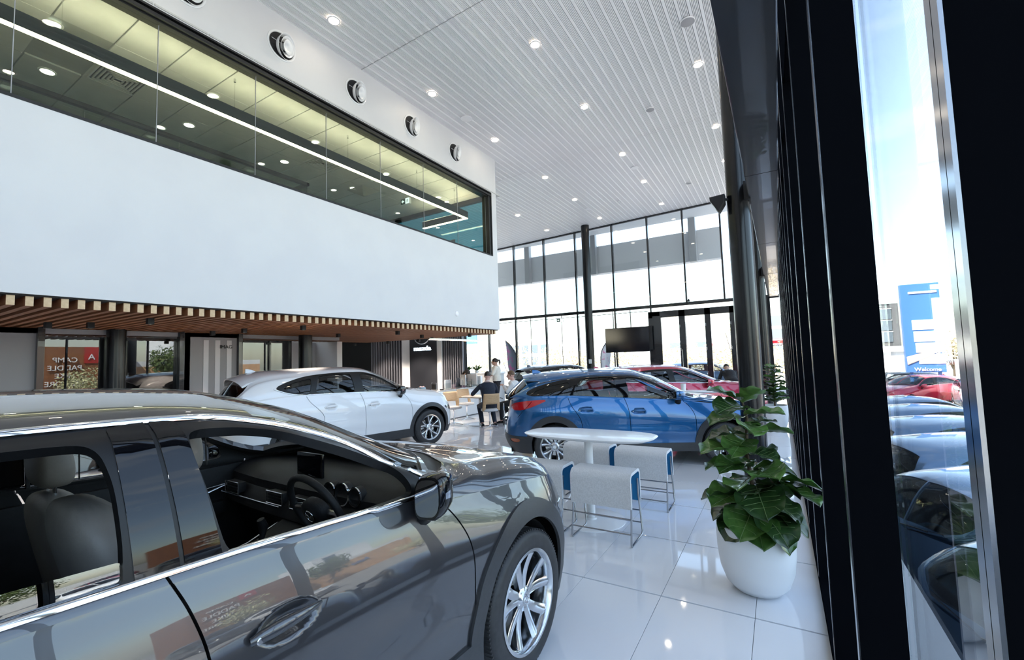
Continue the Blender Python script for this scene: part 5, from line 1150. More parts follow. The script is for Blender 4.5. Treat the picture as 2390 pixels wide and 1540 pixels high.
kx, kz = .908, .915
BLUE = scaled(GREY, kx, kz, paint=M['blue_paint'], W=.875, xr=-3.50, tyre_r=.332, rim_r=.228, tyre_w=.215, wheel_y=.755, arch_r=.375, clad_w=.095, clad_out=.014, sill=.36, rclad=.50, nr=2.7, Lr=.62,
  wheel='vee5', mirror_mat=M['blue_paint'], handle_mat=M['blue_paint'], hiw=True, frame_mat=M['gloss_black'], fin=-2.9, haunch=.045,
  zc=[(-3.50,1.07),(-3.42,1.17),(-3.25,1.33),(-3.08,1.455),(-2.6,1.52),(-1.9,1.545),(-1.35,1.525),(-1.0,1.44),(-.64,1.27),(-.32,1.09),(-.18,1.03),(.1,1.01),(.5,.95),(.70,.87),(.845,.72)],
  ze=[(-3.50,1.06),(-3.35,1.15),(-3.1,1.28),(-2.7,1.40),(-1.9,1.465),(-1.5,1.455),(-1.22,1.405),(-1.0,1.32),(-.77,1.20),(-.54,1.08),(-.4,1.02),(0,.92)],
  we=[(-3.5,.78),(-3.1,.69),(-2.3,.735),(-1.55,.745),(-1.1,.77),(-.63,.84),(-.36,.87)],
  zsh=[(-3.50,1.05),(-3.1,1.115),(-2.66,1.12),(-1.55,1.062),(-.77,1.01),(-.36,.97),(.1,.925),(.5,.86),(.73,.78),(.845,.71)],
  wx=[(-3.6,.95),(-3.0,.985),(-1.4,1.0),(0,.995),(.85,.97)],
  gaps=[[(-1.52,1.07),(-1.49,.98),(-1.46,.86),(-1.45,.65),(-1.45,.34)], [(-.68,1.03),(-.60,1.01),(-.50,.91),(-.44,.78),(-.43,.62),(-.44,.38)], [(-2.42,1.10),(-2.38,.98),(-2.29,.86),(-2.23,.76),(-2.20,.60),(-2.18,.36)], [(-3.02,1.06),(-3.10,.98),(-3.2,.90),(-3.28,.80)]],
  handles=[(-1.30,.865),(-2.14,.905)],
  windows={'front_door_glass': [(-1.48,1.395),(-1.32,1.395),(-1.17,1.36),(-1.0,1.285),(-.86,1.20),(-.74,1.115),(-.72,1.045),(-1.1,1.055),(-1.43,1.068)],
           'rear_door_glass': [(-1.66,1.395),(-1.9,1.40),(-2.20,1.375),(-2.30,1.25),(-2.34,1.14),(-2.0,1.12),(-1.62,1.09)],
           'rear_quarter_glass': [(-2.38,1.34),(-2.7,1.285),(-2.95,1.215),(-2.98,1.165),(-2.42,1.15)]},
  frame=[(-.62,1.04),(-.57,1.03),(-.72,1.125),(-.95,1.28),(-1.13,1.37),(-1.3,1.422),(-1.54,1.435),(-2.0,1.432),(-2.4,1.39),(-2.75,1.32),(-3.02,1.24),(-3.14,1.17),(-3.02,1.14),(-2.4,1.118),(-1.54,1.068),(-1.1,1.045)],
  screens={'windscreen': [(-.55,2.03),(-.71,2.03),(-1.0,2.03),(-1.22,2.04),(-1.29,2.5),(-1.30,2.99),(-.37,2.99),(-.39,2.6),(-.45,2.25)], 'cowl_panel': [(-.51,2.03),(-.44,2.25),(-.38,2.6),(-.36,2.99),(-.23,2.99),(-.25,2.6),(-.31,2.2),(-.40,1.9)],
           'rear_screen': [(-3.10,2.10),(-3.24,2.03),(-3.45,2.06),(-3.46,2.99),(-3.12,2.99)]},
  strips=[('roof_gutter_strip', [(-.62,1.08),(-.80,1.20),(-1.0,1.32),(-1.2,1.405),(-1.4,1.447),(-2.0,1.452),(-2.5,1.40),(-2.9,1.31)], .014, .006, M['black_metal'])],
  glassm={'front_door_glass': M['clear_glass'], 'rear_door_glass': M['tint_glass'], 'rear_quarter_glass': M['dark_glass'], 'windscreen': M['clear_glass'], 'rear_screen': M['dark_glass'], 'cowl_panel': M['black_matt']},
  lights={'headlamp': ([(.40,.76),(.58,.75),(.78,.70),(.78,.63),(.60,.64),(.44,.69)], 'x', M['lens_clear']),
          'tail_lamp': ([(-2.72,1.085),(-3.05,1.075),(-3.34,1.04),(-3.46,.98),(-3.40,.905),(-3.2,.92),(-2.95,.99)], 'x', M['lens_red']),
          'rear_reflector': ([(-3.20,.46),(-3.38,.46),(-3.38,.40),(-3.24,.40)], 'x', M['lens_amber'])},
  mirror=(-.72,1.11,.125,.21,.145), spoiler=(-3.25,1.47,.56), spoiler_mat=M['blue_paint'], wiper=(-3.52,1.05), badges=[(.875,.60,1.3,1),(-3.535,.90,1.2,-1)], plate=(-3.53,.66,'CX·3'[:0]+'MAY'[:0]+'· 6M3R ·'), grille=(.84,.38,.68,.42))
blue = empty('blue_suv', (-1.19, 8.48, 0), math.radians(90-62.5), 'bright blue metallic compact SUV seen from its right rear, behind the white high table', 'car')
build_car(BLUE, blue); cabin(blue, dx=.10, sh=.88, cw=.72)
for y in (.33, -.33): seat(blue, -1.30, y, .2, True, m=M['leather_dark'], zt=1.08); seat(blue, -2.05, y, .2, True, m=M['leather_dark'], zt=1.02)
# rear door quarter-light bar and hatch trim of the blue car
b = MB(); b.box(-3.50, -3.44, -.30, .30, .74, .77); b.build('hatch_handle_bar', M['gloss_black'], blue)

kx, kz = .93, .885
RED = scaled(GREY, kx, kz, paint=M['red_paint'], W=.89, tyre_r=.325, rim_r=.225, tyre_w=.21, wheel_y=.77, arch_r=.365, noclad=True, clad_w=.03, step=.07, wheel='vee5', mirror_mat=M['red_paint'], handle_mat=M['red_paint'],
  windows={'front_door_glass': [(p[0]*kx,p[1]*kz) for p in [(-1.66,1.535),(-1.45,1.535),(-1.30,1.50),(-1.12,1.42),(-.96,1.33),(-.83,1.25),(-.79,1.18),(-1.2,1.185),(-1.60,1.195)]],
           'rear_door_glass': [(p[0]*kx,p[1]*kz) for p in [(-1.80,1.535),(-2.1,1.53),(-2.6,1.46),(-2.95,1.34),(-2.9,1.26),(-2.3,1.235),(-1.75,1.215)]]},
  frame=[(p[0]*kx,p[1]*kz) for p in [(-.66,1.175),(-.62,1.165),(-.80,1.26),(-1.05,1.415),(-1.25,1.51),(-1.45,1.562),(-1.7,1.575),(-2.2,1.56),(-2.7,1.475),(-3.1,1.345),(-3.05,1.26),(-2.7,1.222),(-1.7,1.20),(-1.2,1.172)]],
  strips=[('chrome_belt_strip', [(p[0]*kx,p[1]*kz) for p in [(-3.1,1.28),(-2.7,1.226),(-2.2,1.212),(-1.69,1.199),(-1.2,1.184),(-.80,1.172)]], .018, .008, M['chrome'])],
  glassm={'front_door_glass': M['tint_glass'], 'rear_door_glass': M['tint_glass'], 'windscreen': M['clear_glass'], 'rear_screen': M['dark_glass'], 'cowl_panel': M['black_matt']},
  lights={'headlamp': ([(.42*kx,.80*kz),(.62*kx,.79*kz),(.86*kx,.74*kz),(.86*kx,.68*kz),(.66*kx,.68*kz),(.48*kx,.73*kz)], 'x', M['lens_clear']), 'tail_lamp': ([(-3.75*kx,1.02*kz),(-4.06*kx,.98*kz),(-4.06*kx,.86*kz),(-3.85*kx,.90*kz)], 'x', M['lens_red'])})
RED['zc'] = [(x, z if x > -2.6 else z-.05*(min(1,(-2.6-x)/1.0))) for x, z in RED['zc']]
red = empty('red_hatchback', (-1.25, 12.75, 0), math.radians(90-62), 'metallic red hatchback behind the blue SUV, in front of the black glazed doors', 'car')
build_car(RED, red); cabin(red, dx=.05, sh=.86, cw=.75)
for y in (.35, -.35): seat(red, -1.40, y, .2, True, m=M['leather_dark'], zt=1.06)

BLACK = scaled(GREY, .908, .89, paint=M['black_paint'], W=.88, tyre_r=.332, rim_r=.228, tyre_w=.215, wheel_y=.755, arch_r=.375, clad_w=.08, step=.07, wheel='vee5', mirror_mat=M['black_paint'], handle_mat=M['black_paint'],
  strips=[], fin=-3.1, badges=[(.88,.58,1.3,1),(-3.73,.92,1.5,-1)], rails=(-2.9,-1.5), rail_mat=M['alu'])
BLACK['glassm'] = {'front_door_glass': M['tint_glass'], 'door_pillar_trim': M['gloss_black'], 'door_pillar_trim#2': M['gloss_black'], 'rear_door_glass': M['tint_glass'], 'rear_quarter_glass': M['tint_glass'], 'windscreen': M['clear_glass'], 'rear_screen': M['tint_glass'], 'cowl_panel': M['black_matt']}
for k in ('windows',): pass
blk = empty('black_suv', (-6.2, 17.1, 0), math.radians(90-36), 'black SUV with silver roof rails far back between the white-shirted man and the blue SUV', 'car')
BLACK['lights'] = {'headlamp': ([(.38,.71),(.56,.70),(.78,.66),(.78,.60),(.60,.60),(.44,.65)], 'x', M['lens_clear']), 'tail_lamp': ([(-3.38,.93),(-3.66,.90),(-3.66,.76),(-3.45,.80)], 'x', M['lens_red'])}
build_car(BLACK, blk)

# ------------------------------------------------------------ plain cars standing outside
def bake(root, groups):
    """join the finely split parts of a far-away car into a few parts"""
    buckets = {}
    def walk(o, b, inv):
        nm = o.name.split('.')[0]
        for g, keys in groups: 
            if any(k in nm for k in keys): b = g
        if o.type == 'MESH': 
            key = (b, id(wheel_key[0])) if b == 'wheel' else b
            buckets.setdefault(key, []).append(o)
        for ch in o.children:
            if nm == root.name.split('.')[0]: wheel_key[0] = ch
            walk(ch, b, inv)
    wheel_key = [None]
    for ch in root.children: wheel_key[0] = ch; walk(ch, 'body', None)
    res = {}
    for key, obs in buckets.items():
        nm = key[0] if isinstance(key, tuple) else key
        mats = []; V = []; F = []; MI = []; SM = []
        for o in obs:
            me = o.data; n0 = len(V)
            V += [tuple(v.co) for v in me.vertices]
            for p in me.polygons:
                F.append(tuple(i+n0 for i in p.vertices)); m_ = me.materials[p.material_index] if me.materials else None
                if m_ not in mats: mats.append(m_)
                MI.append(mats.index(m_)); SM.append(p.use_smooth)
        me = bpy.data.meshes.new(nm); me.from_pydata(V, [], F)
        for m_ in mats: me.materials.append(m_)
        me.polygons.foreach_set('material_index', MI); me.polygons.foreach_set('use_smooth', SM); me.set_sharp_from_angle(angle=math.radians(45))
        res.setdefault(nm, []).append(me)
    def kill(o):
        for ch in list(o.children): kill(ch)
        bpy.data.objects.remove(o)
    for ch in list(root.children): kill(ch)
    for nm, mes in res.items():
        for me in mes: o = bpy.data.objects.new(nm, me); COL.objects.link(o); o.parent = root
def outcar(base, paint, name, label, loc, deg, group=None, **kw):
    c = dict(base); c['paint'] = paint; c['step'] = .10; c['mirror_mat'] = paint; c['handle_mat'] = paint; c['handles'] = []; c['hiw'] = False; c['spoiler_mat'] = paint; c['plate'] = None; c.update(kw)
    c['lights'] = {k: v for k, v in c['lights'].items()}
    r = empty(name, (0,0,0), 0, label, 'car', group); build_car(c, r)
    bake(r, [('window', ('glass','windscreen','rear_screen')), ('wheel', ('wheel',))]); r.location = loc; r.rotation_euler = (0,0,math.radians(deg)); return r
SIL = dict(WHITE); SIL['glassm'] = {k: (M['tint_glass'] if 'glass' in k or 'screen' in k else v) for k, v in WHITE['glassm'].items()}
def fresh(cfg, kx, kz):
    c = dict(cfg); c['lights'] = {'headlamp': ([(.42*kx,.80*kz),(.62*kx,.79*kz),(.86*kx,.74*kz),(.86*kx,.68*kz),(.66*kx,.68*kz),(.48*kx,.73*kz)], 'x', M['lens_clear']), 'tail_lamp': ([(-3.75*kx,1.02*kz),(-4.06*kx,.98*kz),(-4.06*kx,.86*kz),(-3.85*kx,.90*kz)], 'x', M['lens_red'])}; return c
GO = -1.1
_s = fresh(SIL,.875,.982); _s['spoiler'] = None; _s['fin'] = None; del _s['lights']['tail_lamp']
sil0 = outcar(_s, M['silver_paint'], 'silver_car', 'blue-grey metallic car parked outside, nearest to the right-hand glazing', (4.2, 8.2, GO-.22), 28)
so_lb = ['blue-grey metallic car parked outside, second from the glazing','blue-grey metallic car parked outside, third in the row beyond the glass','blue-grey metallic car parked outside, fourth in the row beyond the glass','blue-grey metallic car parked outside, farthest of the row beyond the glass']
for i, lb in enumerate(so_lb):
    c = copy_tree(sil0); c.location = (4.2+.12*i, 10.5+2.3*i, GO-.20); c['label'] = lb
for i in range(5):
    c = copy_tree(sil0); c.location = (4.2, 5.9-2.3*i, GO-.22); c['label'] = 'blue-grey metallic car outside beyond the glass, %s going back from the nearest' % ORD[i+1]
redo = outcar(fresh(RED,.93,.885), M['red_paint'], 'red_hatchback', 'small red hatchback parked outside across the lane, seen through the right-hand glass', (4.45, 27.35, GO), -137)
who = outcar(fresh(RED,.93,.885), M['white_paint'], 'white_sedan', 'white car outside facing the showroom, right of the red hatchback beyond the glass', (7.15, 24.9, GO), -98)
blo = outcar(fresh(RED,.93,.885), M['black_paint'], 'dark_car', 'dark car half hidden behind the frame, left of the red hatchback outside', (3.9, 31.5, GO), -160)
lots = [(who,'white_sedan',[(10.5,23.5,-95),(15,4,180),(15.2,10,175),(24,-2,0),(14.8,-7,180)]),(redo,'red_hatchback',[(27,7,180),(15,-1.5,178)]),(blo,'dark_car',[(15,7,180),(25,12,0),(15.1,1.2,180),(28,1.5,180)])]
for src, nm, ps in lots:
    for (x, y, a) in ps:
        c = copy_tree(src); c.location = (x, y, GO); c.rotation_euler.z = math.radians(a)
        SIDE = {(15,4):'nearest lane, second',(15.2,10):'nearest lane, northmost',(24,-2):'far lane',(14.8,-7):'nearest lane, southmost',(27,7):'far lane',(15,-1.5):'nearest lane',(15,7):'nearest lane, second from north',(25,12):'far lane, northmost',(15.1,1.2):'nearest lane, middle',(28,1.5):'far lane, middle',(10.5,23.5):''}[x,y]
        c['label'] = {'white_sedan':'white car in the car park, seen only mirrored in car doors','red_hatchback':'red car in the car park, seen only mirrored in car doors','dark_car':'dark car in the car park, seen only mirrored in car doors'}[nm].replace(', seen only mirrored in car doors', ', '+SIDE+', mirrored in the door') if x > 11 else 'white car outside, just right of the white car that faces the glass'
        if x > 11: c['group'] = nm.replace('_', ' ')+' rows in the far car park'
for i,(x,y,a,src,lb) in enumerate(((-7.5,31,10,who,'white car parked outside beyond the back glazing, left of the round column'),(-13.5,30,-20,blo,'dark car parked outside beyond the back glazing, nearest the feather flag'),(-4.3,31,5,who,'white car parked outside beyond the back glazing, right of the round column'),(-1.9,26,8,sil0,'pale blue car outside the black glazed doors'))):
    c = copy_tree(src); c.location = (x, y, -.35); c.rotation_euler.z = math.radians(a); c['label'] = lb
# ============================================================ furniture
M['felt'] = noisy(mat('grey_felt', (.62,.62,.63), .95), (.52,.52,.53), 90, .35, .65, bump=.3, bscale=400)
M['felt_edge'] = mat('pale_felt_edge', (.68,.69,.71), .8)
M['sled'] = mat('sled_steel', (.42,.43,.45), .18, 1)
M['blue_felt'] = mat('blue_felt', (.02,.20,.42), .9)
M['oak'] = noisy(mat('oak_shell', (.62,.42,.24), .45), (.52,.34,.18), 12, .35, .65, stretch=(1,1,6))
M['table_white'] = mat('table_white', (.84,.84,.85), .25, coat=.2)
M['beige_top'] = noisy(mat('ash_table_top', (.72,.62,.50), .35), (.66,.56,.44), 10)
def oval_table(loc, L_, W_, h, label, rz=0):
    t = empty('high_table', loc, rz, label, 'table')
    n = 48; out = [(L_/2*np.sign(math.cos(a))*abs(math.cos(a))**.62, W_/2*np.sign(math.sin(a))*abs(math.sin(a))**.62) for a in np.linspace(0, 2*PI, n, endpoint=False)]
    b = MB(); b.loft([[(x*s_, y*s_, h+z) for x, y in out] for s_, z in ((.90,-.032),(.985,-.012),(1,-.003),(.995,.0),(.96,.002))]); b.build('tabletop', M['table_white'], t, smooth=50)
    b = MB(); b.lathe([(.045,.012),(.045,h-.03)], 28); b.build('pedestal', M['table_white'], t, smooth=40)
    b = MB(); b.lathe([(.36,0),(.36,.006),(.345,.010),(.06,.014),(.05,.03)], 40); b.build('base_plate', M['table_white'], t, smooth=40)
    return t
oval_table((-1.84,4.62,0), 1.46, .66, .915, 'white high table with a long rounded top, in front of the blue SUV')
oval_table((-1.62,10.6,0), .95, .5, .93, 'distant white high table standing between the blue SUV and the red hatchback')
def stool():
    t = empty('saddle_stool', (0,0,0), 0, 'x', 'stool', 'saddle stools around the near high table')
    W_, D_, T_, zt, zb = .60, .34, .028, .655, .335
    def U(off, zb_, dd=0):       # inverted U in (y,z)
        r = .075-off; pts = [(-D_/2+off, zb_)]
        for a in np.linspace(PI, PI/2, 8): pts.append((-D_/2+off+r+r*math.cos(a), zt-off-r+r*math.sin(a)))
        for a in np.linspace(PI/2, 0, 8): pts.append((D_/2-off-r+r*math.cos(a), zt-off-r+r*math.sin(a)))
        pts.append((D_/2-off, zb_)); return pts
    o, i = U(0, zb), U(T_, zb+.0); 
    b = MB()
    for poly in (o,): b.loft([[(x, y, z) for y, z in poly] for x in (-W_/2, -W_/2+.006, W_/2-.006, W_/2)], False, False)
    b.build('felt_shell', M['felt'], t, smooth=50, fix=False)
    b = MB(); b.loft([[(x, y, z) for y, z in i] for x in (-W_/2+.004, W_/2-.004)], False, False); b.build('blue_lining', M['blue_felt'], t, smooth=50, fix=False)
    b = MB(); n = len(o)
    for x in (-W_/2, W_/2): vs = [(x,y,z) for y,z in o]+[(x,y,z) for y,z in i]; b.add(vs, [(k,k+1,n+k+1,n+k) for k in range(n-1)])
    vs = [(x,y,zb) for x in (-W_/2,W_/2) for y in (-D_/2,-D_/2+T_)]; b.add(vs, [(0,1,3,2)]); vs = [(x,y,zb) for x in (-W_/2,W_/2) for y in (D_/2-T_,D_/2)]; b.add(vs, [(0,1,3,2)])
    b.build('felt_piping', M['felt_edge'], t, fix=False)
    for sx in (-1, 1):
        x = sx*(W_/2-.012); b = MB(); r = .0095
        b.tube([(x-.0*sx,-D_/2+.06,.56),(x,-D_/2+.05,.40),(x+.004*sx,-D_/2-.02,.03),(x+.004*sx,-D_/2-.0,.009),(x+.004*sx,D_/2-.0,.009),(x+.004*sx,D_/2+.02,.03),(x,D_/2-.05,.40),(x,D_/2-.06,.56)], r, 8); b.build('sled_leg', M['sled'], t, smooth=60)
    for y, z in ((-D_/2-.008,.115),(-D_/2+.02,.24),(D_/2+.008,.115),(D_/2-.02,.24)): b = MB(); b.tube([(-W_/2+.012,y,z),(W_/2-.012,y,z)], .0075, 8); b.build('crossbar', M['sled'], t, smooth=60)
    return t
s0 = stool(); s0.location = (-1.545,4.28,0); s0['label'] = 'grey felt saddle stool nearest the camera, in front of the white high table'
for x, y, lb in ((-1.45,5.36,'grey felt saddle stool at the far right side of the white high table'),(-2.14,5.42,'grey felt saddle stool at the far left side of the high table, behind its pedestal'),(-2.25,4.30,'grey felt saddle stool mostly hidden behind the dark grey SUV bonnet')):
    c = copy_tree(s0); c.location = (x,y,0); c['label'] = lb
# cup holder on the distant table
b = empty('cup', (-1.88,10.55,.932), 0, 'small white cup on the distant high table by the red hatchback', 'cup')
q = MB(); q.lathe([(.05,0),(.06,.16),(.055,.16),(.045,.01),(.001,.01)], 20); q.build('body', M['table_white'], b, smooth=50)
# --- reception desk
ds = empty('reception_desk', (-8.85,10.7,0), 0, 'long white reception desk with a pale top below the sign tower', 'desk')
b = MB(); b.bbox(-.25,.22,-1.8,1.5,.02,.86,.01); b.build('carcass', M['white_gloss'], ds, smooth=True)
b = MB(); b.bbox(-.35,.26,-1.85,1.55,.86,.90,.01); b.build('worktop', mat('pale_stone_top', (.62,.60,.58), .12, coat=.5), ds, smooth=True)
b = MB(); b.bbox(-.30,.26,1.50,1.62,0,1.24,.01); b.build('end_screen', M['white_gloss'], ds, smooth=True)
b = MB(); b.box(.235,.243,-.4,1.45,.90,1.10); b.build('glass_screen', M['glass'], ds)
cw = empty('white_counter', (-8.9,13.62,0), 0, 'tall plain white counter behind the standing woman', 'counter')
b = MB(); b.bbox(-1.7,.25,-.17,.17,0,1.25,.01); b.build('body', M['white_gloss'], cw, smooth=True); b = MB(); b.bbox(-1.75,.3,-.2,.2,1.25,1.29,.008); b.build('counter_top', M['table_white'], cw, smooth=True)
mo = empty('monitor', (-8.72,11.42,.90), math.radians(-35), 'white-backed computer monitor on the reception desk', 'monitor')
b = MB(); b.bbox(-.28,.28,-.02,.015,.08,.42,.01); b.build('display_housing', M['white_gloss'], mo, smooth=True); b = MB(); b.box(-.26,.26,.0151,.018,.10,.40); b.build('screen', M['gloss_black'], mo)
b = MB(); b.bbox(-.03,.03,-.03,-.015,.0,.25,.005); b.bbox(-.11,.11,-.08,.08,0,.012,.004); b.build('stand', M['steel'], mo, smooth=True)
mo2 = copy_tree(mo); mo2.location = (-8.75,11.95,.90); mo2.rotation_euler.z = math.radians(-20); mo2['label'] = 'second computer monitor, behind the first one on the reception desk'
bo = empty('glass_bowl', (-8.78,9.55,.90), 0, 'blue-grey glass bowl on the near end of the reception desk', 'bowl')
b = MB(); b.lathe([(.03,0),(.10,.02),(.13,.09),(.10,.15),(.09,.15),(.115,.09),(.09,.03),(.001,.02)], 24); b.build('bowl_body', mat('smoky_glass', (.12,.20,.27), .08, coat=1), bo, smooth=60)
for k in range(7): b = MB(); b.lathe([(.001,-.026),(.02,-.016),(.026,0),(.02,.016),(.001,.026)], 10, c=(.055*math.cos(k*.9), .055*math.sin(k*.9), .14+.01*(k%2))); b.build('wrapped_sweet', mat('sweet_wrap_%d' % k, ((.6,.35,.3),(.4,.3,.35),(.7,.6,.5),(.3,.35,.5),(.6,.5,.45),(.5,.3,.25),(.45,.4,.5))[k], .3), bo, smooth=60)
bx = empty('brochure_stand', (-8.80,10.1,.90), 0, 'small black and chrome brochure stand on the reception desk', 'stand')
b = MB(); b.bbox(-.07,.07,-.03,.03,.05,.20,.006); b.build('card_box', M['black_matt'], bx, smooth=True); b = MB(); b.tube([(-.09,0,0),(-.09,0,.24),(.09,0,.24),(.09,0,0)], .007, 8); b.build('frame', M['chrome'], bx, smooth=60)
ml = empty('desk_phone', (-8.80,10.45,.90), 0, 'small dark dish beside the brochure stand on the desk', 'dish')
b = MB(); b.lathe([(.05,0),(.08,.03),(.07,.03),(.001,.012)], 20); b.build('dish', M['gloss_black'], ml, smooth=50); ml.name = 'dish'
# --- cafe chairs with oak shell backs
def cafe_chair(loc, rz, label):
    t = empty('cafe_chair', loc, rz, label, 'chair', 'oak-backed swivel chairs at the meeting table')
    # back shell with open slot: arch shape in x (width), faces +y ; back leans to -y
    b = MB(); 
    def bp(u, v):  # u -1..1, v 0..1 ; returns shell point
        w_ = .235-.03*v; curve = .07*(u*u); return Vector((u*w_, -.22-.10*v+curve, .46+.44*v))
    nu, nv = 12, 10; vs = []; fs = []; idx = {}
    for j in range(nv+1):
        for i in range(nu+1): idx[i,j] = len(vs); vs.append(bp(-1+2*i/nu, j/nv))
    for j in range(nv):
        for i in range(nu):
            u = abs(-1+2*(i+.5)/nu); v = (j+.5)/nv
            if v < .42 and u < .70: continue
            fs.append((idx[i,j], idx[i+1,j], idx[i+1,j+1], idx[i,j+1]))
    b.add(vs, fs); o = b.build('oak_back', M['oak'], t, smooth='all', fix=False); md = o.modifiers.new('thick', 'SOLIDIFY'); md.thickness = .012
    b = MB(); rings = []
    for s_, z in ((.90,.445),(1,.46),(1,.49),(.93,.505),(.5,.51)): rings.append([(.225*s_*np.sign(math.cos(a))*abs(math.cos(a))**.7, .215*s_*np.sign(math.sin(a))*abs(math.sin(a))**.7-.02, z) for a in np.linspace(0,2*PI,28,endpoint=False)])
    b.loft(rings); b.build('seat_pad', M['felt'], t, smooth=50)
    b = MB(); b.lathe([(.09,.43),(.05,.42),(.022,.38),(.022,.07),(.03,.05),(.03,.03)], 18); b.build('stem', M['chrome'], t, smooth=50)
    for k in range(4):
        a = k*PI/2+.6; b = MB(); b.tube([(.02*math.cos(a),.02*math.sin(a),.06),(.30*math.cos(a),.30*math.sin(a),.02)], [(.012,.014),(.009,.010)], 8); b.build('foot', M['chrome'], t, smooth=60)
    return t
ca = cafe_chair((-6.50,9.60,0), math.radians(48), 'oak-backed chair of the man in the dark suit, back towards the camera')
for loc, rz, lb in (((-6.18,10.6,0), math.radians(80), 'oak-backed chair of the man in the white shirt, right of the suited man'),((-7.80,9.75,0), math.radians(-120), 'empty oak-backed chair nearest the white SUV, facing the camera'),((-8.10,10.75,0), math.radians(-115), 'empty oak-backed chair farther along the reception desk')):
    c = copy_tree(ca); c.location = loc; c.rotation_euler.z = rz; c['label'] = lb
mt = empty('meeting_table', (-7.15,10.1,0), math.radians(-8), 'low meeting table with pale wooden top and white pedestal beside the suited man', 'table')
b = MB(); b.loft([[(.52*s_*np.sign(math.cos(a))*abs(math.cos(a))**.7, .42*s_*np.sign(math.sin(a))*abs(math.sin(a))**.7, z) for a in np.linspace(0,2*PI,36,endpoint=False)] for s_, z in ((.94,.745),(1,.76),(1,.775))]); b.build('tabletop', M['beige_top'], mt, smooth=40)
b = MB(); b.lathe([(.06,.745),(.04,.70),(.035,.05),(.04,.02)], 20); b.build('pedestal', M['table_white'], mt, smooth=50); b = MB(); b.lathe([(.33,0),(.33,.012),(.04,.022)], 36); b.build('base_plate', M['chrome'], mt, smooth=40)
pa = empty('paper', (-6.95,10.0,.7765), math.radians(20), 'white sheets of paper on the meeting table under the suited arm', 'paper')
for k in range(2): b = MB(); b.box(-.105+.02*k,.105+.02*k,-.15,.15,.001*k,.001*k+.0008); b.build('sheet', mat('paper_white_%d' % k, (.85,.85,.84), .7), pa)
# ============================================================ plants
def leafmat(nm, c1, c2):
    m = mat(nm, c1, .28, coat=.35); noisy(m, c2, 9, .35, .7, bump=.25, bscale=26); m.node_tree.nodes['Principled BSDF'].inputs['Subsurface Weight'].default_value = 0; return m
M['leaf'] = leafmat('fiddle_leaf_green', (.035,.095,.018), (.075,.16,.035)); M['leaf_d'] = leafmat('fiddle_leaf_dark', (.012,.035,.010), (.03,.07,.018)); M['leaf_l'] = leafmat('fiddle_leaf_light', (.07,.16,.03), (.12,.23,.06))
M['vein'] = mat('leaf_vein', (.16,.24,.09), .4); M['bark'] = noisy(mat('bark', (.12,.085,.055), .8), (.07,.05,.03), 40); M['soil'] = mat('soil', (.02,.014,.010), .9)
def leaf_mesh(name, m, seed, L_=1.0, wid=.56, droop=.5, wave=.04):
    """fiddle-shaped leaf of length 1 along +x, bending down"""
    r = random.Random(seed); nu, nv = 14, 8; vs = []; ph = r.random()*6
    for i in range(nu+1):
        u = i/nu; w_ = wid*.5*max(0, 1-abs(2*u**.80-1)**2.8)**.55*(1-.16*math.exp(-((u-.34)/.12)**2))*(.92+.14*u)+.004
        cx = u-.10*droop*u*u; cz = .10*u-droop*u*u*.55
        for j in range(nv+1):
            v = -1+2*j/nv; cup = .16*w_*v*v*2; wv = wave*math.sin(u*17+ph+v*1.2)*abs(v)**1.5; vein = -.012*abs(math.sin(u*22+abs(v)*2.5))*(1-abs(v))
            vs.append((cx, w_*v, cz+cup+wv+vein-.012*math.exp(-(v/.09)**2)))
    fs = [(i*(nv+1)+j, i*(nv+1)+j+1, (i+1)*(nv+1)+j+1, (i+1)*(nv+1)+j) for i in range(nu) for j in range(nv)]
    me = bpy.data.meshes.new(name); me.from_pydata(vs, [], fs); me.materials.append(m); me.materials.append(M['vein']); me.polygons.foreach_set('use_smooth', [True]*len(fs))
    # raised midrib and side veins
    n0 = len(vs); b = MB(); mid = [vs[i*(nv+1)+nv//2] for i in range(nu+1)]; b.tube([(p[0],p[1],p[2]+.006) for p in mid], [.010*(1-.8*i/nu)+.001 for i in range(nu+1)], 5)
    for i in range(2, nu-2, 2):
        for sd in (0, nv): q = vs[min(nu,i+1)*(nv+1)+(nv//2+ (2 if sd else -2))]; e = vs[min(nu,i+2)*(nv+1)+(nv-1 if sd else 1)]; a_ = mid[i]; b.tube([(a_[0],a_[1],a_[2]+.004),(q[0],q[1],q[2]+.005),(e[0],e[1],e[2]+.002)], .0035, 4)
    me2 = bpy.data.meshes.new(name); me2.from_pydata(vs+[tuple(p) for p in b.v], [], fs+[tuple(k+n0 for k in f) for f in b.f]); me2.materials.append(m); me2.materials.append(M['vein'])
    me2.polygons.foreach_set('material_index', [0]*len(fs)+[1]*len(b.f)); me2.polygons.foreach_set('use_smooth', [True]*(len(fs)+len(b.f))); bpy.data.meshes.remove(me)
    return me2
LM = [leaf_mesh('leaf', m, k, wid=w_, droop=d_) for k, (m, w_, d_) in enumerate([(M['leaf'],.74,.35),(M['leaf_d'],.80,.6),(M['leaf_l'],.72,.25),(M['leaf'],.66,.75),(M['leaf_d'],.74,.4)])]
def put_leaf(parent, p, d, L_, k, roll=0):
    d = Vector(d).normalized(); up = Vector((0,0,1)); y = up.cross(d)
    if y.length < .05: y = Vector((0,1,0))
    y.normalize(); z = d.cross(y); R_ = Matrix((d, y, z)).transposed().to_4x4() @ Matrix.Rotation(roll, 4, 'X')
    o = bpy.data.objects.new('leaf', LM[k]); COL.objects.link(o); o.parent = parent; o.matrix_local = Matrix.Translation(p) @ R_ @ Matrix.Scale(L_, 4)
    return o
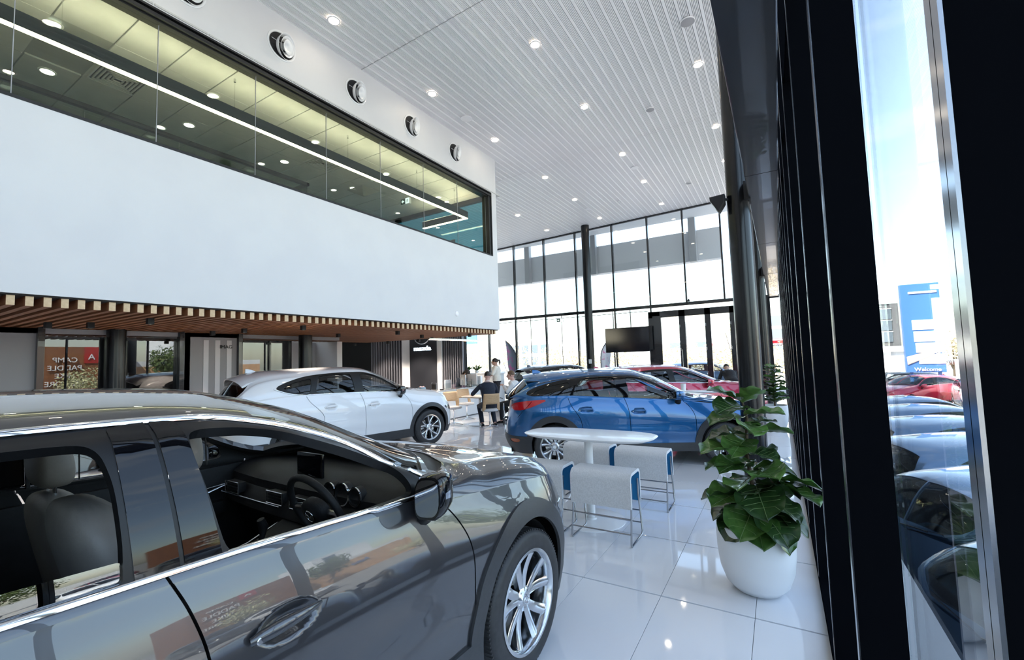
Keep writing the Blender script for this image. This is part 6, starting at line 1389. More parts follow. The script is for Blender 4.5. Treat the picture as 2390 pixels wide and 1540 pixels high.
def pot(parent, R_, h):
    b = MB(); b.lathe([(R_*.35,0),(R_*.60,.012),(R_*.80,h*.14),(R_*.93,h*.34),(R_*.99,h*.6),(R_,h*.85),(R_*.985,h),(R_*.95,h+.004),(R_*.93,h-.02),(R_*.90,h-.07)], 64); b.build('pot', M['pot_white'], parent, smooth=60)
    b = MB(); b.lathe([(R_*.93,h-.06),(.001,h-.05)], 40); b.build('soil', M['soil'], parent, smooth=60)
M['pot_white'] = mat('matt_white_ceramic', (.78,.79,.81), .38)
pl = empty('potted_fiddle_leaf', (-.235,3.82,0), 0, 'fiddle-leaf fig in a big rounded white pot by the right-hand glazing, nearest plant', 'plant')
pot(pl, .262, .47)
b = MB(); b.tube([(0,0,.40),(.01,.01,.7),(-.02,0,1.0),(.0,-.01,1.25),(-.03,0,1.40)], [.018,.016,.013,.010,.006], 10); b.build('stem', M['bark'], pl, smooth=60)
b = MB(); b.tube([(.03,.03,.40),(.08,.04,.62),(.14,.05,.80)], [.013,.011,.007], 8); b.build('stem', M['bark'], pl, smooth=60)
# camera-facing frame of the plant: right = r_, towards camera = t_
r_ = Vector((.99,.06,0)); t_ = Vector((.06,-.99,0))
spec = [ # (right, towards, z, dir right, dir towards, dir up, length, mesh)
 (-.03,0,1.38,-.9,.3,.45,.22,0),(-.02,0,1.37,.5,.7,.5,.20,2),(-.02,-.02,1.38,.8,-.2,.55,.19,1),(-.03,.0,1.34,-.5,.8,.1,.24,1),
 (-.02,0,1.28,.95,.3,.10,.28,2),(-.02,0,1.26,-.8,.6,-.05,.25,0),(-.02,.02,1.22,.2,1,-.1,.26,2),(0,0,1.20,.9,-.4,.2,.22,4),
 (0,0,1.14,1,.15,.15,.30,0),(0,0,1.13,-1,.25,.10,.24,1),(-.02,.02,1.10,-.3,1,-.2,.26,0),(0,0,1.08,-.95,-.2,.0,.33,3),(0,.02,1.05,-.8,.5,-.05,.32,2),
 (0,0,1.0,.9,.5,-.05,.22,4),(0,.0,.98,.5,-.8,.1,.24,1),(0,.02,.95,-.7,.7,-.15,.25,0),
 (.02,.02,.90,-.9,.4,.05,.30,0),(.02,.03,.88,.4,.95,.1,.30,2),(.02,.0,.86,.95,.1,.2,.28,1),(.02,.0,.84,-.3,-.9,.1,.26,1),(.02,.04,.84,-.35,1,-.05,.30,2),
 (.03,.02,.78,.85,.5,.0,.32,4),(.03,.03,.76,.1,1,-.15,.36,4),(.02,.02,.74,-.8,.7,-.15,.33,0),(.14,.0,.80,1,.2,.2,.34,3),(.14,.02,.78,.8,.6,-.1,.34,0),(.12,.0,.76,.8,-.5,.1,.26,1),
 (.02,.03,.66,-.95,.4,-.2,.30,1),(.02,.04,.64,-.3,1,-.35,.34,0),(.03,.04,.62,.5,.9,-.35,.32,4),(.05,.02,.62,1,.3,-.3,.34,1),(.03,.02,.60,.7,.75,-.4,.30,3),(0,.04,.60,.15,1,-.5,.30,0),(-.02,.04,.58,-.65,.8,-.45,.26,1),
 (0,-.02,.62,-.5,-.9,-.1,.28,1),(.05,-.02,.64,.6,-.9,.0,.28,4),(-.03,.05,.70,-1,.2,-.05,.28,4),(.06,.05,.70,.95,.6,-.25,.30,1)]
for i, (a, b_, z, da, db, dz, L_, k) in enumerate(spec):
    p = r_*a+t_*b_+Vector((0,0,z)); put_leaf(pl, p, r_*da+t_*db+Vector((0,0,dz)), L_*(1.22 if da < .75 else 1.02), k, random.uniform(-.35,.35))
p3 = empty('potted_fiddle_leaf', (-.14,11.6,0), 0, 'distant potted plant in a white pot beside the right-hand glazing, behind the nearest plant', 'plant')
pot(p3, .25, .55); b = MB(); b.tube([(0,0,.4),(0,0,.9),(.02,0,1.4)], [.02,.016,.008], 8); b.build('stem', M['bark'], p3, smooth=60)
for i in range(34):
    a = i*2.4+1; z = .60+.85*i/34; put_leaf(p3, (0,0,z), (math.cos(a), math.sin(a), .25), .34-.14*i/34, i%5, random.uniform(-.3,.3))
def spiky(loc, label, n=12, s=.3, red=False, potc=True):
    t = empty('desk_plant', loc, 0, label, 'plant')
    if potc: b = MB(); b.lathe([(.05,0),(.07,.10),(.06,.10),(.001,.09)], 20); b.build('pot', M['table_white'], t, smooth=50)
    for i in range(n):
        a = i*2.4; e = .5+.5*random.random(); b = MB(); d = Vector((math.cos(a)*(1-e*.6), math.sin(a)*(1-e*.6), e))
        pts = [Vector((0,0,.08)), Vector((0,0,.08))+d*s*.5, Vector((0,0,.08))+d*s*.85+Vector((d.x*.06,d.y*.06,-.03))]
        b.tube(pts, [(.012,.003),(.022,.003),(.002,.001)], 6); b.build('leaf', M['leaf'] if not red or i%3 else M['flower_red'], t, smooth=60)
    return t
M['flower_red'] = mat('flower_red', (.5,.04,.03), .4)
spiky((-9.75,13.62,1.29), 'dark green spiky plant on the tall white counter left of the woman', 14, .34); 
for q in (spiky((-10.15,13.62,1.29), 'second spiky plant on the tall white counter, left of the other one', 12, .28), ): pass
pc = empty('plinth', (-8.0,18.9,0), 0, 'slim white plinth carrying a plant with red flowers near the back glazing', 'plinth'); b = MB(); b.bbox(-.15,.15,-.15,.15,0,1.2,.01); b.build('body', M['table_white'], pc, smooth=True)
spiky((-8.0,18.9,1.2), 'plant with red flowers in front of the back glazing, above the blue SUV roof', 14, .32, True)
# ============================================================ people
def skinmat(nm, c): m = mat(nm, c, .5); P(m, **{'Subsurface Weight': .08, 'Subsurface Radius': (.01,.004,.002)}); return m
M['skin'] = skinmat('skin', (.55,.33,.24)); M['skin2'] = skinmat('skin_pink', (.62,.36,.29))
M['suit'] = noisy(mat('navy_suit', (.014,.022,.040), .8), (.010,.016,.030), 60, bump=.2, bscale=300)
M['shirt'] = noisy(mat('white_shirt', (.78,.77,.76), .75), (.72,.71,.71), 6, bump=.4, bscale=30); M['blouse'] = noisy(mat('cream_blouse', (.80,.76,.68), .75), (.74,.70,.62), 6, bump=.4, bscale=30)
M['trouser'] = mat('black_cloth', (.012,.012,.015), .8); M['shoe'] = mat('black_shoe', (.008,.008,.009), .25)
M['hair_d'] = noisy(mat('dark_hair', (.012,.008,.006), .45), (.03,.018,.012), 120, stretch=(1,1,.1)); M['hair_b'] = noisy(mat('brown_hair', (.10,.05,.025), .5), (.16,.085,.04), 120, stretch=(1,1,.1))
M['eye'] = mat('eye_dark', (.01,.01,.01), .2); M['lip'] = mat('lip', (.40,.13,.12), .5)
def V(*a): return Vector(a)
def remesh(o, vs): md = o.modifiers.new('join', 'REMESH'); md.mode = 'VOXEL'; md.voxel_size = vs; md.use_smooth_shade = True; s_ = o.modifiers.new('soft', 'SMOOTH'); s_.iterations = 3; return o
def ellipsoid(b, c, r, R_=None, n=16):
    rings = []
    for i in range(1, 10):
        t = PI*i/10; rings.append([Vector((r[0]*math.sin(t)*math.cos(a), r[1]*math.sin(t)*math.sin(a), r[2]*math.cos(t))) for a in np.linspace(0, 2*PI, n, endpoint=False)])
    rings = [[V(*c)+(R_ @ p if R_ is not None else p) for p in rg] for rg in rings]; b.loft(rings)
def hand(b, wrist, d, up, curl=.5, sc=1.0, left=False):
    d = d.normalized(); n = (up-d*up.dot(d)).normalized(); s_ = d.cross(n)*(1 if left else -1)
    b.tube([wrist, wrist+d*.04*sc, wrist+d*.085*sc], [(.020*sc,.026*sc),(.015*sc,.038*sc),(.013*sc,.040*sc)], 10, up=n)
    for k, (off, L_) in enumerate(((.031,.066),(.010,.076),(-.011,.072),(-.031,.056))):
        p = wrist+d*.082*sc+s_*off*sc; pts = [p-d*.01]; dd = d.copy()
        for q in range(3): dd = (dd-n*curl*.55).normalized(); p = p+dd*L_*sc*(.42,.32,.26)[q]; pts.append(p)
        b.tube(pts, [.0095*sc,.009*sc,.008*sc,.006*sc], 7)
    p = wrist+d*.025*sc+s_*.032*sc; q = p+(d*.7+s_*.7-n*.3).normalized()*.035*sc; r = q+(d*.95+s_*.1-n*.4).normalized()*.03*sc; b.tube([p-s_*.01,q,r], [.013*sc,.011*sc,.007*sc], 7)
def person(loc, rz, label, J, top, low, skin, hair, hairstyle='short', jacket=False, sleeve=1.0, sc=1.07, skirt=False):
    """J: joints in local frame (x right, y forward, z up); built to fit"""
    t = empty('person', loc, rz, label, 'person'); t.scale = (sc,)*3
    g = {k: V(*v) for k, v in J.items()}
    hd, nk, ch, pv = g['head'], g['neck'], g['chest'], g['pelvis']
    hf = g.get('look', V(0,1,0)).normalized(); hs = hf.cross(V(0,0,1)).normalized(); hu = hs.cross(hf); HR = Matrix((hs, hf, hu)).transposed()
    b = MB()
    H_ = lambda x, y, z: hd+HR @ V(x,y,z)
    ellipsoid(b, hd+HR @ V(0,-.008,.028), (.074,.094,.092), HR); ellipsoid(b, hd+HR @ V(0,.022,-.038), (.056,.066,.074), HR)
    b.tube([H_(0,.088,.020), H_(0,.104,-.008), H_(0,.113,-.026), H_(0,.094,-.034)], [.009,.012,.016,.010], 8)
    b.tube([H_(0,.062,-.098), H_(0,.082,-.085)], [.018,.014], 8)
    for s_ in (-1, 1): b.tube([H_(s_*.074,-.005,.018), H_(s_*.082,-.014,.004), H_(s_*.076,-.006,-.026)], [(.006,.016),(.009,.018),(.005,.010)], 8)
    b.tube([nk-V(0,0,.05), nk, H_(0,-.02,-.05)], [.062,.054,.052], 12)
    fw = (g['rsh']-g['lsh']).cross(V(0,0,1)).normalized()*-1; side = (g['rsh']-g['lsh']).normalized()
    mid = (ch+pv)/2
    b.tube([pv-V(0,0,.03), pv+V(0,0,.06), mid, ch, nk-V(0,0,.07), nk-V(0,0,.01)], [(.11,.165),(.115,.16),(.105,.145),(.12,.17),(.10,.15),(.05,.06)], 16, up=fw)
    for s_ in 'lr':
        b.tube([ch.lerp(g[s_+'sh'], .55), g[s_+'sh'], g[s_+'sh'].lerp(g[s_+'el'], .5), g[s_+'el'], g[s_+'el'].lerp(g[s_+'wr'], .45), g[s_+'wr']], [.055,.052,.043,.036,.036,.024], 12)
        hdir = g.get(s_+'hd', g[s_+'wr']-g[s_+'el']); hand(b, g[s_+'wr'], hdir, g.get(s_+'hn', V(0,0,1)), g.get(s_+'curl', V(.5,0,0)).x, 1, s_ == 'l')
        hp = pv+side*(.09 if s_ == 'r' else -.09)-V(0,0,.02)
        b.tube([hp, hp.lerp(g[s_+'kn'], .5), g[s_+'kn'], g[s_+'kn'].lerp(g[s_+'an'], .4), g[s_+'an']], [.088,.076,.056,.052,.036], 14)
        fd = g.get(s_+'ft', V(0,1,0)).normalized(); b.tube([g[s_+'an'], g[s_+'an']+fd*.06-V(0,0,.045), g[s_+'an']+fd*.15-V(0,0,.055)], [.036,.034,.022], 10)
    body = remesh(b.build('body', skin, t), .009)
    for s_ in (-1, 1):
        e = MB(); ellipsoid(e, H_(s_*.030,.083,.010), (.011,.006,.006), HR, 10); e.build('eye', M['eye'], body, smooth=60)
        e = MB(); e.tube([H_(s_*.016,.090,.030), H_(s_*.032,.089,.034), H_(s_*.046,.078,.029)], .0035, 5); e.build('eyebrow', hair, body)
    e = MB(); e.tube([H_(-.022,.082,-.058), H_(0,.090,-.056), H_(.022,.082,-.058)], [.003,.0055,.003], 6); e.build('mouth', M['lip'], body)
    # hair: cap shell over the skull
    h = MB(); rings = []
    for i in range(9):
        th = .02+ (PI*(.60 if hairstyle != 'short' else .56))*i/8; ring = []
        for a in np.linspace(0, 2*PI, 24, endpoint=False):
            front = max(0, math.sin(a)); tt = th*(1-.36*front**1.5) if i > 3 else th*(1-.36*front**1.5*i/4)
            ring.append(hd+HR @ V(.083*math.sin(tt)*math.cos(a), -.012+.102*math.sin(tt)*math.sin(a), .030+.103*math.cos(tt)))
        rings.append(ring)
    h.loft(rings)
    if hairstyle == 'short': 
        for s_ in (-1,1): h.tube([H_(s_*.074,.012,.03), H_(s_*.076,.012,-.012)], [(.006,.014),(.004,.008)], 8)
    if hairstyle == 'ponytail':
        ellipsoid(h, H_(0,-.105,.055), (.026,.03,.026), HR, 10)
        h.tube([H_(0,-.11,.055), H_(0,-.155,.045), H_(0,-.165,-.03), H_(0,-.15,-.10)], [.018,.030,.028,.010], 10)
    if hairstyle == 'long':
        for s_ in (-1,1): h.tube([H_(s_*.06,.03,.07), H_(s_*.082,.01,-.02), H_(s_*.07,.02,-.13)], [(.02,.03),(.024,.05),(.012,.03)], 10)
        h.tube([H_(0,-.08,.05), H_(0,-.095,-.05), H_(0,-.09,-.16)], [(.03,.07),(.03,.075),(.015,.05)], 12)
    h.build('hair', hair, t, smooth=60)
    # upper garment
    c = MB(); k = 1.0
    c.tube([pv-V(0,0,.07 if jacket else .02), pv+V(0,0,.06), mid, ch, nk-V(0,0,.06), nk-V(0,0,.02)], [(.142,.195),(.138,.18),(.128,.168),(.145,.192),(.122,.178),(.065,.074)], 20, up=fw)
    for s_ in 'lr':
        E_ = g[s_+'el']; W_ = g[s_+'wr']; pts = [ch.lerp(g[s_+'sh'], .5), g[s_+'sh'], g[s_+'sh'].lerp(E_, .5)]; rad = [.060,.058,.058]
        if sleeve >= .5: pts.append(E_); rad.append(.053)
        if sleeve >= 1: pts += [E_.lerp(W_, .5), E_.lerp(W_, .93)]; rad += [.048,.038]
        c.tube(pts, rad, 12)
    cg = remesh(c.build('jacket' if jacket else 'shirt', top, t), .012)
    if jacket: cl = MB(); cl.tube([nk+V(.05*math.cos(a),.05*math.sin(a),-.005+.012*math.sin(a)*-1) for a in np.linspace(0,2*PI,17)], (.012,.02), 8, up=(0,0,1)); cl.build('shirt_collar', M['shirt'], t, smooth=60)
    else: cl = MB(); cl.tube([nk+V(.056*math.cos(a),.056*math.sin(a),-.025) for a in np.linspace(-.9,PI+.9,15)], (.010,.018), 8, up=(0,0,1)); cl.build('collar', top, t, smooth=60)
    # lower garment and shoes
    l = MB(); l.tube([pv-V(0,0,.06), pv+V(0,0,.08)], [(.135,.185),(.128,.172)], 18, up=fw)
    for s_ in 'lr':
        hp = pv+side*(.09 if s_ == 'r' else -.09)-V(0,0,.02); l.tube([hp, hp.lerp(g[s_+'kn'], .5), g[s_+'kn'], g[s_+'kn'].lerp(g[s_+'an'], .5), g[s_+'kn'].lerp(g[s_+'an'], .98)], [.104,.092,.073,.062,.052], 14)
    remesh(l.build('trousers', low, t), .012)
    for s_ in 'lr':
        fd = g.get(s_+'ft', V(0,1,0)).normalized(); A_ = g[s_+'an']; sh = MB(); u = V(0,0,1)
        sh.tube([A_-fd*.055-u*.045, A_+fd*.03-u*.04, A_+fd*.11-u*.055, A_+fd*.185-u*.064], [(.040,.036),(.044,.040),(.030,.044),(.014,.024)], 12, up=(0,0,1)); sh.build('shoe', M['shoe'], t, smooth=60)
    return t
SIT = dict(pelvis=(0,0,.56), chest=(0,.10,.93), neck=(0,.15,1.12), head=(0,.20,1.225), lsh=(-.19,.12,1.01), rsh=(.19,.12,1.01), lkn=(-.16,.44,.50), rkn=(.17,.44,.50), lan=(-.15,.42,.09), ran=(.18,.34,.09))
person((-6.56,9.68,0), math.radians(50), 'man in a dark navy suit seated with his back to the camera, arm on table',
  dict(SIT, lel=(-.34,.26,.82), lwr=(-.30,.50,.785), lhd=(.15,.9,-.1), rel=(.28,.22,.79), rwr=(.10,.42,.80), rhd=(-.6,.6,0), head=(.03,.19,1.235), look=(.35,.9,-.12), lkn=(-.14,.42,.50), lan=(-.12,.25,.09), rkn=(.17,.40,.50), ran=(.17,.12,.09)), M['suit'], M['suit'], M['skin2'], M['hair_d'], jacket=True)
person((-6.22,10.64,0), math.radians(104), 'man in a white shirt seated facing left with clasped hands',
  dict(SIT, lel=(-.22,.24,.82), lwr=(-.03,.40,.97), lhd=(.5,.5,.3), rel=(.24,.22,.82), rwr=(.05,.40,.95), rhd=(-.5,.5,.3), look=(-.35,.9,-.05), lcurl=(.9,0,0), rcurl=(.9,0,0)), M['shirt'], M['trouser'], M['skin2'], M['hair_b'])
person((-8.42,12.95,0), math.radians(115), 'woman with dark ponytail and cream blouse standing with folded arms',
  dict(pelvis=(0,0,.98), chest=(0,.02,1.30), neck=(0,.03,1.47), head=(0,.06,1.565), lsh=(-.17,.02,1.40), rsh=(.17,.02,1.40), lel=(-.22,.12,1.15), rel=(.22,.12,1.15), lwr=(.06,.25,1.19), rwr=(-.06,.22,1.15), lhd=(.9,.1,.1), rhd=(-.9,.1,.1), lhn=(0,1,.2), rhn=(0,1,.2), look=(.1,1,-.05),
       lkn=(-.09,.03,.53), rkn=(.09,.03,.53), lan=(-.09,0,.09), ran=(.10,0,.09)), M['blouse'], M['trouser'], M['skin'], M['hair_d'], 'ponytail', sleeve=.5, sc=1.075)
person((-9.55,12.15,0), math.radians(-75), 'receptionist with long dark hair and dark jacket bent over papers behind the desk',
  dict(SIT, chest=(0,.14,.93), neck=(0,.24,1.10), head=(0,.33,1.18), look=(0,.75,-.6), lel=(-.28,.30,.86), rel=(.28,.30,.86), lwr=(-.12,.50,.93), rwr=(.12,.50,.93)), M['suit'], M['trouser'], M['skin'], M['hair_d'], 'long', jacket=True, sc=1.12)
dc_ = empty('desk_chair', (-9.75,12.2,0), math.radians(-75), 'white-backed office chair of the receptionist', 'chair')
b = MB(); b.bbox(-.24,.24,-.24,-.19,.62,1.12,.02); b.build('backrest', M['white_gloss'], dc_, smooth=True); b = MB(); b.bbox(-.25,.25,-.2,.28,.48,.54,.02); b.build('seat', M['trouser'], dc_, smooth=True); b = MB(); b.lathe([(.03,.08),(.03,.48)], 12); b.build('gas_stem', M['chrome'], dc_, smooth=50)
for k in range(5): a = k*2*PI/5; b = MB(); b.tube([(0,0,.09),(.28*math.cos(a),.28*math.sin(a),.05),(.30*math.cos(a),.30*math.sin(a),.02)], .018, 8); b.build('foot', M['chrome'], dc_, smooth=60)
b = MB(); b.tube([(0,-.18,.50),(0,-.22,.70)], .02, 8); b.build('back_bracket', M['chrome'], dc_, smooth=60)
person((-1.32,15.4,0), math.radians(20), 'dark-clothed person bending over beside the red hatchback, near the black doors',
  dict(pelvis=(0,-.12,.78), chest=(0,.14,1.02), neck=(0,.30,1.16), head=(0,.41,1.20), look=(0,.8,-.6), lsh=(-.19,.22,1.08), rsh=(.19,.22,1.08), lel=(-.24,.34,.86), rel=(.24,.34,.86), lwr=(-.18,.52,.76), rwr=(.18,.52,.76), lkn=(-.12,.18,.46), rkn=(.12,.18,.46), lan=(-.12,0,.09), ran=(.12,0,.09)), M['trouser'], M['trouser'], M['skin'], M['hair_d'], jacket=True, sc=1.05)
# ============================================================ outside
g = MB(); g.add([(XG+.35,-80,GO),(300,-80,GO),(300,300,GO),(XG+.35,300,GO)], [(0,1,2,3)]); g.add([(-300,YB+1.2,-.35),(XG+.35,YB+1.2,-.35),(XG+.35,300,-.35),(-300,300,-.35)], [(0,1,2,3)])
g = g.build('ground_outside', M['asphalt']); g['kind'] = 'structure'
g = MB(); g.box(XG+.02, XG+.5, -80, 300, GO-.3, -.02); g.box(-18, XG+.5, YB+.12, YB+1.3, -.4, -.02); g = g.build('kerb_outside', M['post_grey']); g['kind'] = 'structure'
g = MB(); g.box(-18, XG+.9, Y0-.2, YB+2.6, 8.35, 8.75); g.box(-18,-17.2,Y0-.2,YB+.1,0,8.4); g = g.build('roof_outside', M['render']); g['kind'] = 'structure'
# portal fascia beyond the back glazing
fa = empty('portal_fascia', (-8,23,0), 0, 'broad pale grey exterior canopy fascia seen through the top of the back glazing', 'canopy')
b = MB(); b.box(-12,5.95,0,.5,6.28,7.78); b.build('fascia_board', mat('fascia_grey', (.62,.63,.66), .6), fa)
for x, lb in ((-12.40,'left'),(-8.32,'mid'),(-3.25,'right')): b = MB(); b.bbox(x+8-.16,x+8+.16,-.35,-.05,6.2,9.4,.01); b.build('hanging_post', M['post_grey'], fa)
b = MB(); b.box(-12,5.95,-2.9,.5,9.3,9.5); b.build('canopy_deck', M['render'], fa)
# buildings
def windows(parent, fn, xs, zs, w_, h_, m=None):
    for x in xs:
        for z in zs:
            b = MB(); b.box(*fn(x-w_/2, x+w_/2), z-h_/2, z+h_/2); b.build('window', m or M['win_dark'], parent)
M['win_dark'] = mat('far_window', (.12,.15,.18), .15); M['orange'] = mat('orange_cladding', (.62,.36,.20), .7); M['brown_sign'] = noisy(mat('rust_sign_board', (.27,.11,.045), .7), (.22,.085,.035), 2); M['grey_clad'] = mat('grey_cladding', (.11,.11,.115), .7)
M['pylon_blue'] = mat('pylon_blue', (.06,.18,.45), .4); M['pylon_white'] = mat('pylon_white', (.85,.86,.88), .4)
bd = empty('office_building', (-41,73,0), 0, 'pale building with an orange panel beyond the back glazing, left', 'building')
b = MB(); b.box(-9,9,0,12,-1,5.4); b.build('wall', M['render'], bd); b = MB(); b.box(-6.5,-3.4,-.2,0,0,5.2); b.build('orange_panel', M['orange'], bd); b = MB(); b.box(5.2,7.2,-.2,0,0,4.4); b.build('orange_panel', M['orange'], bd)
windows(bd, lambda a, c: (a, c, -.1, .02), (-2,0,2,4), (1.4,3.6), 1.3, 1.5)
bd = empty('shop_building', (-52,60,0), 0, 'white shop with blue roof signs beyond the reception, partly behind the feather flag', 'building')
b = MB(); b.box(-14,10,0,10,-1,4.6); b.build('wall', M['render'], bd); text_obj('shop_lettering', 'epco', 1.5, M['grey_clad'], (2.7,-.1,4.9), (PI/2,0,0), bd, .05)
for x, w_ in ((5.2,1.5),(8.0,2.6)): b = MB(); b.box(x-w_/2,x+w_/2,-.2,0,4.6,6.2); b.build('blue_sign_panel', M['pylon_blue'], bd)
windows(bd, lambda a, c: (a, c, -.1, .02), (-8,-5,3), (2.6,), 1.4, 1.4)
bd = empty('warehouse', (-14,75,0), 0, 'long white low warehouse beyond the back glazing, behind the television', 'building')
b = MB(); b.box(-16,10,0,14,-1,4.5); b.build('wall', M['render'], bd); b = MB(); b.box(-15.4,-13.6,-.1,.02,.4,3.4); b.build('roller_door', M['post_grey'], bd); b = MB(); b.box(-16.3,10.3,-.4,14.3,4.5,4.8); b.build('roof_edge', M['post_grey'], bd)
windows(bd, lambda a, c: (a, c, -.1, .02), (-8,-4,0,4), (3.2,), 2.2, .8)
bd = empty('glass_office_block', (4.6,58,GO), 0, 'pale gridded office block seen in the gap between column and glazing', 'building')
b = MB(); b.box(-6.8,-1.2,0,8,0,7.2); b.build('wall', M['render'], bd)
for x in (-6,-4.6,-3.2,-1.9):
    for z in (1.3,3.0,4.8,6.3): b = MB(); b.box(x-.5,x+.5,-.08,.02,z-.55,z+.55); b.build('window', M['win_dark'], bd)
b = MB(); b.box(-6.8,-1.2,-.3,0,3.75,4.05); b.build('red_band', M['lens_red'], bd)
bd = empty('grey_office', (7.2,45,GO), 0, 'grey two-storey office with white-framed windows beyond the right-hand glass', 'building')
b = MB(); b.box(-5.5,1.0,0,8,0,6.3); b.build('wall', M['grey_clad'], bd); b = MB(); b.box(-4.6,.4,-.1,6,6.3,6.95); b.build('roof_box', M['render'], bd)
for x in (-3.6,-2.6,-1.6,-.6,.1):
    for z in (3.7,4.6,5.5): b = MB(); b.box(x-.42,x+.42,-.08,.02,z-.40,z+.40); o = b.build('window', M['win_dark'], bd); b = MB(); b.box(x-.46,x+.46,-.10,-.06,z+.38,z+.43); b.box(x-.46,x-.42,-.10,-.06,z-.43,z+.43); b.build('window_frame', M['render'], o)
text_obj('wall_lettering', 'F', .6, M['pylon_white'], (-.15,-.1,5.75), (PI/2,0,0), bd, .03)
bd = empty('garage', (7.3,41,GO), 0, 'white flat-roofed garage below the grey office beyond the right-hand glass', 'building')
b = MB(); b.box(-5.5,1.0,0,3.4,0,2.55); b.build('wall', M['render'], bd); b = MB(); b.box(-5.7,1.2,-.2,3.6,2.55,2.95); b.build('flat_roof', M['pylon_white'], bd); b = MB(); b.box(.72,1.0,-.06,.0,0,2.5); b.build('corner_post', M['orange'], bd)
py_ = empty('pylon_sign', (6.35,30,GO), math.radians(4), 'tall blue pylon sign with stacked white name panels beyond the right-hand glass', 'sign')
b = MB(); b.bbox(-.80,.72,-.15,.15,1.55,6.05,.02); b.build('blue_body', M['pylon_blue'], py_)
for z0, z1, x0 in ((3.70,4.20,-.45),(3.10,3.62,-.42),(2.55,3.04,-.38),(1.98,2.45,-.30)): b = MB(); b.box(x0,.70,-.18,-.15,z0+.0,z1); b.build('name_panel', M['pylon_white'], py_)
text_obj('pylon_lettering', 'Welcome\nto the auto mall', .22, M['pylon_white'], (.05,-.17,1.80), (PI/2,0,0), py_, .01) if False else None
text_obj('pylon_lettering', 'Welcome', .26, M['pylon_white'], (.0,-.19,1.62), (PI/2,0,0), py_, .01)
b = MB(); b.box(-.5,.6,-.19,-.15,5.55,5.65); b.build('white_stripe', M['pylon_white'], py_)
b = MB()
sw = [(-.78,2.35),(.1,2.62),(.7,3.0),(.7,2.75),(.1,2.35),(-.76,1.95)]; b.prism(sw, -.20, -.18, lambda u,v,h: (u,h,v)); b.build('orange_swoosh', mat('swoosh', (.85,.55,.38), .5), py_)
for x in (-.6,.5): b = MB(); b.box(x-.06,x+.06,-.06,.06,0,1.6); b.build('leg', M['pylon_blue'], py_)
bk_ = empty('board_sign', (8.2,29.5,GO), 0, 'plain white board sign on legs right of the blue pylon', 'sign')
b = MB(); b.box(-.9,1.0,-.05,.05,1.0,2.2); b.build('board', M['pylon_white'], bk_); 
for x in (-.75,.85): b = MB(); b.box(x-.05,x+.05,-.05,.05,0,1.0); b.build('leg', M['grey_clad'], bk_)
# brown sign building across the car park: its letters show mirrored in the partition glass
XB = 30.0
bd = empty('camping_store', (XB,12,GO), 0, 'brown camping store front mirrored in the glass partition under the mezzanine', 'building')
b = MB(); b.box(0,6,-1.2,5.2,0,5.1); b.build('wall', M['brown_sign'], bd); b = MB(); b.box(-.1,0,1.75,2.75,3.7,5.1); b.build('red_panel', M['lens_red'], bd)
for i, wd in enumerate(('CAMP','PADDLE','HIKE','EXPLORE')): text_obj('store_lettering', wd, .58, M['pylon_white'], (-.12,.55,3.80-.66*i), (PI/2,0,-PI/2), bd, .04)
text_obj('store_lettering', 'A', .7, M['pylon_white'], (-.14,2.2,4.0), (PI/2,0,-PI/2), bd, .04)
bd = empty('orange_store', (32,24,GO), 0, 'orange and white store mirrored in the partition glass and car doors', 'building')
b = MB(); b.box(0,8,-6,6,0,3.3); b.build('wall', M['orange'], bd); b = MB(); b.box(0,8,-6,6,3.3,3.8); b.build('parapet', M['render'], bd); text_obj('store_lettering', 'Auto', .9, M['pylon_blue'], (-.1,0,2.0), (PI/2,0,-PI/2), bd, .04)
b = MB(); b.box(3,9,-2,4,3.8,7.5); b.build('upper_block', M['render'], bd); b = MB(); b.box(2.9,3,-1,.2,4.6,6.8); b.build('window', M['win_dark'], bd)
bd = empty('long_store', (34,-14,GO), 0, 'long grey store across the car park, mirrored only in the car doors', 'building')
b = MB(); b.box(0,8,-16,12,0,4.2); b.build('wall', M['grey_clad'], bd)
for k in range(6): b = MB(); b.box(-.1,0,-14+4.2*k,-11.4+4.2*k,.3,2.8); b.build('shop_window', M['win_dark'], bd)
# feather flags
M['flag_grey'] = noisy(mat('flag_fabric', (.16,.17,.21), .8), (.40,.06,.22), 2.2, .52, .62)
def flag(loc, label, h=3.6, mir=1, m=None):
    t = empty('feather_flag', loc, 0, label, 'flag'); b = MB(); n = 14; L_ = []; R_ = []
    for k in range(n+1):
        f = k/n; z = .5+(h-.5)*f; xr = (.40-.78*max(0,(f-.5)/.5)**2.4)*mir; xl = (-.05-.34*f)*mir
        xl = min(xl, xr-.01) if mir > 0 else max(xl, xr+.01); L_.append((xl, .03*math.sin(f*9), z)); R_.append((xr, 0, z))
    b.loft([L_, R_], False, False); o = b.build('banner', m or M['flag_grey'], t, smooth='all', fix=False); o.modifiers.new('t','SOLIDIFY').thickness = .006
    b = MB(); b.tube([(.42*mir,0,0)]+[(p[0]+.012*mir,0,p[2]) for p in R_], .022, 8); b.build('pole', M['black_metal'], t, smooth=60); b = MB(); b.lathe([(.25,0),(.25,.03),(.03,.06)], 20, c=(.42*mir,0,0)); b.build('base', M['black_metal'], t)
    return t
flag((-13.65,22.6,-.35), 'grey and pink feather flag outside, behind the standing woman', 3.25)
flag((-9.1,26.5,-.35), 'pale feather flag outside, left of the round column at the back', 3.3, -1, noisy(mat('flag_pale', (.62,.60,.62), .8), (.55,.12,.28), 2.4, .55, .62))
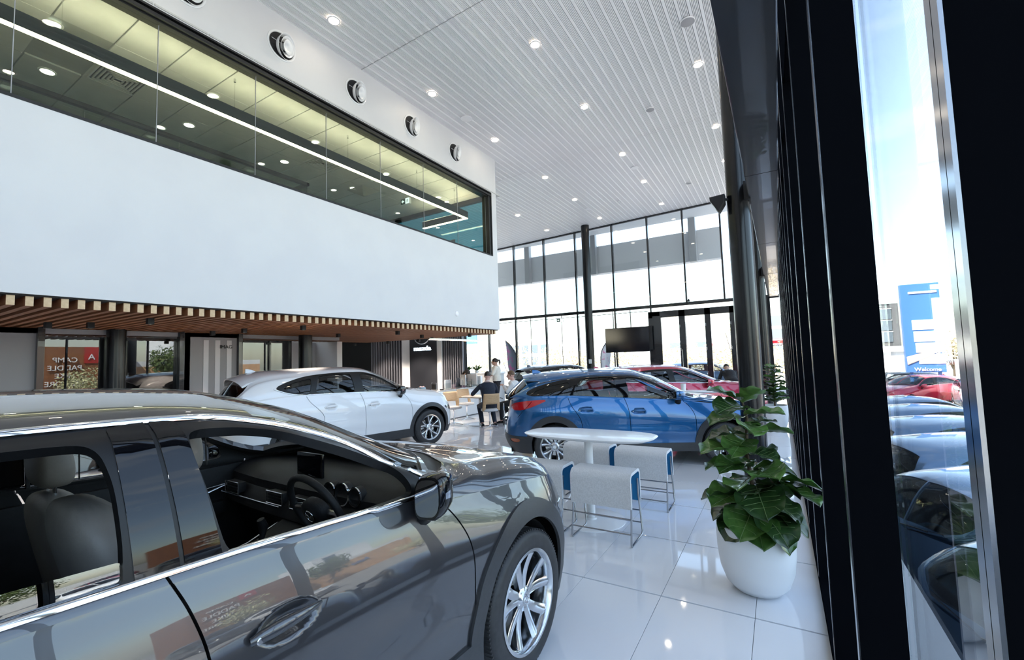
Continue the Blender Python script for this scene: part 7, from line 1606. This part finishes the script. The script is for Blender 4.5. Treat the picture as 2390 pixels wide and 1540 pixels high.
# bushes and trees
def leafcloud(b, c, r, n, s, rnd):
    for _ in range(n):
        d = Vector((rnd.gauss(0,1), rnd.gauss(0,1), rnd.gauss(0,1))).normalized(); q = Vector(c)+Vector((d.x*r[0], d.y*r[1], d.z*r[2]))*rnd.uniform(.55,1.05)
        a = Vector((rnd.gauss(0,1), rnd.gauss(0,1), rnd.gauss(0,1))).normalized(); e = a.cross(d).normalized() if abs(a.dot(d)) < .95 else Vector((1,0,0)); f_ = a
        w_ = s*rnd.uniform(.6,1.2); b.add([q-e*w_*.5, q+f_*w_*.9, q+e*w_*.5, q-f_*w_*.9], [(0,1,2,3)])
M['bush_gold'] = noisy(mat('sunlit_bush', (.56,.47,.30), .8), (.70,.61,.42), 5); M['tree_green'] = noisy(mat('tree_green', (.06,.10,.03), .8), (.12,.16,.05), 4); M['bush_pale'] = noisy(mat('pale_shrub', (.40,.42,.22), .8), (.62,.58,.36), 5)  # golden foliage: strong sunlight is put into its pale yellow colour
def bush(loc, r, m, label, n=1400, s=.10, name='bush', trunk=0, seed=1, cat='bush', group=None):
    rnd = random.Random(seed); t = empty(name, loc, 0, label, cat, group); b = MB()
    for k in range(7): a = k*2.4; leafcloud(b, (r[0]*.45*math.cos(a), r[1]*.45*math.sin(a), trunk+r[2]*(1+.35*math.sin(k*1.7))), (r[0]*.6, r[1]*.6, r[2]*.62), n//7, s, rnd)
    o = b.build('foliage', m, t, fix=False); o['kind'] = 'stuff'
    b = MB(); b.tube([(0,0,0),(.05,0,trunk+r[2]*.9)], [.07+.04*(trunk > 0), .03], 8); b.build('trunk', M['bark'], t, smooth=60)
    for k in range(5): a = k*1.3; b = MB(); b.tube([(0,0,trunk*.7+.2),(r[0]*.3*math.cos(a), r[1]*.3*math.sin(a), trunk+r[2]*.9)], [.04,.015], 6); b.build('branch', M['bark'], t, smooth=60)
    return t
BL = [(-24.5,34,1.7,'golden bush beyond the reception, left of the feather flag'),(-21.8,36,1.9,'golden bush beyond the reception, right behind the feather flag'),(-17.2,36,1.5,'golden bush beyond the back glazing, second bay from the mezzanine'),(-13.9,34,1.35,'golden bush above the black SUV roof beyond the glazing'),(-11.0,35,1.3,'golden bush left of the pale feather flag outside'),(-7.0,36,1.3,'golden bush below the left part of the television'),(-4.9,37,1.35,'golden bush below the right part of the television'),(-3.2,34,1.3,'golden bush behind the left leaf of the black doors'),(-.6,36,1.3,'golden bush behind the right leaf of the black doors')]
for i, (x, y, r, lb) in enumerate(BL): bush((x,y,-.35), (r*1.35,r*1.35,r*1.12), M['bush_gold'], lb, 1500, .11, seed=i)
bush((-3.9,48,-.35), (1.9,1.9,1.9), M['bush_pale'], 'pale bare-looking tree behind the left leaf of the black doors', 1400, .08, 'tree', 2.4, 20, 'tree')
bush((10.8,44,GO), (1.6,1.6,1.5), M['bush_gold'], 'golden tree right of the garage beyond the right-hand glass', 1400, .11, 'tree', 1.2, 21, 'tree')
bush((27.5,12.9,GO), (1.4,1.6,1.7), M['bush_pale'], 'pale shrub in front of the brown camping store, mirrored in the partition glass', 1800, .12, seed=22)
bush((29,19.5,GO), (1.8,1.6,1.9), M['tree_green'], 'green tree mirrored in the partition glass between the stores', 2200, .16, 'tree', 1.6, 23, 'tree')
bush((28,27,GO), (1.5,3.0,1.3), M['bush_pale'], 'pale shrubs in front of the orange store, mirrored in the glass', 1600, .12, seed=24)
bush((30,37,GO), (3.0,3.4,3.0), M['tree_green'], 'large green tree mirrored in the right pane of the partition glass', 2600, .18, 'tree', 2.0, 25, 'tree')
bush((26,33,GO), (1.4,1.6,1.3), M['bush_pale'], 'pale shrub below the large green tree, mirrored in the glass', 1400, .12, seed=26)
for i, y in enumerate((-24,-9,3.5)): bush((31,y,GO), (2.4,2.6,2.4), M['tree_green'], ('green tree at the far south end of the car park','green tree before the long grey store','green tree between the long store and the camping store')[i], 1500, .2, 'tree', 1.8, 30+i, 'tree')
